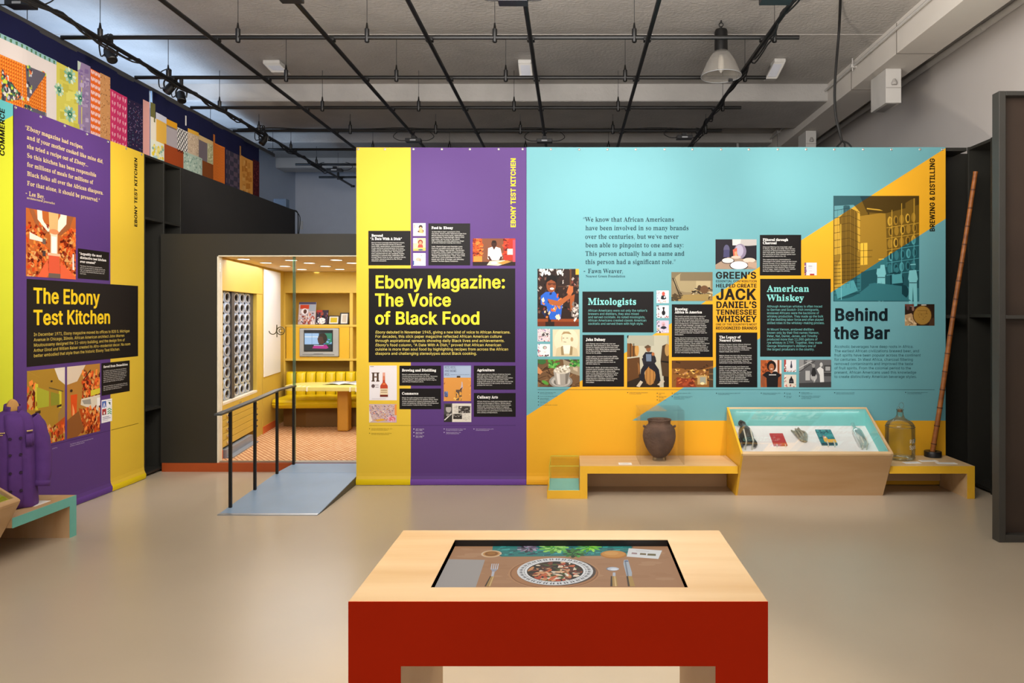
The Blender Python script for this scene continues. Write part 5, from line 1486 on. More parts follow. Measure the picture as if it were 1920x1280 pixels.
tri_banner()
YS = 6.09
b3 = banner_mesh(LEFT, [(5.032, PUR), (YS, PUR), (YS, YEL), (6.575, YEL)] if False else [(5.032, PUR), (YS, YEL), (6.575, YEL)], ROWS).build('banner', INK, origin=(-4, 5.8, 0), smooth=True)
tag(b3, 'purple and yellow banner on the left wall behind the purple coat', 'banner')
mb = MB()
for a, b, c in ((5.032, YS, '5f3d8a'), (YS, 6.575, 'dcc218')):
    n = 8
    for j in range(n):
        x0 = a + (b - a) * j / n; x1 = a + (b - a) * (j + 1) / n
        for v0, v1 in ((0.004, 0.015), (0.015, 0.028), (0.028, 0.042), (0.042, 0.055)):
            mb.face([LEFT.w(x0, v0, 0.003), LEFT.w(x1, v0, 0.003), LEFT.w(x1, v1, 0.003), LEFT.w(x0, v1, 0.003)], 0, c)
mb.build('bottom_hem', INK, b3, True)
grommets(LEFT, b3, [UL(x) for x in (24, 71, 117, 159, 198, 232, 262)], 3.018)
mb = MB()
QY = 'ddc48a'
for rn, a, e, v in (([('qi', '“Ebony'), ('q', ' magazine had recipes,')], 5.128, 5.758, 2.885), ([('q', 'and if your mother cooked like mine did,')], 5.152, 5.998, 2.819), ([('q', 'she tried a recipe out of '), ('qi', 'Ebony...')], 5.152, 5.81, 2.753), ([('q', 'So this kitchen has been responsible')], 5.152, 5.908, 2.686), ([('q', 'for millions of meals for millions of')], 5.154, 5.867, 2.62), ([('q', 'Black folks all over the African diaspora.')], 5.154, 5.998, 2.552), ([('q', 'For that alone, it should be preserved.”')], 5.154, 5.953, 2.482), ([('q', '- Lee Bey,')], 5.134, 5.327, 2.407)):
    write(mb, LEFT, '', a, v, 0.031, 'q', QY, u1=e, runs=rn)
write(mb, LEFT, 'architectural journalist', 5.152, 2.382, 0.015, 'q', QY, u1=5.432)
mb.build('lettering', INK, b3, label='pale yellow quotation lettering on purple')


def photo_l(rect, base, shapes, label, name='printed_photograph'):
    m_ = MB(); picture(m_, LEFT, rect[0], rect[1], rect[2], rect[3], base, shapes, 0.0008); m_.build(name, INK, b3, label=label)


OR = ['e8672a', 'c8461a', '8a2a10', 'f08a3c', '5c1a0c', 'd8a060']
photo_l((5.144, 5.668, 1.815, 2.3155), 'b8612c', [('n', 170, 101, 0, 0.2, 0.42, 1, 0.06, 0.05, OR), ('n', 170, 102, 0.66, 0.2, 1, 1, 0.06, 0.05, OR), ('p', [(0.05, 0), (0.95, 0), (0.86, 0.2), (0.68, 0.33), (0.34, 0.33), (0.16, 0.2)], '9a5a34'), ('p', [(0.2, 0), (0.8, 0), (0.79, 0.14), (0.62, 0.3), (0.4, 0.3), (0.21, 0.14)], 'efe2d0'), ('p', [(0.42, 0), (0.62, 0), (0.6, 0.34), (0.44, 0.34)], 'd8b074'), ('r', 0.46, 0.32, 0.6, 0.62, 'e6d2b4'), ('r', 0.48, 0.36, 0.58, 0.62, 'f6efe6'), ('e', 0.53, 0.29, 0.1, 0.04, 'd88a5a'), ('p', [(0.4, 0.62), (0.66, 0.62), (0.66, 0.66), (0.4, 0.66)], 'e8b894'), ('p', [(0.42, 0.66), (0.64, 0.66), (0.66, 0.95), (0.42, 0.95)], 'd8583a'), ('p', [(0.2, 1), (0.4, 0.72), (0.42, 0.95), (0.38, 1)], 'e2623c'), ('p', [(0.66, 0.75), (0.98, 0.95), (1, 1), (0.66, 1)], 'e2623c'), ('r', 0.42, 0.93, 0.66, 1, '6a5a50'), ('p', [(0.06, 0.35), (0.3, 0.42), (0.3, 0.47), (0.06, 0.45)], 'e8dcc8'), ('r', 0.3, 0.42, 0.36, 0.5, '6a5a50'), ('r', 0.3, 0.6, 0.36, 0.68, '4a3a38'), ('p', [(0.92, 0.6), (0.95, 0.6), (0.96, 0.85), (0.92, 0.85)], 'f0e0d8')], 'printed photo of an orange patterned kitchen aisle')
photo_l((5.154, 5.543, 0.549, 1.12), 'a8802c', [('p', [(0, 0), (1, 0), (1, 0.25), (0.3, 0.1)], 'c09a40'), ('p', [(0.7, 0), (1, 0), (1, 0.24), (0.82, 0.16)], 'e0d4c4'), ('n', 24, 111, 0, 0.15, 0.2, 0.5, 0.1, 0.07, OR), ('p', [(0.2, 0.17), (0.9, 0.32), (0.9, 0.55), (0.2, 0.52)], 'cfc436'), ('p', [(0.24, 0.22), (0.55, 0.3), (0.55, 0.5), (0.24, 0.5)], 'a8a832'), ('p', [(0.6, 0.31), (0.84, 0.36), (0.84, 0.5), (0.6, 0.5)], '8a8a2c'), ('p', [(0.2, 0.54), (0.9, 0.5), (0.9, 0.53), (0.2, 0.58)], '3a2a1c'), ('p', [(0, 0.6), (1, 0.52), (1, 0.72), (0.3, 0.9), (0, 0.96)], '9c7a40'), ('p', [(0.3, 1), (0.4, 0.86), (1, 0.68), (1, 0.9)], 'b8501c'), ('n', 60, 112, 0.35, 0.76, 1, 1, 0.08, 0.05, OR), ('e', 0.62, 0.17, 0.03, 0.014, '3a2a20'), ('l', [(0.55, 0.25), (0.95, 0.33)], '6a5a34', 0.015)], 'printed photo of a lime kitchen corner')
photo_l((5.568, 5.954, 0.549, 1.12), 'b07a34', [('p', [(0, 0), (0.55, 0), (0.3, 0.22), (0, 0.25)], 'd8c4ac'), ('n', 110, 113, 0.45, 0.1, 1, 0.46, 0.08, 0.06, OR), ('p', [(0.1, 0.4), (0.3, 0.4), (0.28, 0.72), (0.14, 0.74)], 'd8501c'), ('p', [(0.16, 0.42), (0.22, 0.42), (0.22, 0.7), (0.16, 0.7)], 'f0a060'), ('p', [(0.42, 0.48), (1, 0.46), (1, 0.72), (0.4, 0.56)], 'd9cdb8'), ('p', [(0.44, 0.5), (0.7, 0.5), (0.72, 0.58), (0.5, 0.56)], '9a948a'), ('p', [(0.34, 0.6), (1, 0.76), (1, 1), (0.5, 0.9)], 'b04a18'), ('n', 90, 114, 0.4, 0.62, 1, 0.98, 0.08, 0.05, OR), ('p', [(0, 0.74), (0.34, 0.64), (0.5, 0.92), (0.3, 1), (0, 1)], '8a5428'), ('l', [(0.5, 0.2), (0.7, 0.08)], '3a2a1c', 0.02), ('p', [(0.7, 0.38), (1, 0.36), (1, 0.44), (0.7, 0.46)], 'd0c238'), ('e', 0.12, 0.34, 0.04, 0.02, '3a2a20'), ('r', 0.9, 0.5, 1, 0.62, 'f0ece6')], 'printed photo of a kitchen counter with orange marbled fronts')


def panel_l(rect, heads, paras, label):
    m_ = MB(); LEFT.rect(m_, rect[0], rect[1], rect[2], rect[3], 0.0006, BLK2)
    for s, a, e, v, cap, st, col in heads:
        write(m_, LEFT, s, a, v, cap, st, col, u1=e, d=0.0013)
    for a, v, lead, cap, e, st, col, lines in paras:
        big = max(text_width(st, s) for s in lines)
        for i, s in enumerate(lines):
            write(m_, LEFT, s, a, v - lead * i, cap, st, col, d=0.0013, hs=(e - a) / (big * cap))
    m_.build('text_panel', INK, b3, label=label)


panel_l((5.692, 6.073, 1.825, 2.069), [('“Arguably the most', 5.706, 5.976, 2.020, 0.019, 's', 'f4f0ea'), ('distinctive test kitchen', 5.716, 6.034, 1.988, 0.019, 's', 'f4f0ea'), ('ever created”', 5.716, 5.903, 1.956, 0.019, 's', 'f4f0ea')],
        [(5.716, 1.925, 0.0158, 0.0095, 6.02, 'm', 'd8d2ca', ['The Ebony Test Kitchen is psychedelic,', 'with its ornate modernist design graced with', 'high-end appliances and surfaces a marvel', 'of some of the African American ideas and', 'their taste.'])], 'black text panel with a white quotation heading')
YH = 'ecc41c'
mb = MB(); LEFT.rect(mb, 5.151, 6.479, 1.150, 1.7956, 0.0006, BLK2)
write(mb, LEFT, 'The Ebony', 5.213, 1.619, 0.112, 'b', YH, u1=5.953, d=0.0013)
write(mb, LEFT, 'Test Kitchen', 5.213, 1.458, 0.108, 'b', YH, u1=6.092, d=0.0013)
for i, (s, e) in enumerate((('In December 1971, Ebony magazine moved its offices to 820 S. Michigan', 6.352), ('Avenue in Chicago, Illinois. African American architect John Warren', 6.276), ('Moutoussamy designed the 11-story building, and the design firm of', 6.282), ('Arthur Elrod and William Raiser created its Afro-modernist décor. No room', 6.361), ('better embodied that style than the historic Ebony Test Kitchen.', 6.216))):
    write(mb, LEFT, s.replace('é', 'e'), 5.217, 1.374 - 0.0392 * i, 0.0235, 'm', 'd9bd55', u1=e, d=0.0013)
mb.build('text_panel', INK, b3, label='large black panel with two-line yellow heading')
panel_l((5.973, 6.352, 0.843, 1.12), [('Saved from Demolition', 5.998, 6.323, 1.078, 0.019, 's', 'f4f0ea')],
        [(5.998, 1.046, 0.0155, 0.0095, 6.31, 'm', 'd8d2ca', ['In 2018, Landmarks Illinois and others', 'the Ebony Test Kitchen was purchased', 'by the nonprofit preservation group and', 'carefully removed from the building. A', 'team of museum experts took the work', 'apart piece by piece and rebuilt it as', 'you can see it today in this gallery.']),
         (5.998, 0.915, 0.0155, 0.0095, 6.32, 'm', 'd8d2ca', ['Special thanks to Landmarks Illinois', 'for saving this important kitchen and', 'for the loan to the Museum.'])], 'small black panel headed Saved from Demolition')
photo_l((5.973, 6.11, 0.611, 0.806), 'eceaee', [('r', 0.06, 0.06, 0.44, 0.34, '3f62b0'), ('p', [(0.12, 0.34), (0.25, 0.1), (0.38, 0.34), (0.31, 0.34), (0.25, 0.2), (0.19, 0.34)], 'f4f4f8'), ('r', 0.54, 0.06, 0.94, 0.34, 'f4f4f8'), ('l', [(0.56, 0.08), (0.92, 0.08)], '8a8a90', 0.02), ('p', [(0.62, 0.14), (0.84, 0.14), (0.84, 0.3)], '3a5a3c'), ('r', 0.06, 0.4, 0.44, 0.66, 'b23a3a'), ('p', [(0.1, 0.66), (0.25, 0.44), (0.4, 0.66)], '5a2a2c'), ('e', 0.25, 0.58, 0.07, 0.06, 'f0e0de'), ('l', [(0.56, 0.46), (0.74, 0.42), (0.94, 0.5)], '3a9a5a', 0.04), ('l', [(0.56, 0.56), (0.74, 0.52), (0.94, 0.6)], '3a9a5a', 0.04), ('l', [(0.56, 0.65), (0.74, 0.61), (0.94, 0.68)], '3a9a5a', 0.04), ('r', 0.1, 0.75, 0.7, 0.78, '8a86a0'), ('r', 0.1, 0.82, 0.86, 0.85, '9a96b0'), ('r', 0.1, 0.9, 0.6, 0.92, 'b0acc0')], 'white printed square with four small colour emblems', 'printed_thumbnail')
mb = MB(); write(mb, LEFT, 'EBONY TEST KITCHEN', UL(253.2), VL(253, 425.5), 0.0415, 'B', '1d1a10', u1=VL(253, 296), rot=True, d=0.0013)
mb.build('lettering', INK, b3, label='black vertical capitals on yellow')
mb = MB(); LEFT.rect(mb, YS + 0.01, 6.485, 0.530, 0.534, 0.0006, '5a4a10'); LEFT.rect(mb, 5.15, YS, 0.530, 0.534, 0.0006, '3a2458'); mb.build('rule_line', INK, b3)
mb = MB()
for a, v, lines, e in ((5.18, 0.50, ['Ebony Test Kitchen, 1971', 'Johnson Publishing'], 5.46), (5.60, 0.497, ['Test kitchen before it was removed from the', 'building, Landmarks Illinois'], 5.87)):
    big = max(text_width('m', s) for s in lines)
    for i, s in enumerate(lines):
        write(mb, LEFT, s, a, v - 0.014 * i, 0.008, 'm', 'c8bcd4', d=0.0013, hs=(e - a) / (big * 0.008))
mb.build('caption_text', INK, b3)
# ------------------------------------------------------------------ quilts hanging over the left partition
XQ = -4.40
mb = MB(); mb.box(XQ - 0.03, XQ + 0.012, 4.2, 10.45, 3.862, 3.915)
rail = tag(mb.build('hanging_rail', RAIL, bevel=0.004, origin=(XQ, 7.3, 3.89)), 'long grey rail the two quilts hang from above the left partition', 'rail')
mb = MB()
for y in (5.7, 8.6, 10.4):
    mb = MB(); mb.tube([(XQ, y, 3.91), (XQ, y, CZ)], 0.003, 5); mb.build('hanging_wire', WIRE, rail)


def wq(u, v):
    return 0.006 * math.sin(u * 7.0) + 0.003 * math.sin(u * 17)


QP = Plane(lambda u, v, d: (XQ + 0.014 + d + wq(u, v), u, v))


def UQ(px): return -XQ * F / (VX - px)
def VQ(px, py): return H - (py - VY) * UQ(px) / F


def patch(mb, x0, x1, yt, yb, c, d=0.0016):
    """patch whose upper left corner shows at (x0, yt) and lower left at (x0, yb)"""
    QP.rect(mb, UQ(x0), UQ(x1), max(2.90, VQ(x0, yb)), VQ(x0, yt), d, c, 0, 0.05)


def marks(mb, x0, x1, yt, yb, n, seed, sx, sy, cols, d=0.0022, shape='q'):
    rnd = random.Random(seed)
    u0, u1 = UQ(x0), UQ(x1); v1 = VQ(x0, yt); v0 = max(2.92, VQ(x0, yb))
    for i in range(n):
        u = rnd.uniform(u0 + sx / 2, u1 - sx / 2); v = rnd.uniform(v0 + sy / 2, v1 - sy / 2)
        a = sx * rnd.uniform(0.5, 1.0) / 2; b = sy * rnd.uniform(0.5, 1.0) / 2
        if shape == 'q':
            QP.poly(mb, [(u - a, v - b), (u + a, v - b * 0.6), (u + a * 0.8, v + b), (u - a, v + b * 0.8)], d + i * 2e-6, rnd.choice(cols))
        else:
            QP.poly(mb, [(u + a * math.cos(t * 0.628), v + b * math.sin(t * 0.628)) for t in range(10)], d + i * 2e-6, rnd.choice(cols))


def grid_marks(mb, x0, x1, yt, yb, du, dv, fn, d=0.0022):
    u0, u1 = UQ(x0), UQ(x1); v1 = VQ(x0, yt); v0 = max(2.92, VQ(x0, yb))
    i = 0
    u = u0
    while u < u1 - du * 0.3:
        j = 0
        v = v1
        while v > v0 + dv * 0.3:
            for pts, c in fn(i, j):
                QP.poly(mb, [(min(max(u + x * du, u0), u1), min(max(v - y * dv, v0), v1)) for x, y in pts], d, c)
            v -= dv; j += 1
        u += du; i += 1


NAVY = '1a1c3c'
q1 = MB()
QP.rect(q1, 4.7, UQ(277), 2.9, 3.875, 0, NAVY, 0, 0.05)
patch(q1, -40, 103, 48, 300, 'd9cfcb')
patch(q1, -40, 103, 44, 53, '8fb6b8', 0.0018)
grid_marks(q1, -40, 103, 44, 53, 0.052, 0.05, lambda i, j: [([(0.1, 0.2), (0.55, 0.1), (0.5, 0.8), (0.2, 0.9)], '4f7a58')], 0.0026)
patch(q1, -40, 84, 85, 300, 'dd7526', 0.0018)
grid_marks(q1, -40, 84, 85, 260, 0.022, 0.028, lambda i, j: [([(0.15, 0.2), (0.6, 0.1), (0.5, 0.6)], 'f2b04a'), ([(0.5, 0.6), (0.95, 0.5), (0.7, 0.95)], '8f3a18')], 0.0024)
for tri in ([(0, 128), (0, 178), (38, 186)], [(42, 122), (84, 138), (46, 190)], [(0, 128), (38, 186), (0, 190)], [(40, 196), (84, 212), (84, 230), (30, 230)]):
    pts = [(UQ(x), VQ(x, y)) for x, y in tri]
    QP.poly(q1, pts, 0.0028, '5f5a66')
    us = [p[0] for p in pts]; vs_ = [p[1] for p in pts]
    rnd = random.Random(int(tri[1][0] * 7 + tri[0][1]))
    for i in range(90):
        u = rnd.uniform(min(us), max(us)); v = rnd.uniform(min(vs_), max(vs_))
        if _inside((u, v), pts):
            s = rnd.uniform(0.006, 0.014)
            QP.poly(q1, [(u - s, v - s * 1.2), (u + s, v - s), (u + s * 0.8, v + s), (u - s, v + s * 1.3)], 0.0034 + i * 2e-6, rnd.choice(['c8d44a', 'e0642c', 'b8b4c4', '3c3a48', '4f8a58', 'd8d2c8']))
patch(q1, 103, 150, 115, 320, 'cfc65a')
marks(q1, 103, 150, 120, 300, 30, 5, 0.10, 0.08, ['d9d26a', 'c2b84c'], 0.0018)
for cx, cy, s in ((129, 142, 1.0), (108, 168, 0.8), (147, 184, 0.9), (129, 214, 1.0)):
    cu, cv = UQ(cx), VQ(cx, cy)
    for t in range(11):
        a = t * 0.571
        QP.poly(q1, [(min(cu + 0.012 * math.cos(a), UQ(149.8)), cv + 0.012 * math.sin(a)), (min(cu + s * 0.065 * math.cos(a - 0.2), UQ(149.8)), cv + s * 0.062 * math.sin(a - 0.2)), (min(cu + s * 0.078 * math.cos(a + 0.1), UQ(149.8)), cv + s * 0.075 * math.sin(a + 0.1)), (min(cu + s * 0.06 * math.cos(a + 0.3), UQ(149.8)), cv + s * 0.058 * math.sin(a + 0.3))], 0.0028 + t * 1e-5, ['d5e4cc', 'a8cdb8', '7fb49a'][t % 3])
    for r, c, k in ((0.036, '5d9a80', 0.0031), (0.022, '2f6a54', 0.0034), (0.009, 'cfe0c0', 0.0036)):
        QP.poly(q1, [(min(cu + r * s * math.cos(t * 0.628), UQ(149.8)), cv + r * s * math.sin(t * 0.628)) for t in range(10)], k, c)
patch(q1, 142.5, 165, 113.5, 330, '927ea0')
marks(q1, 142.5, 165, 120, 320, 60, 8, 0.05, 0.05, ['a48fb0', '80699a', 'b5a4c0', '8a769c'])
QP.poly(q1, [(UQ(142.5), VQ(142.5, 113.5)), (UQ(148), VQ(148, 118)), (UQ(146), VQ(146, 130)), (UQ(142.5), VQ(142.5, 131))], 0.003, 'b8c8b8')
patch(q1, 165, 184, 128, 340, 'ea6a24')
def leaves(i, j):
    return [([(0.08, 0.1), (0.35, 0.05), (0.48, 0.45), (0.4, 0.7), (0.1, 0.45)], 'f2dcd8'), ([(0.92, 0.1), (0.65, 0.05), (0.54, 0.45), (0.6, 0.7), (0.9, 0.45)], 'f2dcd8')]
grid_marks(q1, 165.6, 184, 129, 330, 0.046, 0.062, leaves)
patch(q1, 184, 203, 136, 350, 'cf9560')
marks(q1, 184, 203, 138, 345, 150, 9, 0.014, 0.014, ['8a5a38', 'e0b080', '9c6a44'])
patch(q1, 203, 237, 166, 370, 'd23a6c')
def petals(i, j):
    o = 0.12 if (i + j) % 2 else 0.0
    return [([(0.15, 0.2 + o), (0.35, 0.1 + o), (0.45, 0.5 + o), (0.35, 0.8), (0.2, 0.6)], 'f0a0b4'), ([(0.6, 0.3), (0.85, 0.2 + o), (0.8, 0.6), (0.6, 0.85)], 'eeb2c0')]
grid_marks(q1, 204, 237, 168, 340, 0.088, 0.075, petals)
patch(q1, 237, 265, 184, 380, '2c2440')
marks(q1, 237, 265, 186, 370, 240, 10, 0.012, 0.012, ['6a5a8a', '8a7aa0', '4a6a7a', '9a6a7a'])
patch(q1, 265, 277.4, 186, 390, 'd9a098')
Q1 = q1.build('hanging_quilt', CLOTH_INK, origin=(XQ, 5.6, 3.4))
tag(Q1, 'navy patchwork quilt with yellow, orange and pink strips, nearer the camera', 'quilt', 'patchwork quilts above the left partition')
q2 = MB()
QP.rect(q2, UQ(282.5), UQ(484), 2.9, 3.872, 0, NAVY, 0, 0.05)
patch(q2, 278.8, 287, 191, 226, '6d6a3c')
patch(q2, 278.8, 289, 218, 320, 'e3dccb')
patch(q2, 288, 310, 210, 222, 'c9ccda', 0.0022)
patch(q2, 288.4, 310, 219, 266, 'e2b14c')
patch(q2, 278.8, 305, 260, 330, 'dfe2d2', 0.0022)
marks(q2, 278.8, 305, 262, 320, 60, 12, 0.06, 0.05, ['e2c83c', 'a8c8cc', '8ab0a0', 'e8dc8a', 'c4d4c4'], 0.003, 'e')
patch(q2, 310, 330, 222, 236, 'd99a22')
patch(q2, 310, 330, 233, 276, 'a8a0a4')
patch(q2, 330, 350, 238, 286, 'e4e0dc', 0.0020)
def lattice(i, j):
    return [([(0, 0), (0.12, 0), (1, 0.88), (1, 1), (0.88, 1), (0, 0.12)], '1d1a22'), ([(1, 0), (1, 0.12), (0.12, 1), (0, 1), (0, 0.88), (0.88, 0)], '1d1a22')]
grid_marks(q2, 330, 350, 239, 284, 0.055, 0.06, lattice, 0.003)
patch(q2, 305, 342, 268.6, 360, '9a4420', 0.0028)
patch(q2, 350, 369, 240, 247, 'd9a63a', 0.0022)
patch(q2, 350, 369, 246, 290, 'c3ad94')
marks(q2, 350, 369, 247, 286, 50, 14, 0.03, 0.02, ['b09a84', 'd4c0a8'])
patch(q2, 342, 376, 283, 360, 'a9bcae', 0.0030)
marks(q2, 342, 376, 284, 340, 70, 15, 0.03, 0.03, ['8aa498', 'c4d2c4', '7a9488'], 0.0036)
patch(q2, 369, 397.4, 252, 264, 'd0b27c', 0.0026)
patch(q2, 369, 386, 261, 300, '6f656c', 0.0028)
patch(q2, 386, 397.4, 267.5, 306, 'b6b48c', 0.0028)
marks(q2, 386, 397.4, 268, 304, 60, 16, 0.02, 0.02, ['8a8a68', 'd4d0b0'], 0.0036)
patch(q2, 376, 397.4, 300, 360, '7c4320', 0.0032)
patch(q2, 397.4, 419, 266, 380, 'd9752c', 0.0036)
patch(q2, 397.4, 401.2, 251, 268, 'b86a30', 0.0036)
grid_marks(q2, 397.4, 419, 268, 370, 0.4, 0.018, lambda i, j: [([(0, 0.2), (0.16, 0.7), (0.33, 0.2), (0.5, 0.7), (0.66, 0.2), (0.83, 0.7), (1, 0.2), (1, 0.5), (0.83, 1), (0.66, 0.5), (0.5, 1), (0.33, 0.5), (0.16, 1), (0, 0.5)], 'a85420')], 0.0042)
patch(q2, 421, 446, 279.5, 390, '3b3846', 0.0030)
grid_marks(q2, 421, 446, 280, 380, 0.2, 0.12, lambda i, j: [([(0, 0), (0.5, 0), (0.5, 0.5), (0, 0.5)], '584a58'), ([(0.5, 0.5), (1, 0.5), (1, 1), (0.5, 1)], '54485a')], 0.0036)
patch(q2, 446, 472, 289.4, 400, 'd49446', 0.0032)
patch(q2, 446, 448.6, 273, 292, 'a87844', 0.0032)
marks(q2, 447, 471, 292, 380, 30, 17, 0.10, 0.09, ['c4823a', 'dda45a', 'b8742e'], 0.0038)
patch(q2, 472, 484, 298, 400, '4a1c22', 0.0030)
marks(q2, 472, 484, 300, 390, 60, 18, 0.03, 0.03, ['6a2a2c', '30121a', '7a3838'], 0.0036)
Q2 = q2.build('hanging_quilt', CLOTH_INK, origin=(XQ, 7.6, 3.4))
tag(Q2, 'navy patchwork quilt of gold, rust and checked patches, farther along the rail', 'quilt', 'patchwork quilts above the left partition')
for q, px, py, c in ((Q1, 40, 66, 'd8c8a0'), (Q2, 345.5, 222, 'e4e0da'), (Q2, 281, 176, '9ab8d8')):
    m_ = MB(); u = UQ(px); v = VQ(px, py)
    m_.box(XQ + 0.014, XQ + 0.022, u - 0.006, u + 0.006, v - 0.08, v + 0.03, 0, c)
    m_.build('tape_tie', CLOTH_INK, q)
# small electric box, cables and outlet above the partition end
c = ray(538, 386, 10.35)
eb = thing('electrical_box', 'small blue-grey metal box standing on the black partition end', 'box', (c.x, 10.35, 3.04))
mb = MB(); mb.box(-4.24, -4.06, 10.04, 10.16, 3.04, 3.18)
mb.build('box', mat('blue_grey_box', '5b7390', 0.5), eb, bevel=0.006)
mb = MB(); mb.tube(cubic([(-4.04, 10.26, 3.05), (-3.98, 10.27, 3.0), (-3.98, 10.27, 2.7), (-3.98, 10.26, 2.42), (-3.9, 10.2, 2.36), (-3.7, 10.1, 2.33)], 6), 0.008, 6)
mb.tube(cubic([(-4.06, 10.26, 3.06), (-3.95, 10.27, 2.95), (-3.97, 10.26, 2.6), (-3.93, 10.24, 2.4), (-3.75, 10.2, 2.345)], 6), 0.006, 6)
tag(mb.build('power_cable', CABLE, smooth=True, origin=(-3.97, 10.26, 3.0)), 'two thin black cables drooping beside the end of the black partition', 'cable')
mb = MB(); p = ray(563, 422, 13.49); mb.box(p.x - 0.05, p.x + 0.05, 13.482, 13.499, p.z - 0.08, p.z + 0.08)
tag(mb.build('wall_outlet', WHITEP, bevel=0.004, origin=p), 'white outlet plate on the far wall beside the black partition end', 'outlet')
# ------------------------------------------------------------------ test kitchen contents
# cabinet with pierced screens and drawers along the left wall
cab = thing('built_in_cabinet', 'ochre built-in cabinet with pierced metal screens above drawers, behind the glass', 'cabinet', (-3.6, 7.7, KZ))
mb = MB(); lwbox(mb, 6.955, 8.52, 1.775, 2.108, -0.2, 0.0); mb.build('upper_cupboard', OCHRE, cab, bevel=0.003)
mb = MB(); lwbox(mb, 6.955, 7.085, KZ + 0.06, 1.775, -0.2, 0.0); mb.build('end_stile', OCHRE, cab, bevel=0.002)
mb = MB(); lwbox(mb, 8.30, 8.52, KZ, 1.775, -0.2, -0.005); mb.build('end_stile', OCHRE, cab, bevel=0.002)
mb = MB(); lwbox(mb, 7.085, 8.30, 0.64, 1.775, -0.24, -0.2); mb.build('back_panel', DARKHOLE, cab)
mb = MB(); lwbox(mb, 7.085, 8.30, 0.615, 0.64, -0.2, 0.0); mb.build('ledge', TRIMW, cab, bevel=0.002)
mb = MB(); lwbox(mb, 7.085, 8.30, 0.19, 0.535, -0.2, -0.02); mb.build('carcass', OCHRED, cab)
mb = MB(); lwbox(mb, 7.085, 8.30, 0.54, 0.615, -0.2, -0.002); mb.build('top_rail', OCHRE, cab, bevel=0.002)
mb = MB(); lwbox(mb, 7.62, 7.66, 0.575, 0.59, 0.0, 0.012); mb.build('lock', CHROME, cab)
for i in range(5):
    z0 = 0.192 + 0.0685 * i
    m_ = MB(); lwbox(m_, 7.09, 8.29, z0, z0 + 0.0645, -0.02, 0.0); d_ = m_.build('drawer', OCHRE, cab, bevel=0.0015)
    for y in (7.22, 8.32 - 0.08):
        m_ = MB(); lwbox(m_, y - 0.025, y + 0.035, z0 + 0.022, z0 + 0.044, 0.0, 0.014); m_.build('handle', CHROME, d_, bevel=0.003)
mb = MB(); lwbox(mb, 6.957, 7.085, KZ, KZ + 0.085, -0.15, 0.004); mb.build('plinth', ORANGEB, cab)
mb = MB(); lwbox(mb, 7.1, 8.0, KZ, KZ + 0.012, -0.16, 0.10); lwbox(mb, 7.1, 8.0, KZ + 0.012, KZ + 0.085, -0.16, 0.035); mb.build('toe_kick', mat('grey_kick_plate', '8f97a2', 0.4, 0.2), cab)


def pierced(y0, cols, pitch, hinge):
    """aluminium screen with a grid of oval holes"""
    m_ = MB()
    z0, z1 = 0.645, 1.77
    rp = (z1 - z0) / 10
    n = 20
    for c in range(cols):
        for r in range(10):
            cy = y0 + pitch * (c + 0.5); cz = z0 + rp * (r + 0.5)
            P = lambda y, z, d: (LW(y, d), y, z)
            inner = []; rim = []; outer = []
            for k in range(n):
                a = 2 * math.pi * k / n
                ca, sa = math.cos(a), math.sin(a)
                inner.append((cy + 0.066 * ca, cz + 0.040 * sa)); rim.append((cy + 0.082 * ca, cz + 0.050 * sa))
                s = max(abs(ca), abs(sa))
                outer.append((cy + pitch / 2 * ca / s, cz + rp / 2 * sa / s))
            for k in range(n):
                k2 = (k + 1) % n
                m_.face([P(*rim[k], -0.05), P(*outer[k], -0.05), P(*outer[k2], -0.05), P(*rim[k2], -0.05)], 0)
                m_.face([P(*inner[k], -0.042), P(*rim[k], -0.042), P(*rim[k2], -0.042), P(*inner[k2], -0.042)], 1)
                m_.face([P(*rim[k], -0.042), P(*rim[k], -0.05), P(*rim[k2], -0.05), P(*rim[k2], -0.042)], 1)
                m_.face([P(*inner[k], -0.06), P(*inner[k], -0.042), P(*inner[k2], -0.042), P(*inner[k2], -0.06)], 1)
    return m_


d1 = pierced(7.06, 2, 0.2, 0).build('pierced_door', [ALU, ALURIM], cab)
d2 = pierced(7.56, 3, 0.205, 0).build('pierced_door', [ALU, ALURIM], cab)
mb = MB(); lwbox(mb, 7.465, 7.555, 0.642, 1.772, -0.08, -0.03); mb.build('centre_post', mat('dark_post', '4a4542', 0.5), cab)
mb = MB(); lwbox(mb, 8.18, 8.30, 0.642, 1.772, -0.19, -0.05); mb.build('side_stile', mat('dark_post', '4a4542', 0.5), cab)

mb = MB(); lwbox(mb, 8.552, 9.33, 0.77, 2.082, 0.002, 0.014)
tag(mb.build('white_panel', mat('white_board', 'eeeef2', 0.4, vary=0.01), bevel=0.002, origin=(-3.75, 8.9, 1.4)), 'tall white panel hung on the ochre wall inside the kitchen', 'panel')

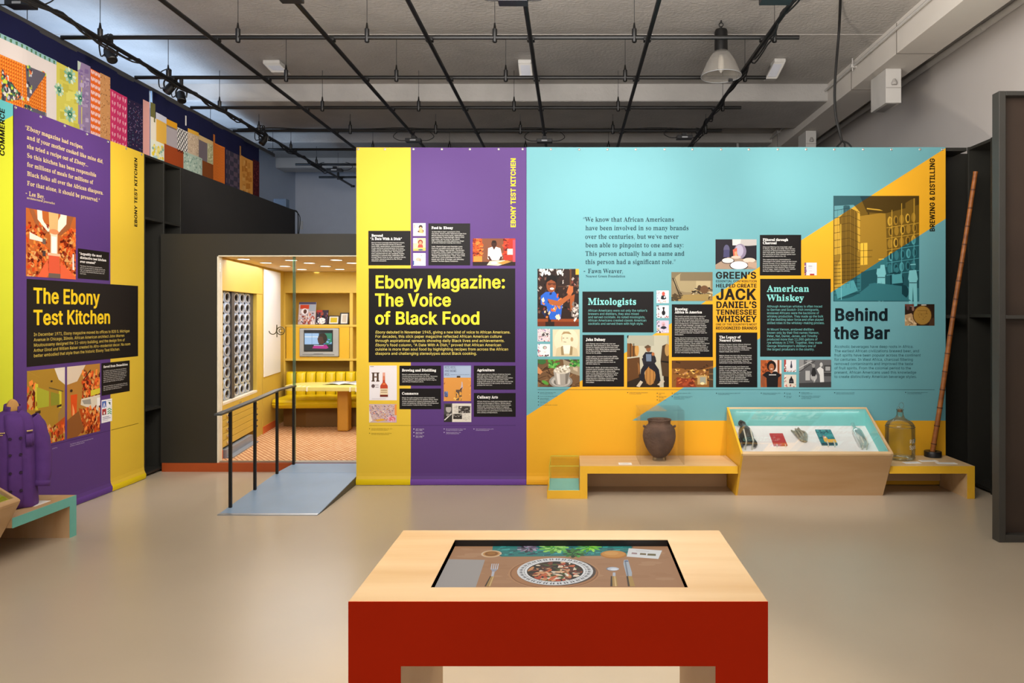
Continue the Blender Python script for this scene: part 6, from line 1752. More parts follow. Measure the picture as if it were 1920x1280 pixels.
# recessed lamps
spots_px = [(457, 485.6), (498.7, 492.5), (545.8, 487.7), (534.4, 499), (566, 505), (580, 493), (596, 510), (610.4, 499), (630.7, 487.3), (637, 504.7), (660.4, 493), (664.5, 510.2)]
wh = ['over the pierced screens', 'before the white panel', 'crossed by the glass edge', 'above the white panel', 'over the bench end', 'in the middle row left', 'over the magazines', 'in the middle row', 'nearest above the doorway', 'over the framed pictures', 'by the yellow banner edge', 'at the back by the banner edge']
for (px, py), w_ in zip(spots_px, wh):
    p = onz(px, py, 2.107) if False else None
    y = 0.567 * F / (VY - py)
    q = ray(px, py, y)
    t = thing('recessed_light', 'round glowing recessed ceiling light in the kitchen, %s' % w_, 'light', (q.x, y, 2.11), 'recessed kitchen ceiling lights')
    m_ = MB(); m_.lathe([(0.072, 0), (0.074, -0.004), (0.062, -0.006), (0.060, 0.0)], (q.x, y, 2.110), 20, caps=False); m_.build('trim_ring', WHITEP, t, True)
    m_ = MB(); m_.lathe([(0.061, -0.003), (0.061, -0.001)], (q.x, y, 2.110), 20); m_.build('lens', DISC, t)
area('kitchen_ceiling_lamps', (-2.7, 8.2, 2.09), (-2.7, 8.2, 0), 2.0, 2.0, 46, (0.97, 0.98, 1.0))

# shelf wall at the back
YW = 9.55
sh = thing('wall_shelving', 'ochre built-in shelving with a television front at the back of the kitchen', 'shelf', (-2.9, 9.7, KZ))
def xk(px, y=YW): return (px - VX) / F * y
def zk(py, y=YW): return H - (py - VY) / F * y
mb = MB(); mb.box(-3.93, -1.45, YW, 9.88, zk(549), 2.108); mb.build('header_panel', OCHRE, sh, bevel=0.003)
for a, b in ((-3.93, xk(535)), (xk(655.5), xk(661.5))):
    m_ = MB(); m_.box(a, b, YW, 9.88, 0.55, zk(549)); m_.build('upright', OCHRE, sh, bevel=0.002)
for zt, zb in ((zk(608.5), zk(612.5)), (zk(672), zk(676))):
    m_ = MB(); m_.box(xk(535), -1.45, YW - 0.01, 9.88, zb, zt); m_.build('shelf', OCHRE, sh, bevel=0.002)
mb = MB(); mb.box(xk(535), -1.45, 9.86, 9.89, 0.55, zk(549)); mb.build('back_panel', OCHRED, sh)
TVX0, TVX1, TVZ0, TVZ1 = xk(562), xk(636.5), zk(669), zk(614.8)
mb = MB()
mb.box(xk(537), TVX0, YW - 0.005, 9.60, zk(672), zk(612.5)); mb.box(TVX1, xk(655), YW - 0.005, 9.60, zk(672), zk(612.5))
mb.box(TVX0, TVX1, YW - 0.005, 9.60, zk(672), TVZ0); mb.box(TVX0, TVX1, YW - 0.005, 9.60, TVZ1, zk(612.5))
mb.build('television_front', MUSTARD, sh)
tv = thing('television', 'silver-grey tube television set into the mustard panel', 'television', ((TVX0 + TVX1) / 2, 9.6, TVZ0))
mb = MB(); mb.box(TVX0 + 0.004, TVX1 - 0.004, YW - 0.03, 9.82, TVZ0 + 0.004, TVZ1 - 0.004); mb.build('casing', GREYP, tv, bevel=0.012)
SX0, SX1, SZ0, SZ1 = xk(573), xk(624), zk(657), zk(620)
mb = MB(); mb.box(SX0 - 0.012, SX1 + 0.012, YW - 0.034, YW - 0.028, SZ0 - 0.012, SZ1 + 0.012); mb.build('bezel', DARKP, tv, bevel=0.004)
TVP = Plane(lambda u, v, d: (u, YW - 0.035 - d, v))
mb = MB()
picture(mb, TVP, SX0, SX1, SZ0, SZ1, '20384a', [('r', 0, 0, 1, 0.1, '0a1420'), ('r', 0, 0.12, 0.52, 0.68, 'a9cdf2'), ('l', [(0.0, 0.3), (0.52, 0.3)], 'e0eefa', 0.05), ('l', [(0.27, 0.12), (0.27, 0.68)], '7aa0c8', 0.015), ('r', 0.74, 0.12, 1, 0.7, '2a8a6a'), ('n', 16, 121, 0.72, 0.4, 1, 0.72, 0.08, 0.08, ['4a8ad0', '88c0e8', '2a6a8a']), ('e', 0.66, 0.38, 0.17, 0.27, '1c1614'), ('p', [(0.47, 0.4), (0.52, 0.28), (0.66, 0.3), (0.72, 0.6), (0.6, 0.68), (0.5, 0.6)], '4a2c24'), ('r', 0, 0.68, 1, 1, '14242c'), ('p', [(0.28, 0.88), (0.34, 0.74), (0.8, 0.7), (0.88, 0.86), (0.8, 0.9)], 'c02a8c'), ('l', [(0.34, 0.73), (0.7, 0.74)], 'c8d8e8', 0.03)], 0.001)
mb.build('picture_tube', TV_INK, tv, label='bright screen showing a person in magenta')
mb = MB(); mb.box(SX0 + 0.12, SX1 - 0.12, YW - 0.034, YW - 0.029, SZ0 - 0.045, SZ0 - 0.038); mb.box(SX0 - 0.03, SX1 + 0.03, YW - 0.034, YW - 0.029, SZ0 - 0.056, SZ0 - 0.05); mb.build('control_strip', mat('mid_grey', '6f7277', 0.4), tv)


def leaning(px0, px1, pyt, pyb, lab, cat, name, border, base, shapes, bw, y=9.66, lean=0.04, backc=DARKP):
    x0, x1 = xk(px0, y), xk(px1, y)
    z0 = zk(608.5) + 0.001
    z1 = z0 + (pyb - pyt) / F * y
    t = thing(name, lab, cat, ((x0 + x1) / 2, y, z0), 'magazines and frames above the television')
    def P(u, v, d): return (u, y - d + lean * (v - z0) / (z1 - z0), v)
    m_ = MB()
    for (a, b, c_, d_) in ((x0, x1, z0, z1),):
        m_.hexa([P(a, c_, 0), P(b, c_, 0), P(b, c_, -0.012), P(a, c_, -0.012), P(a, d_, 0), P(b, d_, 0), P(b, d_, -0.012), P(a, d_, -0.012)])
    m_.build('frame' if bw else 'cover', border, t)
    m_ = MB(); picture(m_, Plane(P), x0 + bw, x1 - bw, z0 + bw, z1 - bw, base, shapes, 0.001); m_.build('cover_print' if not bw else 'picture', INK, t)
    if bw:
        m_ = MB()
        for (a, b, c_, d_) in ((x0, x1, z0, z0 + bw), (x0, x1, z1 - bw, z1), (x0, x0 + bw, z0, z1), (x1 - bw, x1, z0, z1)):
            m_.hexa([P(a, c_, 0.006), P(b, c_, 0.006), P(b, c_, -0.0), P(a, c_, -0.0), P(a, d_, 0.006), P(b, d_, 0.006), P(b, d_, -0.0), P(a, d_, -0.0)])
        m_.build('moulding', border, t)
    return t


leaning(558.5, 590.5, 567, 609, 'larger colourful magazine in a clear sleeve, leaning leftmost above the television', 'magazine', 'magazine', WHITE, 'b8b0bc', [('r', 0, 0, 1, 0.1, '4a4a6a'), ('r', 0.08, 0.12, 0.6, 0.3, 'c0442c'), ('r', 0.6, 0.12, 1, 0.4, '9aa6b8'), ('e', 0.35, 0.42, 0.2, 0.14, 'e8e4ee'), ('e', 0.38, 0.42, 0.1, 0.1, '5a3a34'), ('n', 60, 131, 0.05, 0.5, 0.95, 0.95, 0.14, 0.08, ['8a3a30', 'c8a090', 'e8dcd8', '5a4a5a', 'b85a48', 'd8c8d0'])], 0.0, 9.64, 0.05)
leaning(591.5, 613.5, 582, 609, 'smaller magazine with a glossy cover leaning beside the larger one', 'magazine', 'magazine', DARKP, '3a3040', [('r', 0, 0, 0.5, 0.16, 'b03a34'), ('e', 0.48, 0.25, 0.14, 0.14, '8a4a3c'), ('p', [(0.2, 0.7), (0.3, 0.4), (0.7, 0.4), (0.8, 0.7)], '1c1a24'), ('e', 0.5, 0.75, 0.35, 0.22, 'e4e6e8'), ('n', 20, 132, 0, 0.1, 1, 1, 0.12, 0.06, ['c84a40', '8a7a9a', '4a3a58', 'd8d0d8'])], 0.0, 9.66, 0.05)
leaning(615, 635.5, 592.5, 609, 'small black frame with a yellow picture, lying wide', 'frame', 'picture_frame', DARKP, 'e8e4dc', [('r', 0.14, 0.16, 0.86, 0.84, 'cfb72c')], 0.012, 9.7, 0.03)
leaning(636.8, 653, 587, 609, 'small upright black frame with a pale grey picture', 'frame', 'picture_frame', DARKP, 'eceae6', [('r', 0.2, 0.14, 0.8, 0.86, 'cfc4b6')], 0.014, 9.7, 0.03)
leaning(667.5, 684, 593, 609, 'dark frame half hidden behind the yellow banner edge', 'frame', 'picture_frame', DARKP, 'd8d4cc', [('r', 0.2, 0.2, 0.8, 0.8, '9a9088')], 0.012, 9.7, 0.03)

# banquette
bq = thing('banquette', 'yellow vinyl banquette with channelled back along the kitchen wall', 'bench', (-2.9, 9.2, KZ))
def arc_front(x):   # front edge depth of the seat
    t = (x + 3.76) / 1.9
    return 8.82 + 0.24 * t - 0.05 * math.sin(max(0, min(1, t)) * math.pi)
N = 18
xs = [-3.77 + 1.95 * i / N for i in range(N + 1)]
mb = MB()
prof = [(0.02, -0.105), (0.0, -0.085), (-0.012, -0.06), (0.0, -0.052), (-0.004, -0.03), (0.02, -0.004), (0.05, 0.0)]
rows = []
for x in xs:
    f = arc_front(x)
    e = max(0, 0.10 - (x + 3.77)) * 1.2
    rows.append([(x, f + e * 0.6 + d, 0.455 + z) for d, z in prof] + [(x, 9.42, 0.46), (x, 9.42, 0.35)])
vs_ = [p for r in rows for p in r]
k = len(rows[0])
fs = []
for i in range(N):
    for j in range(k):
        j2 = (j + 1) % k
        fs.append((i * k + j, (i + 1) * k + j, (i + 1) * k + j2, i * k + j2))
fs.append(tuple(range(k))); fs.append(tuple(N * k + j for j in range(k))[::-1])
mb.mesh(vs_, fs); mb.build('seat_cushion', LEATHER, bq, True)
for i in range(13):
    x0 = -3.80 + 0.1285 * i; x1 = x0 + 0.126
    m_ = MB(); vs_ = []; fs = []
    n = 8
    for a in range(n + 1):
        t = a / n
        dpt = 0.035 * math.sqrt(max(0, 1 - (2 * t - 1) ** 2)) + 0.0
        for z, inset in ((0.44, 0.0), (0.62, 0.0), (0.735, 0.004), (0.755, 0.02), (0.762, 0.05)):
            vs_.append((x0 + (x1 - x0) * t, 9.40 + 0.012 * i - dpt + inset, z))
        vs_.append((x0 + (x1 - x0) * t, 9.52, 0.762))
    for a in range(n):
        for z in range(5):
            fs.append((a * 6 + z, (a + 1) * 6 + z, (a + 1) * 6 + z + 1, a * 6 + z + 1))
    m_.mesh(vs_, fs); m_.build('back_channel', LEATHER, bq, True)
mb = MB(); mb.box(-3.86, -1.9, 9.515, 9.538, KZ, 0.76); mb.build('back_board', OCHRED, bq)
mb = MB()
pts = [(-3.72, 9.45), (-3.72, 9.12), (-3.4, 9.04), (-2.9, 9.08), (-1.9, 9.22), (-1.9, 9.45)]
mb.prism(pts, KZ, 0.352, lambda u, v, w: (u, v, w)); mb.build('base', mat('dark_ochre_base', '6a4a1c', 0.7), bq)

# kitchen table
kt = thing('kitchen_table', 'pale yellow kitchen table with rounded end on a thick ochre leg', 'table', (-2.85, 8.9, KZ))
pts = []
for i in range(25):
    a = math.pi / 2 + math.pi * i / 24
    ca, sa = math.cos(a), math.sin(a)
    pts.append((-3.25 + 0.30 * math.copysign(abs(ca) ** 0.75, ca), 8.86 + 0.31 * math.copysign(abs(sa) ** 0.75, sa)))
pts = pts + [(-1.95, 8.50), (-1.95, 9.12)]
mb = MB(); mb.prism(pts, 0.60, 0.65, lambda u, v, w: (u, v, w)); mb.build('tabletop', TABLET, kt, bevel=0.004)
STR = mat('white_inlay', 'f2eee2', 0.4)
for px, y in ((561, 8.62), (569, 8.588), (577, 8.57), (657.5, 8.53), (669, 8.527)):
    x = xk(px, y)
    m_ = MB(); m_.box(x - 0.007, x + 0.007, y - 0.03, y + 0.06, 0.598, 0.653); m_.build('edge_inlay', STR, kt)
mb = MB()
for (a, b), (c_, d_) in (((-3.02, 9.1), (-2.9, 8.98)), ((-2.62, 8.75), (-2.1, 9.08))):
    L = math.hypot(c_ - a, d_ - b); nx, ny = -(d_ - b) / L * 0.008, (c_ - a) / L * 0.008
    mb.hexa([(a - nx, b - ny, 0.648), (c_ - nx, d_ - ny, 0.648), (c_ + nx, d_ + ny, 0.648), (a + nx, b + ny, 0.648), (a - nx, b - ny, 0.651), (c_ - nx, d_ - ny, 0.651), (c_ + nx, d_ + ny, 0.651), (a + nx, b + ny, 0.651)])
mb.build('top_inlay', STR, kt)
mb = MB(); x = xk(644.5, 8.75); mb.box(x - 0.07, x + 0.07, 8.70, 8.85, KZ, 0.60); mb.build('leg', mat('ochre_leg', 'c08a2e', 0.45, vary=0.05), kt, bevel=0.025, seg=4)
# open magazine on the table
mg = thing('open_magazine', 'open white magazine lying on the pale yellow table', 'magazine', (-2.86, 8.95, 0.65))
for sgn, nm in ((-1, 'left_page'), (1, 'right_page')):
    m_ = MB(); vs_ = []; fs = []
    n = 8
    for i in range(n + 1):
        t = i / n
        z = 0.653 + 0.022 * math.sin(t * math.pi) ** 0.7 * (1 - 0.55 * t)
        x = -2.86 + sgn * 0.21 * t
        for y in (8.80, 9.10):
            vs_.append((x + (y - 8.95) * 0.25, y, z))
    for i in range(n):
        fs.append((i * 2, i * 2 + 2, i * 2 + 3, i * 2 + 1))
    m_.mesh(vs_, fs); pg = m_.build('page', mat('magazine_paper', 'e9e7e6', 0.5), mg, True, solid=0.002)
    m_ = MB()
    for r in range(4):
        y = 8.84 + 0.06 * r
        x0 = -2.86 + sgn * 0.07
        m_.box(min(x0, x0 + sgn * 0.1) + (y - 8.95) * 0.25, max(x0, x0 + sgn * 0.1) + (y - 8.95) * 0.25, y, y + 0.03, 0.676, 0.6772)
    m_.build('printed_block', mat('grey_print', '8f9296', 0.6), mg)
# ------------------------------------------------------------------ ramp and handrail
rp = thing('entrance_ramp', 'grey ramp coloured with bluish reflected light, leading up to the kitchen doorway', 'ramp', (-2.31, 6.1, 0))
RX0, RX1 = -2.70, -1.935
mb = MB()
mb.mesh([(RX0, 5.39, 0.004), (RX1, 5.39, 0.004), (RX1, 6.45, KZ - 0.002), (RX0, 6.45, KZ - 0.002), (RX0, 5.39, 0.0), (RX1, 5.39, 0.0), (RX1, 6.45, 0.0), (RX0, 6.45, 0.0)],
        [(0, 1, 2, 3), (4, 7, 6, 5), (0, 4, 5, 1), (1, 5, 6, 2), (2, 6, 7, 3), (3, 7, 4, 0)])
mb.build('slope', RAMP, rp)
mb = MB(); mb.box(RX0, RX1, 6.452, 6.86, 0, KZ); mb.build('landing', RAMP, rp, bevel=0.003)
mb = MB(); mb.hexa([(RX0, 5.375, 0), (RX1, 5.375, 0), (RX1, 5.405, 0), (RX0, 5.405, 0), (RX0, 5.377, 0.006), (RX1, 5.377, 0.006), (RX1, 5.405, 0.0085), (RX0, 5.405, 0.0085)]); mb.build('front_edge', STEEL, rp)
mb = MB()
mb.mesh([(RX1, 5.40, 0.0), (RX1, 6.36, 0.0), (RX1, 6.36, 0.074), (RX1 + 0.004, 5.40, 0.0), (RX1 + 0.004, 6.36, 0.0), (RX1 + 0.004, 6.36, 0.074)], [(0, 1, 2), (3, 5, 4), (0, 3, 4, 1), (1, 4, 5, 2), (2, 5, 3, 0)])
mb.build('side_plate', mat('dark_olive_side', '4b4a42', 0.5), rp)
hr = thing('handrail', 'black metal handrail with four posts on the ramp edge', 'handrail', (-2.67, 6.1, 0))
XR = -2.68
def hz(y): return 0.0 + (KZ - 0.0) * min(1, max(0, (y - 5.39) / 1.06))
posts = []
for px in (432, 478, 519.5, 550.5):
    y = -XR * F / (VX - px)
    posts.append((px, y))
tops = [ray(432, 768.5, posts[0][1]).z, ray(478, 750, posts[1][1]).z, ray(519.5, 732, posts[2][1]).z, ray(550.5, 724, posts[3][1]).z]
for (px, y), zt in zip(posts, tops):
    m_ = MB(); m_.box(XR - 0.011, XR + 0.011, y - 0.011, y + 0.011, hz(y) - 0.001, zt); m_.build('post', BLACKM, hr, bevel=0.002)
ends = [(-XR * F / (VX - 407.5), None)]
ya = posts[0][1] - 0.20
za = tops[0] - (tops[1] - tops[0]) / (posts[1][1] - posts[0][1]) * 0.20
line_pts = [(ya, za)] + [(y, z) for (px, y), z in zip(posts, tops)]
m_ = MB()
for i in range(len(line_pts) - 1):
    (y0, z0), (y1, z1) = line_pts[i], line_pts[i + 1]
    m_.hexa([(XR - 0.028, y0, z0 - 0.004), (XR + 0.028, y0, z0 - 0.004), (XR + 0.028, y1, z1 - 0.004), (XR - 0.028, y1, z1 - 0.004),
             (XR - 0.028, y0, z0 + 0.010), (XR + 0.028, y0, z0 + 0.010), (XR + 0.028, y1, z1 + 0.010), (XR - 0.028, y1, z1 + 0.010)])
m_.build('top_rail', mat('satin_rail', '54595f', 0.32, 0.5), hr)
# ------------------------------------------------------------------ display furniture at the facing wall
YBK = 6.302
BT, BH = 0.062, 0.272
bn = thing('display_bench', 'long low bench with maple top and golden yellow front under the clay pot', 'bench', (0.7, 6.1, 0), 'low exhibit benches')
def bench(root, x0, x1, left_leg, right_leg, y0, yb, front, inner):
    m_ = MB(); m_.box(x0, x1, y0 + 0.004, yb, BH - BT, BH); m_.build('top', inner, root, bevel=0.0015)
    m_ = MB(); m_.box(x0, x1, y0, y0 + 0.004, BH - BT, BH); m_.build('front_edge', front, root)
    if left_leg:
        m_ = MB(); m_.box(x0, x0 + BT, y0 + 0.004, yb, 0, BH - BT); lg = m_.build('leg', inner, root)
        m_ = MB(); m_.box(x0, x0 + BT, y0, y0 + 0.004, 0, BH - BT); m_.build('leg_front', front, lg)
    if right_leg:
        m_ = MB(); m_.box(x1 - BT, x1, y0 + 0.004, yb, 0, BH - BT); lg = m_.build('leg', inner, root)
        m_ = MB(); m_.box(x1 - BT, x1, y0, y0 + 0.004, 0, BH - BT); m_.build('leg_front', front, lg)
bench(bn, 0.077, 1.392, True, False, 5.86, YBK, YELLOWP, MAPLE)
mb = MB(); mb.box(0.139, 1.392, YBK - 0.02, YBK, 0.0, BH - BT); mb.build('back_rail', MAPLE2, bn)
bn2 = thing('display_bench', 'short low bench with golden yellow front under the glass jug', 'bench', (3.0, 6.1, 0), 'low exhibit benches')
bench(bn2, 2.655, 3.364, False, True, 5.86, YBK, YELLOWP, MAPLE)
mb = MB(); mb.box(2.655, 3.30, YBK - 0.02, YBK, 0.05, BH - BT); mb.build('back_rail', MAPLE2, bn2)
# low glazed tray at the bench end
tr = thing('glazed_tray', 'low yellow tray with teal bed and clear glass sides at the bench end', 'display case', (-0.06, 6.1, 0))
mb = MB(); mb.box(-0.197, 0.077, 5.86, YBK, 0, 0.068); mb.build('base', YELLOWP, tr, bevel=0.0015)
mb = MB(); mb.box(-0.185, 0.072, 5.872, YBK - 0.01, 0.068, 0.071); mb.build('bed', TEALIN, tr)
gz = 0.268
mb = MB()
mb.box(-0.178, -0.174, 5.872, 6.29, 0.071, gz); mb.box(-0.174, 0.072, 5.872, 5.876, 0.071, gz)
mb.box(-0.174, 0.072, 6.286, 6.29, 0.071, gz)
mb.build('glass_sides', GLASS, tr)
mb = MB(); mb.box(-0.178, 0.072, 5.872, 6.29, gz, gz + 0.004); mb.build('glass_lid', GLASS, tr)
mb = MB()
E_ = 0.0035
for (a, b, c_, d_, e, f) in ((-0.180, 0.073, 5.870, 5.874, gz, gz + 0.005), (-0.180, 0.073, 6.288, 6.292, gz, gz + 0.005), (-0.180, -0.176, 5.870, 6.292, gz, gz + 0.005), (-0.180, -0.176, 5.870, 5.874, 0.071, gz), (-0.180, -0.176, 6.288, 6.292, 0.071, gz)):
    mb.box(a, b, c_, d_, e, f)
mb.build('glass_edges', mat('yellow_green_glass_edge', 'bfc04a', 0.2), tr)


# sloping showcase
CX0, CX1 = 1.397, 2.648
cs = thing('showcase', 'sloping maple showcase with teal and white lining and five small exhibits', 'display case', (2.02, 6.1, 0))
T = 0.018
prof = [(YBK, 0.0), (5.97, 0.0), (5.78, 0.372), (5.775, 0.392), (5.782, 0.400), (YBK, 0.7045)]
def side(x0, x1): 
    m_ = MB(); m_.prism(prof, x0, x1, lambda u, v, w: (w, u, v)); return m_
side(CX0, CX0 + T).build('side_panel', YELLOWP, cs, bevel=0.001)
side(CX1 - T, CX1).build('side_panel', MAPLE2, cs, bevel=0.001)
mb = MB()
mb.prism([(5.97, 0), (5.78, 0.372), (5.800, 0.372), (5.99, 0)], CX0 + T, CX1 - T, lambda u, v, w: (w, u, v)); mb.build('front_panel', MAPLE2, cs)
mb = MB()
mb.prism([(5.78, 0.372), (5.775, 0.392), (5.782, 0.400), (5.800, 0.408), (5.812, 0.372)], CX0 + 0.001, CX1 - 0.001, lambda u, v, w: (w, u, v)); mb.build('front_lip', MAPLE, cs, bevel=0.004)
mb = MB(); mb.prism([(YBK - 0.018, 0.0), (YBK, 0.0), (YBK, 0.7045), (YBK - 0.018, 0.695)], CX0 + T, CX1 - T, lambda u, v, w: (w, u, v)); mb.build('back_panel', MAPLE, cs)
def slope(x, s, n=0.0):
    """point on the sloping display bed: s up the slope, n above it"""
    return Vector((x, 6.023 + 0.8636 * s - 0.5043 * n, 0.372 + 0.5043 * s + 0.8636 * n))
def onslope(px, py):
    t = (py - VY) / F
    y = 4.6854 / (t + 0.584)
    return ray(px, py, y)
mb = MB(); mb.prism([(YBK - 0.019, 0.541), (YBK - 0.019, 0.535), (5.862, 0.271), (5.857, 0.277)], CX0 + T, CX1 - T, lambda u, v, w: (w, u, v)); mb.build('display_bed', WHITEIN, cs)
mb = MB()
mb.prism([(YBK - 0.020, 0.541), (YBK - 0.022, 0.541), (YBK - 0.022, 0.690), (YBK - 0.020, 0.690)], CX0 + T, CX1 - T, lambda u, v, w: (w, u, v))
for a, b in ((CX0 + T, CX0 + T + 0.003), (CX1 - T - 0.003, CX1 - T)):
    mb.prism([(YBK - 0.020, 0.541), (5.857, 0.277), (5.812, 0.372), (5.812, 0.392), (YBK - 0.020, 0.685)], a, b, lambda u, v, w: (w, u, v))
mb.prism([(5.852, 0.277), (5.855, 0.277), (5.815, 0.372), (5.812, 0.372)], CX0 + T, CX1 - T, lambda u, v, w: (w, u, v))
mb.build('teal_lining', TEALIN, cs)
mb = MB(); mb.prism([(5.803, 0.400), (YBK - 0.02, 0.690), (YBK - 0.02, 0.694), (5.803, 0.404)], CX0 + T, CX1 - T, lambda u, v, w: (w, u, v)); mb.build('glass_top', GLASS, cs)
area('showcase_fill_light', (2.02, 6.27, 0.672), (2.02, 6.05, 0.40), 1.1, 0.02, 0.3, (1.0, 0.98, 0.95))  # weak fill added inside the case, which has no strip lamp


def slopebox(mb, x0, x1, s0, s1, n0, n1, m=0, c=None, lean=0.0):
    mb.hexa([slope(x0, s0, n0), slope(x1, s0, n0), slope(x1, s1, n0), slope(x0, s1, n0), slope(x0, s0, n1), slope(x1, s0, n1), slope(x1, s1, n1), slope(x0, s1, n1)], m, c)


def s_of(px, py):
    p = onslope(px, py)
    return p.x, (p.y - 6.023) / 0.8636


SL = (0, 0.8636, 0.5043)
ACR = mat('frosted_acrylic_bracket', 'd4cdbb', 0.3)
# 1 dark flask
x, s0 = s_of(1412, 841); _, s1 = s_of(1403, 802)
x = 1.52
L = s1 - s0
fk = thing('stoneware_flask', 'dark flask with beak-like neck, leftmost exhibit inside the showcase', 'flask', slope(x, s0), 'exhibits on the showcase bed')
DKF = mat('dark_bronze_glaze', '463d33', 0.4, scale=30, col2='241e19', bump=0.3, bscale=60)
mb = MB(); mb.lathe([(0.02, 0.02), (0.045, 0.03), (0.055, 0.06), (0.058, 0.10), (0.055, 0.14), (0.05, 0.17), (0.035, 0.205), (0.018, 0.225), (0.016, 0.245), (0.02, 0.25)], slope(x, s0, 0.06), 20, ax=SL, sx=1.05); mb.build('body', DKF, fk, True)
mb = MB(); mb.tube(cubic([slope(x - 0.012, s0 + 0.22, 0.06), slope(x - 0.03, s0 + 0.26, 0.065), slope(x - 0.012, s0 + 0.285, 0.07), slope(x + 0.02, s0 + 0.265, 0.07), slope(x + 0.024, s0 + 0.225, 0.065)], 5), 0.008, 8); mb.lathe([(0.012, 0), (0.02, 0.01), (0.008, 0.03)], slope(x - 0.01, s0 + 0.265, 0.07), 10, ax=SL); mb.build('neck', DKF, fk, True)
for sg in (-1, 1):
    m_ = MB(); m_.lathe([(0.002, 0), (0.022, 0.02), (0.026, 0.05), (0.016, 0.09), (0.002, 0.105)], slope(x + sg * 0.058, s0 - 0.012, 0.035), 12, ax=SL); m_.build('foot', DKF, fk, True)
for dx in (-0.028, 0.03):
    m_ = MB(); m_.tube([slope(x + dx, s0 - 0.02, 0.0), slope(x + dx, s0 - 0.018, 0.10), slope(x + dx, s0 + 0.11, 0.125)], 0.0065, 6); m_.build('bracket', ACR, fk, True)
# 2 red book
xa, sa = s_of(1450.5, 837.5); xb, _ = s_of(1476, 837.5); _, sb = s_of(1443, 815)
bk = thing('red_book', 'thin red clothbound book lying on the white bed, second from the left', 'book', slope((xa + xb) / 2, sa), 'exhibits on the showcase bed')
mb = MB(); slopebox(mb, xa, xb, sa, sb, 0.006, 0.020); mb.build('cover', mat('red_book_cloth', 'b8282a', 0.6, vary=0.05), bk, bevel=0.002)
mb = MB(); mb.lathe([(0.001, 0), (0.016, 0.0002)], slope((xa + xb) / 2, (sa + sb) / 2, 0.0202), 14, ax=(0, -0.5043, 0.8636)); mb.build('stamped_emblem', mat('dull_gold_stamp', 'c2524a', 0.4), bk)
for x_ in (xa + 0.025, xb - 0.02):
    m_ = MB(); m_.tube([slope(x_, sa - 0.012, 0.0), slope(x_, sa - 0.008, 0.026), slope(x_, sa + 0.004, 0.028)], 0.004, 6); m_.build('bracket', ACR, bk)
# 3 bundle of pale sticks
xc, s0 = s_of(1503, 831); _, s1 = s_of(1497, 808)
x = 1.83
x = s_of(1499, 820)[0]
bd = thing('stick_bundle', 'small bundle of pale twisted roots, middle exhibit of the showcase', 'roots', slope(x, s0), 'exhibits on the showcase bed')
RT = mat('pale_root', 'a89f8a', 0.8, scale=20, col2='7a705c')
rnd = random.Random(8)
for i in range(7):
    a = (i - 3) * 0.011
    pts = [slope(x + a * 0.7 + rnd.uniform(-0.006, 0.006) + 0.02, s0 + rnd.uniform(-0.01, 0.02), 0.015 + 0.014 * (i % 2)), slope(x + a * 1.3 + 0.006, s0 + (s1 - s0) * 0.5, 0.024 + 0.02 * ((i + 1) % 2)), slope(x + a + rnd.uniform(-0.01, 0.01) - 0.012, s1 + rnd.uniform(-0.03, 0.0), 0.016 + 0.012 * (i % 3))]
    m_ = MB(); m_.tube(cubic(pts, 5), [0.006 + 0.004 * math.sin(j / 10 * math.pi) for j in range(11)], 7); m_.build('root', RT, bd, True)
# 4 illustrated book
xa, sa = s_of(1540.5, 836.5); xb, _ = s_of(1570, 836.5); _, sb = s_of(1530, 808.5)
ib = thing('illustrated_book', 'teal and yellow illustrated book in the showcase, fourth from the left', 'book', slope((xa + xb) / 2, sa), 'exhibits on the showcase bed')
mb = MB(); slopebox(mb, xa, xb, sa, sb, 0.006, 0.022); mb.build('block', mat('teal_book_board', '2f6f74', 0.5), ib, bevel=0.001)
BP = Plane(lambda u, v, d: slope(u, v, 0.0225 + d))
mb = MB()
picture(mb, BP, xa, xb, sa, sb, '2f7b80', [('n', 60, 141, 0, 0, 1, 0.5, 0.14, 0.05, ['1c3a48', '4a9a98', '2a5a68', '173040', '5ab0a8']), ('e', 0.68, 0.4, 0.2, 0.18, '2f8f90'), ('n', 10, 142, 0, 0.3, 0.35, 0.6, 0.2, 0.04, ['10242e', '3a7a80']), ('r', 0.3, 0.66, 1, 0.88, 'e8b040'), ('p', [(0.24, 0.82), (0.24, 0.62), (0.36, 0.5), (0.46, 0.48), (0.52, 0.56), (0.5, 0.7), (0.4, 0.86)], 'e8b040'), ('p', [(0.26, 0.54), (0.36, 0.44), (0.5, 0.52), (0.4, 0.6)], 'e8d8cc'), ('e', 0.34, 0.48, 0.06, 0.05, 'b86a4a'), ('r', 0, 0.92, 1, 1, '2a3040')], 0.0003)
mb.build('cover_print', INK, ib)
for x_ in (xa + 0.05, xb - 0.03):
    m_ = MB(); m_.tube([slope(x_, sa - 0.018, 0.0), slope(x_, sa - 0.012, 0.03), slope(x_, sa + 0.03, 0.034)], 0.005, 6); m_.build('bracket', ACR, ib)
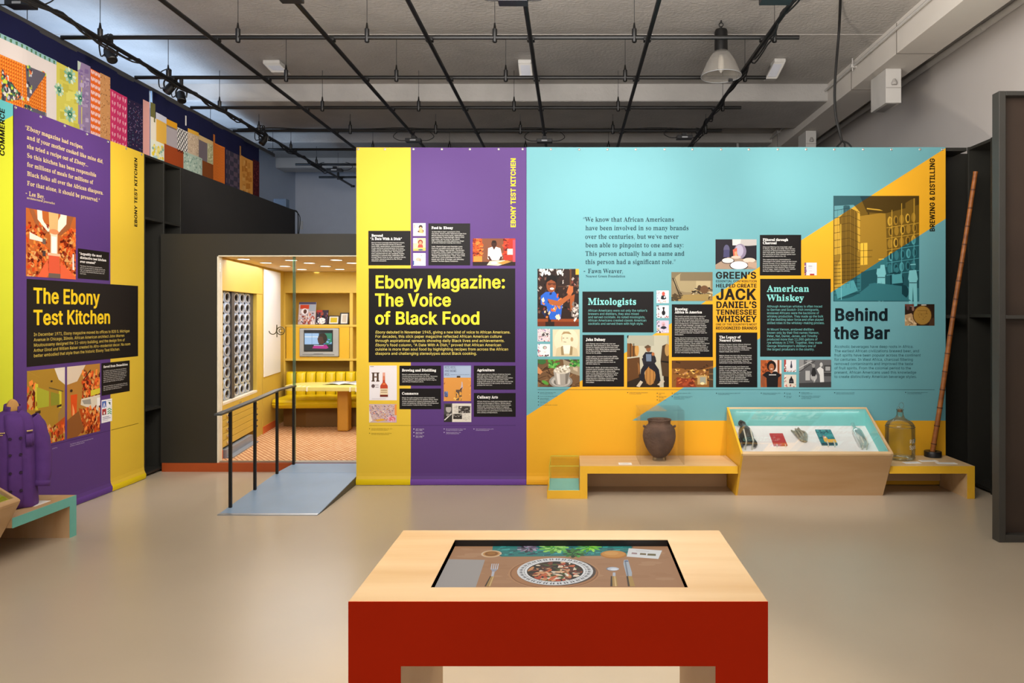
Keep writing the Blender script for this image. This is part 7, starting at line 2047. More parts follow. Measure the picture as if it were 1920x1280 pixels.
# 5 clear bottle
x0_, s0 = s_of(1614, 842); _, s1 = s_of(1598, 800.5)
x = s_of(1608, 822)[0]
bo = thing('clear_bottle', 'old clear glass bottle lying at the right end of the showcase bed', 'bottle', slope(x, s0), 'exhibits on the showcase bed')
mb = MB()
Lb = s1 - s0
P = [(0.034, 0.0), (0.040, 0.01), (0.040, Lb * 0.58), (0.034, Lb * 0.68), (0.014, Lb * 0.78), (0.012, Lb * 0.95), (0.016, Lb * 0.96), (0.016, Lb)]
vs_ = []; fs = []
n = 16
for r, h in P:
    for j in range(n):
        a = 2 * math.pi * j / n
        e = 0.6 if r > 0.03 else 1.0
        ca = math.copysign(abs(math.cos(a)) ** e, math.cos(a)); sa_ = math.copysign(abs(math.sin(a)) ** e, math.sin(a))
        vs_.append(slope(x + r * ca, s0 + h, 0.042 + r * 0.8 * sa_))
for i in range(len(P) - 1):
    for j in range(n):
        fs.append((i * n + j, i * n + (j + 1) % n, (i + 1) * n + (j + 1) % n, (i + 1) * n + j))
fs.append(tuple(range(n))[::-1])
mb.mesh(vs_, fs); mb.build('bottle_body', BOTTLE, bo, True)
for dx in (-0.018, 0.02):
    m_ = MB(); m_.tube([slope(x + dx, s0 - 0.012, 0.0), slope(x + dx, s0 - 0.01, 0.08), slope(x + dx, s0 + 0.06, 0.088)], 0.005, 6); m_.build('bracket', ACR, bo, True)
for (px, py, w) in ((1585, 797, 0.11), ):
    p = onslope(px, py); s_ = (p.y - 6.023) / 0.8636
    m_ = MB()
    for i in range(3):
        slopebox(m_, p.x - w / 2, p.x + w / 2 - 0.02 * i, s_ + 0.02 - i * 0.018, s_ + 0.026 - i * 0.018, 0.0005, 0.001)
    m_.build('printed_caption', mat('grey_caption', 'aaa5a2', 0.7), cs)
mb = MB(); p = onslope(1482, 800); slopebox(mb, p.x - 0.05, p.x + 0.04, 0.28, 0.286, 0.0005, 0.001); slopebox(mb, p.x - 0.05, p.x + 0.02, 0.262, 0.268, 0.0005, 0.001); mb.build('printed_caption', MATS['grey_caption'], cs)

# clay pot in its vitrine
vt = thing('vitrine', 'clear acrylic box standing over the clay pot', 'display case', (0.768, 6.1, BH))
VX0, VX1, VY0, VY1, VZ = 0.582, 0.955, 5.905, 6.285, 0.722
mb = MB()
t_ = 0.005
mb.box(VX0, VX1, VY0, VY0 + t_, BH + 0.001, VZ); mb.box(VX0, VX1, VY1 - t_, VY1, BH + 0.001, VZ); mb.box(VX0, VX0 + t_, VY0 + t_, VY1 - t_, BH + 0.001, VZ); mb.box(VX1 - t_, VX1, VY0 + t_, VY1 - t_, BH + 0.001, VZ)
mb.build('acrylic_sides', ACRYL, vt)
mb = MB(); mb.box(VX0, VX1, VY0, VY1, VZ, VZ + t_); mb.build('acrylic_top', ACRYL, vt)
PX, PY = 0.768, 6.10
ring = thing('display_ring', 'clear acrylic ring the clay pot rests on', 'stand', (PX, PY, BH))
mb = MB(); mb.lathe([(0.055, 0), (0.058, 0), (0.058, 0.024), (0.050, 0.026), (0.046, 0.024), (0.048, 0.004)], (PX, PY, BH + 0.001), 28, caps=False); mb.build('ring', BOTTLE, ring, True)
pot = thing('clay_pot', 'dark brown unglazed clay pot with ribbed shoulder and wide mouth', 'pot', (PX, PY, BH + 0.02))
prof = [(0.001, 0.0), (0.03, 0.001), (0.058, 0.012), (0.088, 0.045), (0.117, 0.095), (0.136, 0.15), (0.1415, 0.19), (0.139, 0.225), (0.128, 0.255), (0.112, 0.278), (0.098, 0.290), (0.094, 0.30), (0.096, 0.318), (0.104, 0.331), (0.100, 0.335), (0.093, 0.330), (0.088, 0.312), (0.086, 0.295), (0.10, 0.26), (0.09, 0.2)]
N = 48
vs_ = []; fs = []
dense = []
for i in range(len(prof) - 1):
    for k in range(3):
        t = k / 3
        dense.append((prof[i][0] * (1 - t) + prof[i + 1][0] * t, prof[i][1] * (1 - t) + prof[i + 1][1] * t))
dense.append(prof[-1])
for r, h in dense:
    for j in range(N):
        a = 2 * math.pi * j / N
        rr = r * (1 + 0.012 * math.sin(2 * a + 1) + 0.006 * math.sin(5 * a + h * 30))
        if 0.19 < h < 0.285 and r > 0.105:
            rr += 0.0016 * math.sin(h * 520)
        vs_.append((PX + rr * math.cos(a), PY + rr * math.sin(a), BH + 0.022 + h))
for i in range(len(dense) - 1):
    for j in range(N):
        fs.append((i * N + j, i * N + (j + 1) % N, (i + 1) * N + (j + 1) % N, (i + 1) * N + j))
mb = MB(); mb.mesh(vs_, fs); mb.build('body', POT, pot, 'all')
for sg in (-1, 1):
    m_ = MB(); m_.lathe([(0.002, -0.004), (0.012, 0.004), (0.009, 0.018), (0.002, 0.022)], (PX + sg * 0.124, PY - 0.01, BH + 0.022 + 0.268), 10, ax=(sg * 0.8, 0, 0.6)); m_.build('lug', POT, pot, True)
CARDM = WHITE


def card(name, x0, x1, y0, y1, z, lab, rot=0.0):
    m_ = MB(); cx, cy = (x0 + x1) / 2, (y0 + y1) / 2
    def R(x, y): 
        dx, dy = x - cx, y - cy
        return cx + dx * math.cos(rot) - dy * math.sin(rot), cy + dx * math.sin(rot) + dy * math.cos(rot)
    b = [R(x0, y0), R(x1, y0), R(x1, y1), R(x0, y1)]
    m_.hexa([(x, y, z + 0.0005) for x, y in b] + [(x, y, z + 0.003) for x, y in b])
    o = tag(m_.build('label_card', CARDM, origin=(cx, cy, z)), lab, 'label', 'exhibit label cards')
    m2 = MB()
    for i in range(4):
        yy = y0 + (y1 - y0) * (0.2 + 0.18 * i)
        a = R(x0 + 0.01, yy); c2 = R(x1 - 0.02 - 0.01 * (i % 2), yy); d2 = R(x1 - 0.02 - 0.01 * (i % 2), yy + 0.003); b2_ = R(x0 + 0.01, yy + 0.003)
        m2.face([(a[0], a[1], z + 0.0034), (c2[0], c2[1], z + 0.0034), (d2[0], d2[1], z + 0.0034), (b2_[0], b2_[1], z + 0.0034)])
    m2.build('printed_lines', mat('grey_print_line', 'b5b1ad', 0.7), o)


p = onz(1172, 870, BH); card('label', 0.405, 0.515, 5.91, 5.985, BH, 'small white label card on the long bench left of the clay pot')
p = onz(1712, 867.5, BH); card('label', p.x - 0.08, p.x + 0.06, p.y - 0.03, p.y + 0.03, BH, 'white label card in front of the glass jug', 0.06)
p = onz(1736, 864.5, BH); card('label', p.x - 0.05, p.x + 0.10, p.y - 0.02, p.y + 0.035, BH, 'white label card between the jug and the pole stand', 0.05)
p = onz(1770, 868.5, BH); card('label', p.x - 0.06, p.x + 0.10, p.y - 0.03, p.y + 0.03, BH, 'white label card at the right end of the short bench', -0.05)

# jug
JX, JY = 2.877, 6.15
jg = thing('glass_jug', 'large pale green glass jug with white lettering on the short bench', 'jug', (JX, JY, BH))
mb = MB(); mb.lathe([(0.001, 0.006), (0.085, 0.002), (0.112, 0.012), (0.121, 0.04), (0.121, 0.27), (0.116, 0.30), (0.098, 0.325), (0.066, 0.343), (0.040, 0.36), (0.029, 0.385), (0.026, 0.42), (0.030, 0.425), (0.030, 0.435), (0.024, 0.437)], (JX, JY, BH + 0.001), 40, caps=False); mb.build('body', JUG, jg, True)
mb = MB(); mb.lathe([(0.001, 0.435), (0.019, 0.434), (0.019, 0.41), (0.001, 0.41)], (JX, JY, BH), 16, caps=False); mb.build('stopper', mat('brown_stopper', '7a5a42', 0.7), jg, True)
mb = MB()
mb.tube([(JX + 0.012 + 0.020 * math.cos(a), JY, BH + 0.465 + 0.028 * math.sin(a)) for a in [i * 0.449 for i in range(14)]], 0.004, 8, closed=True)
mb.tube([(JX - 0.014 + 0.009 * math.cos(a), JY, BH + 0.45 + 0.010 * math.sin(a)) for a in [i * 0.63 for i in range(10)]], 0.003, 6, closed=True)
mb.build('ring_handle', BOTTLE, jg, True)
for z in (0.02, 0.285):
    m_ = MB(); m_.tube([(JX + 0.119 * math.cos(a), JY + 0.119 * math.sin(a), BH + z) for a in [i * 0.196 for i in range(32)]], 0.004, 6, closed=True); m_.build('glass_rib', BOTTLE, jg, True)
WL = mat('white_enamel_print', 'dfe3dd', 0.5)
JP = Plane(lambda u, v, d: (JX + (0.1225 + d) * math.sin(u / 0.1225), JY - (0.1225 + d) * math.cos(u / 0.1225), v))
mb = MB()
write(mb, JP, 'PURE', 0.028, BH + 0.155, 0.034, 'r', None, u1=0.095)
write(mb, JP, 'Spirits', 0.024, BH + 0.105, 0.034, 'r', None, u1=0.128)
mb.build('lettering', WL, jg, label='white lettering on the jug')
mb = MB(); JP.poly(mb, [(0.098 + 0.016 * math.cos(a * 0.63), BH + 0.178 + 0.022 * math.sin(a * 0.63)) for a in range(10)], 0.0005, None); mb.build('blue_emblem', mat('blue_green_emblem', '2a7f8c', 0.5), jg)

# bamboo pole leaning on the bookcase
B0 = onz(1749, 856, BH); 
sd = thing('pole_stand', 'round black disc stand at the foot of the bamboo pole', 'stand', (B0.x, B0.y, BH))
mb = MB(); mb.lathe([(0.068, 0.0), (0.0715, 0.004), (0.0715, 0.046), (0.069, 0.05), (0.030, 0.05), (0.030, 0.02), (0.001, 0.02)], (B0.x, B0.y, BH + 0.001), 36); mb.build('disc', DARKP, sd, True)
top = Vector((3.567, 6.2, H + (VY - 322) / F * 6.2))
base = Vector((B0.x - 0.005, B0.y, BH + 0.035))
pole = thing('bamboo_pole', 'tall brown bamboo pole leaning from the black stand to the bookcase', 'pole', base)
pts = []; rs = []
M = 90
for i in range(M + 1):
    t = i / M
    wob = 0.006 * math.sin(t * 9) * (1 - t)
    pts.append(base.lerp(top, t) + Vector((wob, 0, 0)))
    node = max(0, 1 - abs(((t * 15.5) % 1) - 0.5) * 12)
    rs.append(0.0215 - 0.003 * t + 0.0022 * node)
mb = MB(); mb.tube(pts, rs, 14)
o = mb.build('cane', CANE, pole, True)
for i in range(15):
    t = (i + 0.5) / 15.5
    c = base.lerp(top, t) + Vector((0.006 * math.sin(t * 9) * (1 - t), 0, 0))
    m_ = MB(); m_.lathe([(0.0232 - 0.003 * t, -0.006), (0.0242 - 0.003 * t, 0.0), (0.0232 - 0.003 * t, 0.006)], c, 14, ax=(top - base), caps=False); m_.build('node_ring', mat('dark_cane_node', '5a3014', 0.6), pole, True)
# ------------------------------------------------------------------ bench, showcase and chef's coat at the left wall
XB = -3.955
lb = thing('display_bench', 'low bench with maple top and teal front edge carrying the purple coat', 'bench', (-3.7, 4.6, 0), 'low exhibit benches')
LX = -3.44
mb = MB(); mb.box(XB, LX - 0.004, 4.34, 4.90, BH + 0.008 - BT, BH + 0.008); mb.build('top', MAPLEY, lb, bevel=0.0015)
mb = MB(); mb.box(LX - 0.004, LX, 4.34, 4.90, BH + 0.008 - BT, BH + 0.008); mb.build('front_edge', TEALP, lb)
mb = MB(); mb.box(XB, LX - 0.004, 4.90 - BT, 4.90, 0, BH + 0.008 - BT); lg = mb.build('leg', MAPLEY, lb)
mb = MB(); mb.box(LX - 0.004, LX, 4.90 - BT, 4.90, 0, BH + 0.008 - BT); mb.build('leg_front', TEALP, lg)
mb = MB(); mb.box(XB, XB + 0.02, 4.34, 4.90 - BT, 0.0, BH + 0.008 - BT); mb.build('back_rail', MAPLEY, lb)
card('label', -3.60, -3.50, 4.60, 4.74, BH + 0.008, 'white label card on the teal edged bench beside the purple coat', 0.0)
lc = thing('showcase', 'sloping maple showcase with lime lining, cut off by the left edge', 'display case', (-3.7, 3.7, 0))
prof = [(XB, 0.0), (-3.60, 0.0), (-3.395, 0.372), (-3.388, 0.392), (-3.396, 0.402), (XB, 0.7345)]
CYA, CYB = 3.10, 4.335
mb = MB(); mb.prism(prof, CYB - 0.018, CYB, lambda u, v, w: (u, w, v)); mb.build('side_panel', MAPLEY, lc, bevel=0.001)
mb = MB(); mb.prism(prof, CYA, CYA + 0.018, lambda u, v, w: (u, w, v)); mb.build('side_panel', MAPLEY, lc, bevel=0.001)
mb = MB(); mb.prism([(-3.60, 0), (-3.395, 0.372), (-3.415, 0.372), (-3.62, 0)], CYA + 0.018, CYB - 0.018, lambda u, v, w: (u, w, v)); mb.build('front_panel', MAPLEY, lc)
mb = MB(); mb.prism([(-3.395, 0.368), (-3.388, 0.390), (-3.392, 0.402), (-3.42, 0.412), (-3.432, 0.37)], CYA, CYB, lambda u, v, w: (u, w, v)); mb.build('front_lip', MAPLEY, lc, bevel=0.006)
mb = MB(); mb.box(XB, XB + 0.018, CYA + 0.018, CYB - 0.018, 0, 0.72); mb.build('back_panel', MAPLEY, lc)
mb = MB()
mb.prism([(XB + 0.019, 0.60), (-3.47, 0.325), (-3.465, 0.330), (XB + 0.019, 0.605)], CYA + 0.018, CYB - 0.018, lambda u, v, w: (u, w, v))
mb.prism([(XB + 0.019, 0.60), (-3.465, 0.327), (-3.438, 0.37), (-3.438, 0.398), (XB + 0.019, 0.715)], CYB - 0.022, CYB - 0.019, lambda u, v, w: (u, w, v))
mb.build('lime_lining', LIME, lc)
mb = MB(); mb.prism([(XB + 0.02, 0.722), (-3.425, 0.408), (-3.425, 0.412), (XB + 0.02, 0.726)], CYA + 0.018, CYB - 0.018, lambda u, v, w: (u, w, v)); mb.build('glass_top', GLASS, lc)

# chef's coat on a wooden hanger form
CC = Vector((-3.655, 4.61, BH + 0.009))
coat = thing('chef_coat', 'purple double-breasted cook coat on a wooden form, standing on the bench', 'coat', CC)
YAW = math.radians(46)    # which way the front faces, turned from the camera axis towards the room


def cp(x, y, z):
    """coat coordinates: x to its left sleeve (right in the photo), y backwards, z up"""
    x *= 0.66
    return Vector((CC.x + x * math.cos(YAW) - y * math.sin(YAW), CC.y + x * math.sin(YAW) + y * math.cos(YAW), CC.z + z))


levels = [  # height, half width, half depth, x shift
    (0.0, 0.205, 0.120, 0.0), (0.012, 0.210, 0.125, 0.0), (0.10, 0.198, 0.118, 0.0), (0.20, 0.185, 0.108, 0.0), (0.30, 0.178, 0.100, 0.0), (0.40, 0.180, 0.098, 0.0), (0.48, 0.184, 0.095, 0.0), (0.54, 0.178, 0.086, 0.0), (0.585, 0.150, 0.072, 0.0), (0.612, 0.108, 0.060, 0.0), (0.628, 0.068, 0.052, 0.0)]
N = 56
mb = MB(); vs_ = []; fs = []
for z, a, b, sx in levels:
    for j in range(N):
        t = 2 * math.pi * j / N
        ct, st_ = math.cos(t), math.sin(t)
        e = 0.78
        x = a * math.copysign(abs(ct) ** e, ct); y = b * math.copysign(abs(st_) ** e, st_)
        fold = (0.010 * math.sin(6 * t + 0.6) + 0.006 * math.sin(11 * t)) * max(0, (0.42 - z) / 0.42)
        x *= 1 + fold * 2.0; y *= 1 + fold * 5
        y += 0.006 * math.sin(x * 46 + z * 20) * (1 if st_ < 0 else 0)
        vs_.append(cp(x + sx, y, z + (0.012 * math.sin(3 * t) if z > 0.0 and z < 0.05 else 0)))
for i in range(len(levels) - 1):
    for j in range(N):
        fs.append((i * N + j, i * N + (j + 1) % N, (i + 1) * N + (j + 1) % N, (i + 1) * N + j))
mb.mesh(vs_, fs)
body = mb.build('coat_body', PURPLE, coat, 'all', solid=0.004)
sb = body.modifiers.new('smooth', 'SUBSURF'); sb.levels = 1; sb.render_levels = 1
# front flap edge, running down the coat
mb = MB()
fl = []
def front_y(x, z):
    for i in range(len(levels) - 1):
        if levels[i][0] <= z <= levels[i + 1][0]:
            t = (z - levels[i][0]) / (levels[i + 1][0] - levels[i][0])
            a = levels[i][1] * (1 - t) + levels[i + 1][1] * t; b = levels[i][2] * (1 - t) + levels[i + 1][2] * t
            break
    else:
        a, b = levels[-1][1], levels[-1][2]
    q = min(0.999, abs(x / a)) ** (1 / 0.78)
    return -b * (max(0, 1 - q * q) ** 0.5) ** 0.78
rows = []
for i in range(14):
    z = 0.015 + 0.59 * i / 13
    x0 = -0.058 - 0.02 * (z > 0.5); x1 = 0.055 + 0.02 * (z > 0.45) - 0.03 * (z > 0.56)
    rows.append([cp(x, front_y(x, z) - 0.008, z) for x in (x0, x0 * 0.5, 0, x1 * 0.5, x1)] )
vs_ = [p for r in rows for p in r]
mb.mesh(vs_, [(i * 5 + j, i * 5 + j + 1, i * 5 + 5 + j + 1, i * 5 + 5 + j) for i in range(13) for j in range(4)])
mb.build('front_flap', PURPLE, coat, 'all', solid=0.004)
for z in (0.12, 0.235, 0.35, 0.455):
    for x in (-0.042, 0.042):
        c = cp(x, front_y(x, z) - 0.013, z)
        ax = cp(x, -1, z) - cp(x, 0, z)
        m_ = MB(); m_.lathe([(0.001, 0.004), (0.0085, 0.0045), (0.0095, 0.002), (0.009, -0.002)], c, 12, ax=ax); m_.build('button', PURPLED, coat, True)
# collar
mb = MB(); vs_ = []; fs = []
n = 30
for j in range(n + 1):
    t = math.radians(-62 + (360 - 56) * j / n)
    t = math.radians(-90 + 26 + (360 - 52) * j / n)
    for r, z in ((1.02, 0.612), (1.05, 0.64), (0.98, 0.672)):
        vs_.append(cp(0.066 * r * math.cos(t), 0.056 * r * math.sin(t) - (0.016 if z > 0.65 else 0) * (math.sin(t) < 0), z - 0.018 * (1 - math.sin(t)) / 2))
for j in range(n):
    for k in range(2):
        fs.append((j * 3 + k, j * 3 + 3 + k, j * 3 + 3 + k + 1, j * 3 + k + 1))
mb.mesh(vs_, fs); mb.build('collar', PURPLE, coat, 'all', solid=0.006)
# sleeves hanging, elbows slightly out
for sg, pts in ((1, [(0.135, 0.005, 0.565), (0.175, 0.005, 0.52), (0.214, 0.0, 0.42), (0.236, -0.01, 0.31), (0.232, -0.035, 0.20), (0.214, -0.05, 0.115)]), (-1, [(-0.135, 0.005, 0.565), (-0.178, 0.005, 0.52), (-0.216, 0.0, 0.42), (-0.236, -0.01, 0.31), (-0.228, -0.04, 0.20), (-0.205, -0.055, 0.115)])):
    path = cubic([cp(*p) for p in pts], 4)
    k = len(path)
    rs = [0.052 + 0.012 * math.sin(min(1, i / k * 3) * 1.57) - 0.020 * i / k + 0.0025 * math.sin(i * 1.7) for i in range(k)]
    m_ = MB(); m_.tube(path, rs, 18, caps=False); sl = m_.build('sleeve', PURPLE, coat, 'all', solid=0.004)
    m_ = MB(); m_.tube([path[-3], path[-1]], [rs[-3] + 0.003, rs[-1] + 0.003], 18, caps=False); m_.build('cuff', PURPLE, sl, True, solid=0.004)
# pockets, name strips
def patch_on(x0, x1, z0, z1, off, name, m, parent=coat):
    m_ = MB(); n_ = 5
    row = []
    for i in range(n_ + 1):
        x = x0 + (x1 - x0) * i / n_
        row.append((cp(x, front_y(x, z0) - off, z0), cp(x, front_y(x, z1) - off, z1)))
    for i in range(n_):
        m_.face([row[i][0], row[i + 1][0], row[i + 1][1], row[i][1]])
    return m_.build(name, m, parent, True, solid=0.003)
patch_on(0.085, 0.155, 0.395, 0.475, 0.012, 'chest_pocket', PURPLE)
patch_on(0.092, 0.142, 0.490, 0.499, 0.010, 'gold_name_strip', GOLDT)
patch_on(-0.150, -0.078, 0.492, 0.499, 0.010, 'gold_name_strip', GOLDT)
patch_on(-0.150, -0.095, 0.479, 0.485, 0.010, 'gold_name_strip', GOLDT)
patch_on(-0.165, -0.125, 0.31, 0.37, 0.011, 'lilac_badge', mat('lilac_badge', 'b79ae0', 0.6))
# wooden form: neck disc and stem
fm = thing('hanger_form', 'pale wooden hanger form with a rounded neck inside the purple coat', 'hanger', cp(0, 0, 0))
mb = MB(); n = 22
pl = [(0.050 * math.cos(math.pi * 2 * i / n), 0.060 * math.sin(math.pi * 2 * i / n) + 0.640) for i in range(n)]
mb.prism(pl, -0.016, 0.020, lambda u, v, w: tuple(cp(u, w, v))); mb.build('neck_disc', HANGW, fm, bevel=0.004)
mb = MB(); mb.tube([cp(0, 0, 0.002), cp(0, 0, 0.60)], 0.012, 10); mb.lathe([(0.07, 0.0), (0.07, 0.012)], cp(0, 0, 0.0), 20); mb.build('stem', HANGW, fm)
mb = MB(); mb.tube(cubic([cp(-0.13, 0, 0.53), cp(-0.08, 0, 0.565), cp(0, 0, 0.585), cp(0.08, 0, 0.565), cp(0.13, 0, 0.53)], 5), 0.016, 8); mb.build('shoulder_bar', HANGW, fm, True)
# ------------------------------------------------------------------ foreground table with its display
TZ = 0.78
TX0, TX1, TY0, TY1 = -0.587, 0.521, 1.858, 2.471
ft = thing('display_table', 'red-fronted maple table in the foreground with a sunken picture screen', 'table', (-0.03, 2.16, 0))
SXa, SXb, SYa, SYb = onz(807.5, 1100.8, TZ).x, onz(1290, 1100.8, TZ).x, onz(900, 1100.8, TZ).y, onz(900, 1011.5, TZ).y
LW_ = 0.1385
mb = MB()
z0 = TZ - 0.03
for a, b, c_, d_ in ((TX0, TX1, TY0 + 0.003, SYa), (TX0, TX1, SYb, TY1), (TX0, SXa, SYa, SYb), (SXb, TX1, SYa, SYb)):
    mb.box(a, b, c_, d_, z0, TZ)
mb.build('tabletop', MAPLE, ft)
mb = MB(); mb.box(TX0, TX1, TY0 + 0.003, TY1, TZ - 0.170, z0 - 0.012); mb.build('apron_box', MAPLE2, ft)
mb = MB()
for a, b, c_, d_ in ((TX0, TX1, TY0 + 0.003, SYa), (TX0, TX1, SYb, TY1), (TX0, SXa, SYa, SYb), (SXb, TX1, SYa, SYb)):
    mb.box(a, b, c_, d_, z0 - 0.012, z0)
for a, b, c_, d_ in ((SXa - 0.004, SXb + 0.004, SYb, SYb + 0.003), (SXa - 0.003, SXa, SYa, SYb), (SXb, SXb + 0.003, SYa, SYb)):
    mb.box(a, b, c_ - 0.0008, d_ - 0.0008, z0, TZ - 0.002)
mb.build('screen_frame', DARKP, ft)
mb = MB(); mb.box(TX0, TX1, TY0, TY0 + 0.003, TZ - 0.170, TZ); mb.build('front_panel', REDP, ft)
for a, b in ((TX0, TX0 + LW_), (TX1 - LW_, TX1)):
    m_ = MB(); m_.box(a, b, TY0 + 0.003, TY1, 0, TZ - 0.170); lg = m_.build('leg', MAPLEY, ft)
    m_ = MB(); m_.box(a, b, TY0, TY0 + 0.003, 0, TZ - 0.170); m_.build('leg_front', REDP, lg)
ZS = TZ - 0.022
SP = Plane(lambda u, v, d: (u, v, ZS + d))
S0x, S0y = onz(807, 1101, ZS), onz(850, 1012, ZS)
mb = MB()
SP.rect(mb, SXa - 0.002, SXb + 0.002, SYa - 0.002, SYb + 0.002, 0.0, 'a87a56', 0, 0.2)


def sp(px, py): q = onz(800 + px / 3.84, 1005 + py / 3.84, ZS); return q.x, q.y


def spoly(pts, c, d): 
    cl = [(min(max(x, SXa), SXb), min(max(y, SYa), SYb)) for x, y in (sp(*p) for p in pts)]
    SP.poly(mb, cl, d, c)


def sell(cx, cy, rx, ry, c, d, n=32):
    x, y = sp(cx, cy); x2, _ = sp(cx + rx, cy); r = x2 - x
    ra = r * ry
    SP.poly(mb, [(x + r * math.cos(2 * math.pi * i / n), min(max(y + ra * math.sin(2 * math.pi * i / n), SYa + 0.001), SYb - 0.001)) for i in range(n)], d, c)
    return x, y, r


rnd = random.Random(77)
for i in range(60):   # soft mottling of the brown ground
    x = rnd.uniform(SXa + 0.03, SXb - 0.03); y = rnd.uniform(SYa + 0.02, SYb - 0.02)
    s = rnd.uniform(0.01, 0.025)
    SP.poly(mb, [(x + s * math.cos(k * 0.9) * 1.6, y + s * math.sin(k * 0.9) * 0.6) for k in range(7)], 0.00005 + i * 1e-6, rnd.choice(['ad7f5a', 'a47652', 'b08460']))
K = 0.0003
spoly([(-10, 400), (90, 165), (420, 170), (352, 372), (300, 400)], 'a29a94', K)                   # grey mat
spoly([(490, 30), (1465, 30), (1478, 95), (1440, 140), (540, 148), (470, 118)], '17756f', K)          # teal cloth
for i in range(150):
    px = rnd.uniform(500, 1445); py = rnd.uniform(52, 138)
    w = rnd.uniform(20, 60)
    spoly([(px, py), (px + w, py - rnd.uniform(2, 6)), (px + w, py + 2), (px, py + rnd.uniform(3, 6))], rnd.choice(['2a9a92', '0f4f58', '1f8a84', '143f4c', '3aa8a0']), K + 5e-5 + i * 4e-7)
def rosette(cx, cy, R, cols, seed, asp=0.40, spike=False):
    r_ = random.Random(seed)
    for ring in range(5):
        rr = R * (1 - ring * 0.19)
        n = 11 - ring
        for k in range(n):
            a = 2 * math.pi * (k + 0.5 * (ring % 2)) / n
            w = (0.16 if spike else 0.32) * 3.14 / n * 3
            tip = (cx + rr * math.cos(a), cy + rr * asp * math.sin(a))
            s1 = (cx + rr * 0.62 * math.cos(a - w), cy + rr * 0.62 * asp * math.sin(a - w)); s2 = (cx + rr * 0.62 * math.cos(a + w), cy + rr * 0.62 * asp * math.sin(a + w))
            m1 = (cx + rr * 0.92 * math.cos(a - w * 0.5), cy + rr * 0.92 * asp * math.sin(a - w * 0.5)); m2 = (cx + rr * 0.92 * math.cos(a + w * 0.5), cy + rr * 0.92 * asp * math.sin(a + w * 0.5))
            b = (cx + rr * 0.15 * math.cos(a), cy + rr * 0.15 * asp * math.sin(a))
            spoly([b, s1, m1, tip, m2, s2], cols[(ring + k) % len(cols)], K + 0.0002 + ring * 4e-5 + k * 1e-6)
            spoly([b, s2, m2], cols[-1], K + 0.00022 + ring * 4e-5 + k * 1e-6)
rosette(726, 88, 80, ['8a7a90', 'a59aac', '6a5a70', '2c2434'], 1)
rosette(915, 82, 112, ['8fd060', '6ab848', 'a8e078', '3f8a2c'], 2)
rosette(1062, 122, 88, ['2f7a30', '1f5a26', '4aa040', '123a18'], 3)
rosette(1165, 78, 100, ['8ae030', '6acc20', 'a8f050', '4a9a18'], 4, 0.40, True)
for cx, cy, a, b, cols in ((466, 128, 74, 44, None),):
    sell(466, 127, 74, 1.0, 'd8b894', K + 1e-4); sell(466, 127, 60, 1.0, 'c08a4c', K + 2e-4); sell(466, 127, 48, 1.0, '8a5520', K + 3e-4); sell(466, 125, 30, 1.0, 'a06a2c', K + 4e-4)
sell(1345, 132, 94, 0.9, 'b8762c', K + 3e-4); sell(1345, 128, 84, 0.85, 'cc8c40', K + 3.6e-4); sell(1330, 124, 50, 0.8, 'd69a50', K + 4.2e-4)
spoly([(1455, 88), (1695, 104), (1668, 165), (1440, 148)], 'dedcd8', K + 4.5e-4)                    # paper card
for a, b, c_ in (((1478, 118), (1515, 132), 'a08484'), ((1538, 122), (1580, 138), '7a6a4c'), ((1592, 126), (1650, 143), '6a5f3c')):
    spoly([a, (b[0], a[1] + 3), b, (a[0] - 4, b[1] - 3)], c_, K + 5.5e-4)
spoly([(1506, 105), (1600, 110), (1600, 112), (1506, 107)], 'aaa6a2', K + 5.5e-4)
# plate
sell(918, 262, 330, 0.92, 'b5845c', K); sell(918, 262, 318, 0.92, '8a5a38', K + 6e-5); sell(918, 262, 308, 0.92, 'a8744c', K + 1.2e-4)
sell(935, 252, 284, 0.96, '4a3a34', K + 1.5e-4)
PXc, PYc, PR = sell(925, 250, 274, 0.98, 'dad7d4', K + 2e-4)
sell(925, 250, 224, 0.98, 'c9c6c4', K + 2.6e-4)
for k in range(64):
    a = 2 * math.pi * k / 64
    for (r0, r1, da, c) in ((0.86, 0.955, 0.03, '35353d'), (0.80, 0.84, 0.022, '5a5a62')):
        am = a + (0.012 if k % 2 else -0.01)
        SP.poly(mb, [(PXc + PR * r0 * math.cos(am - da), PYc + PR * 0.98 * r0 * math.sin(am - da)), (PXc + PR * (r0 + r1) / 2 * math.cos(am - da * 1.3), PYc + PR * 0.98 * (r0 + r1) / 2 * math.sin(am - da * 1.3)), (PXc + PR * r1 * math.cos(am), PYc + PR * 0.98 * r1 * math.sin(am)), (PXc + PR * r0 * math.cos(am + da * 0.6), PYc + PR * 0.98 * r0 * math.sin(am + da * 0.6))], K + 3e-4, c)
sell(925, 250, 218, 0.98, 'e6e3e0', K + 3.3e-4)
bx, by, br = sell(925, 252, 204, 0.98, '1f1612', K + 3.8e-4)
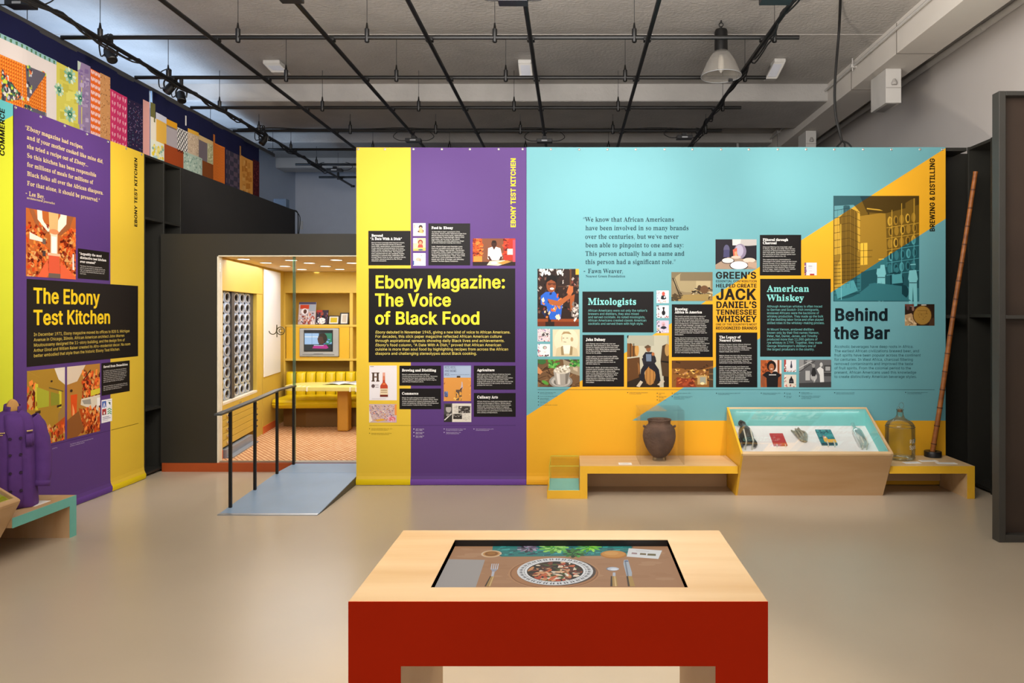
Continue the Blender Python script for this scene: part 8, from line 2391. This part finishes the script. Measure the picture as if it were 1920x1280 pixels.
for i in range(120):
    a = rnd.uniform(0, 6.28); r = br * 0.92 * math.sqrt(rnd.random())
    x, y = bx + r * math.cos(a), by + r * math.sin(a)
    th = rnd.uniform(0, 3.14); l = rnd.uniform(0.008, 0.024); w = rnd.uniform(0.004, 0.009)
    pts = []
    for k in range(8):
        q = 2 * math.pi * k / 8
        xx = l * math.cos(q); yy = w * math.sin(q) + 0.25 * w * math.cos(2 * q)
        X_, Y_ = x + xx * math.cos(th) - yy * math.sin(th), y + xx * math.sin(th) + yy * math.cos(th)
        dd_ = math.hypot(X_ - bx, Y_ - by)
        if dd_ > br * 0.97:
            X_ = bx + (X_ - bx) * br * 0.97 / dd_; Y_ = by + (Y_ - by) * br * 0.97 / dd_
        pts.append((X_, Y_))
    SP.poly(mb, pts, K + 4.2e-4 + i * 3e-6, rnd.choice(['c8643c', 'd89a6c', 'e8d4b8', '5a2c1c', 'b84a2c', 'e0b48c', '3c2218', '7a3a24', 'c88a5a', '4a5a2a', 'f0e0c8']))
# cutlery
def strip(p0, p1, w0, w1, c, d):
    spoly([(p0[0] - w0, p0[1]), (p0[0] + w0, p0[1]), (p1[0] + w1, p1[1]), (p1[0] - w1, p1[1])], c, d)
D = K + 3e-4
strip((468, 288), (432, 362), 12, 16, '3c2c20', D); strip((476, 288), (444, 362), 12, 17, 'a8834a', D + 5e-5); strip((480, 290), (452, 362), 4, 5, 'd0ac74', D + 9e-5)
strip((482, 248), (473, 290), 10, 9, 'b8b6bc', D + 1e-4); strip((487, 236), (483, 256), 26, 12, '9a98a0', D + 1e-4)
for i in range(4):
    strip((471 + i * 15, 199), (464 + i * 14.5, 240), 3.2, 4, 'c4c2c8', D + 1.4e-4)
strip((1350, 262), (1349, 290), 9, 11, 'b9bbc2', D); sell(1338, 236, 46, 0.85, '7d8088', D); sell(1343, 236, 42, 0.82, 'c4c8d0', D + 5e-5); sell(1350, 240, 26, 0.8, 'dde0e6', D + 1e-4)
strip((1340, 288), (1340, 362), 14, 18, '3c2c20', D); strip((1350, 288), (1357, 362), 14, 19, 'b08a4c', D + 5e-5); strip((1354, 290), (1362, 362), 4, 6, 'd8b47c', D + 9e-5)
spoly([(1420, 172), (1450, 170), (1478, 262), (1478, 290), (1440, 290), (1416, 200)], 'aab0b8', D); spoly([(1424, 178), (1434, 176), (1455, 288), (1442, 288)], '7c828c', D + 5e-5); sell(1438, 180, 15, 0.9, '5a6a8a', D + 6e-5)
strip((1452, 288), (1468, 362), 14, 19, '3c2c20', D + 6e-5); strip((1464, 288), (1482, 362), 14, 19, 'b08a4c', D + 1e-4)
mb.build('picture_screen', SCREEN_INK, ft, label='sunken screen showing a table setting with a plate of food')
bpy.context.view_layer.update()
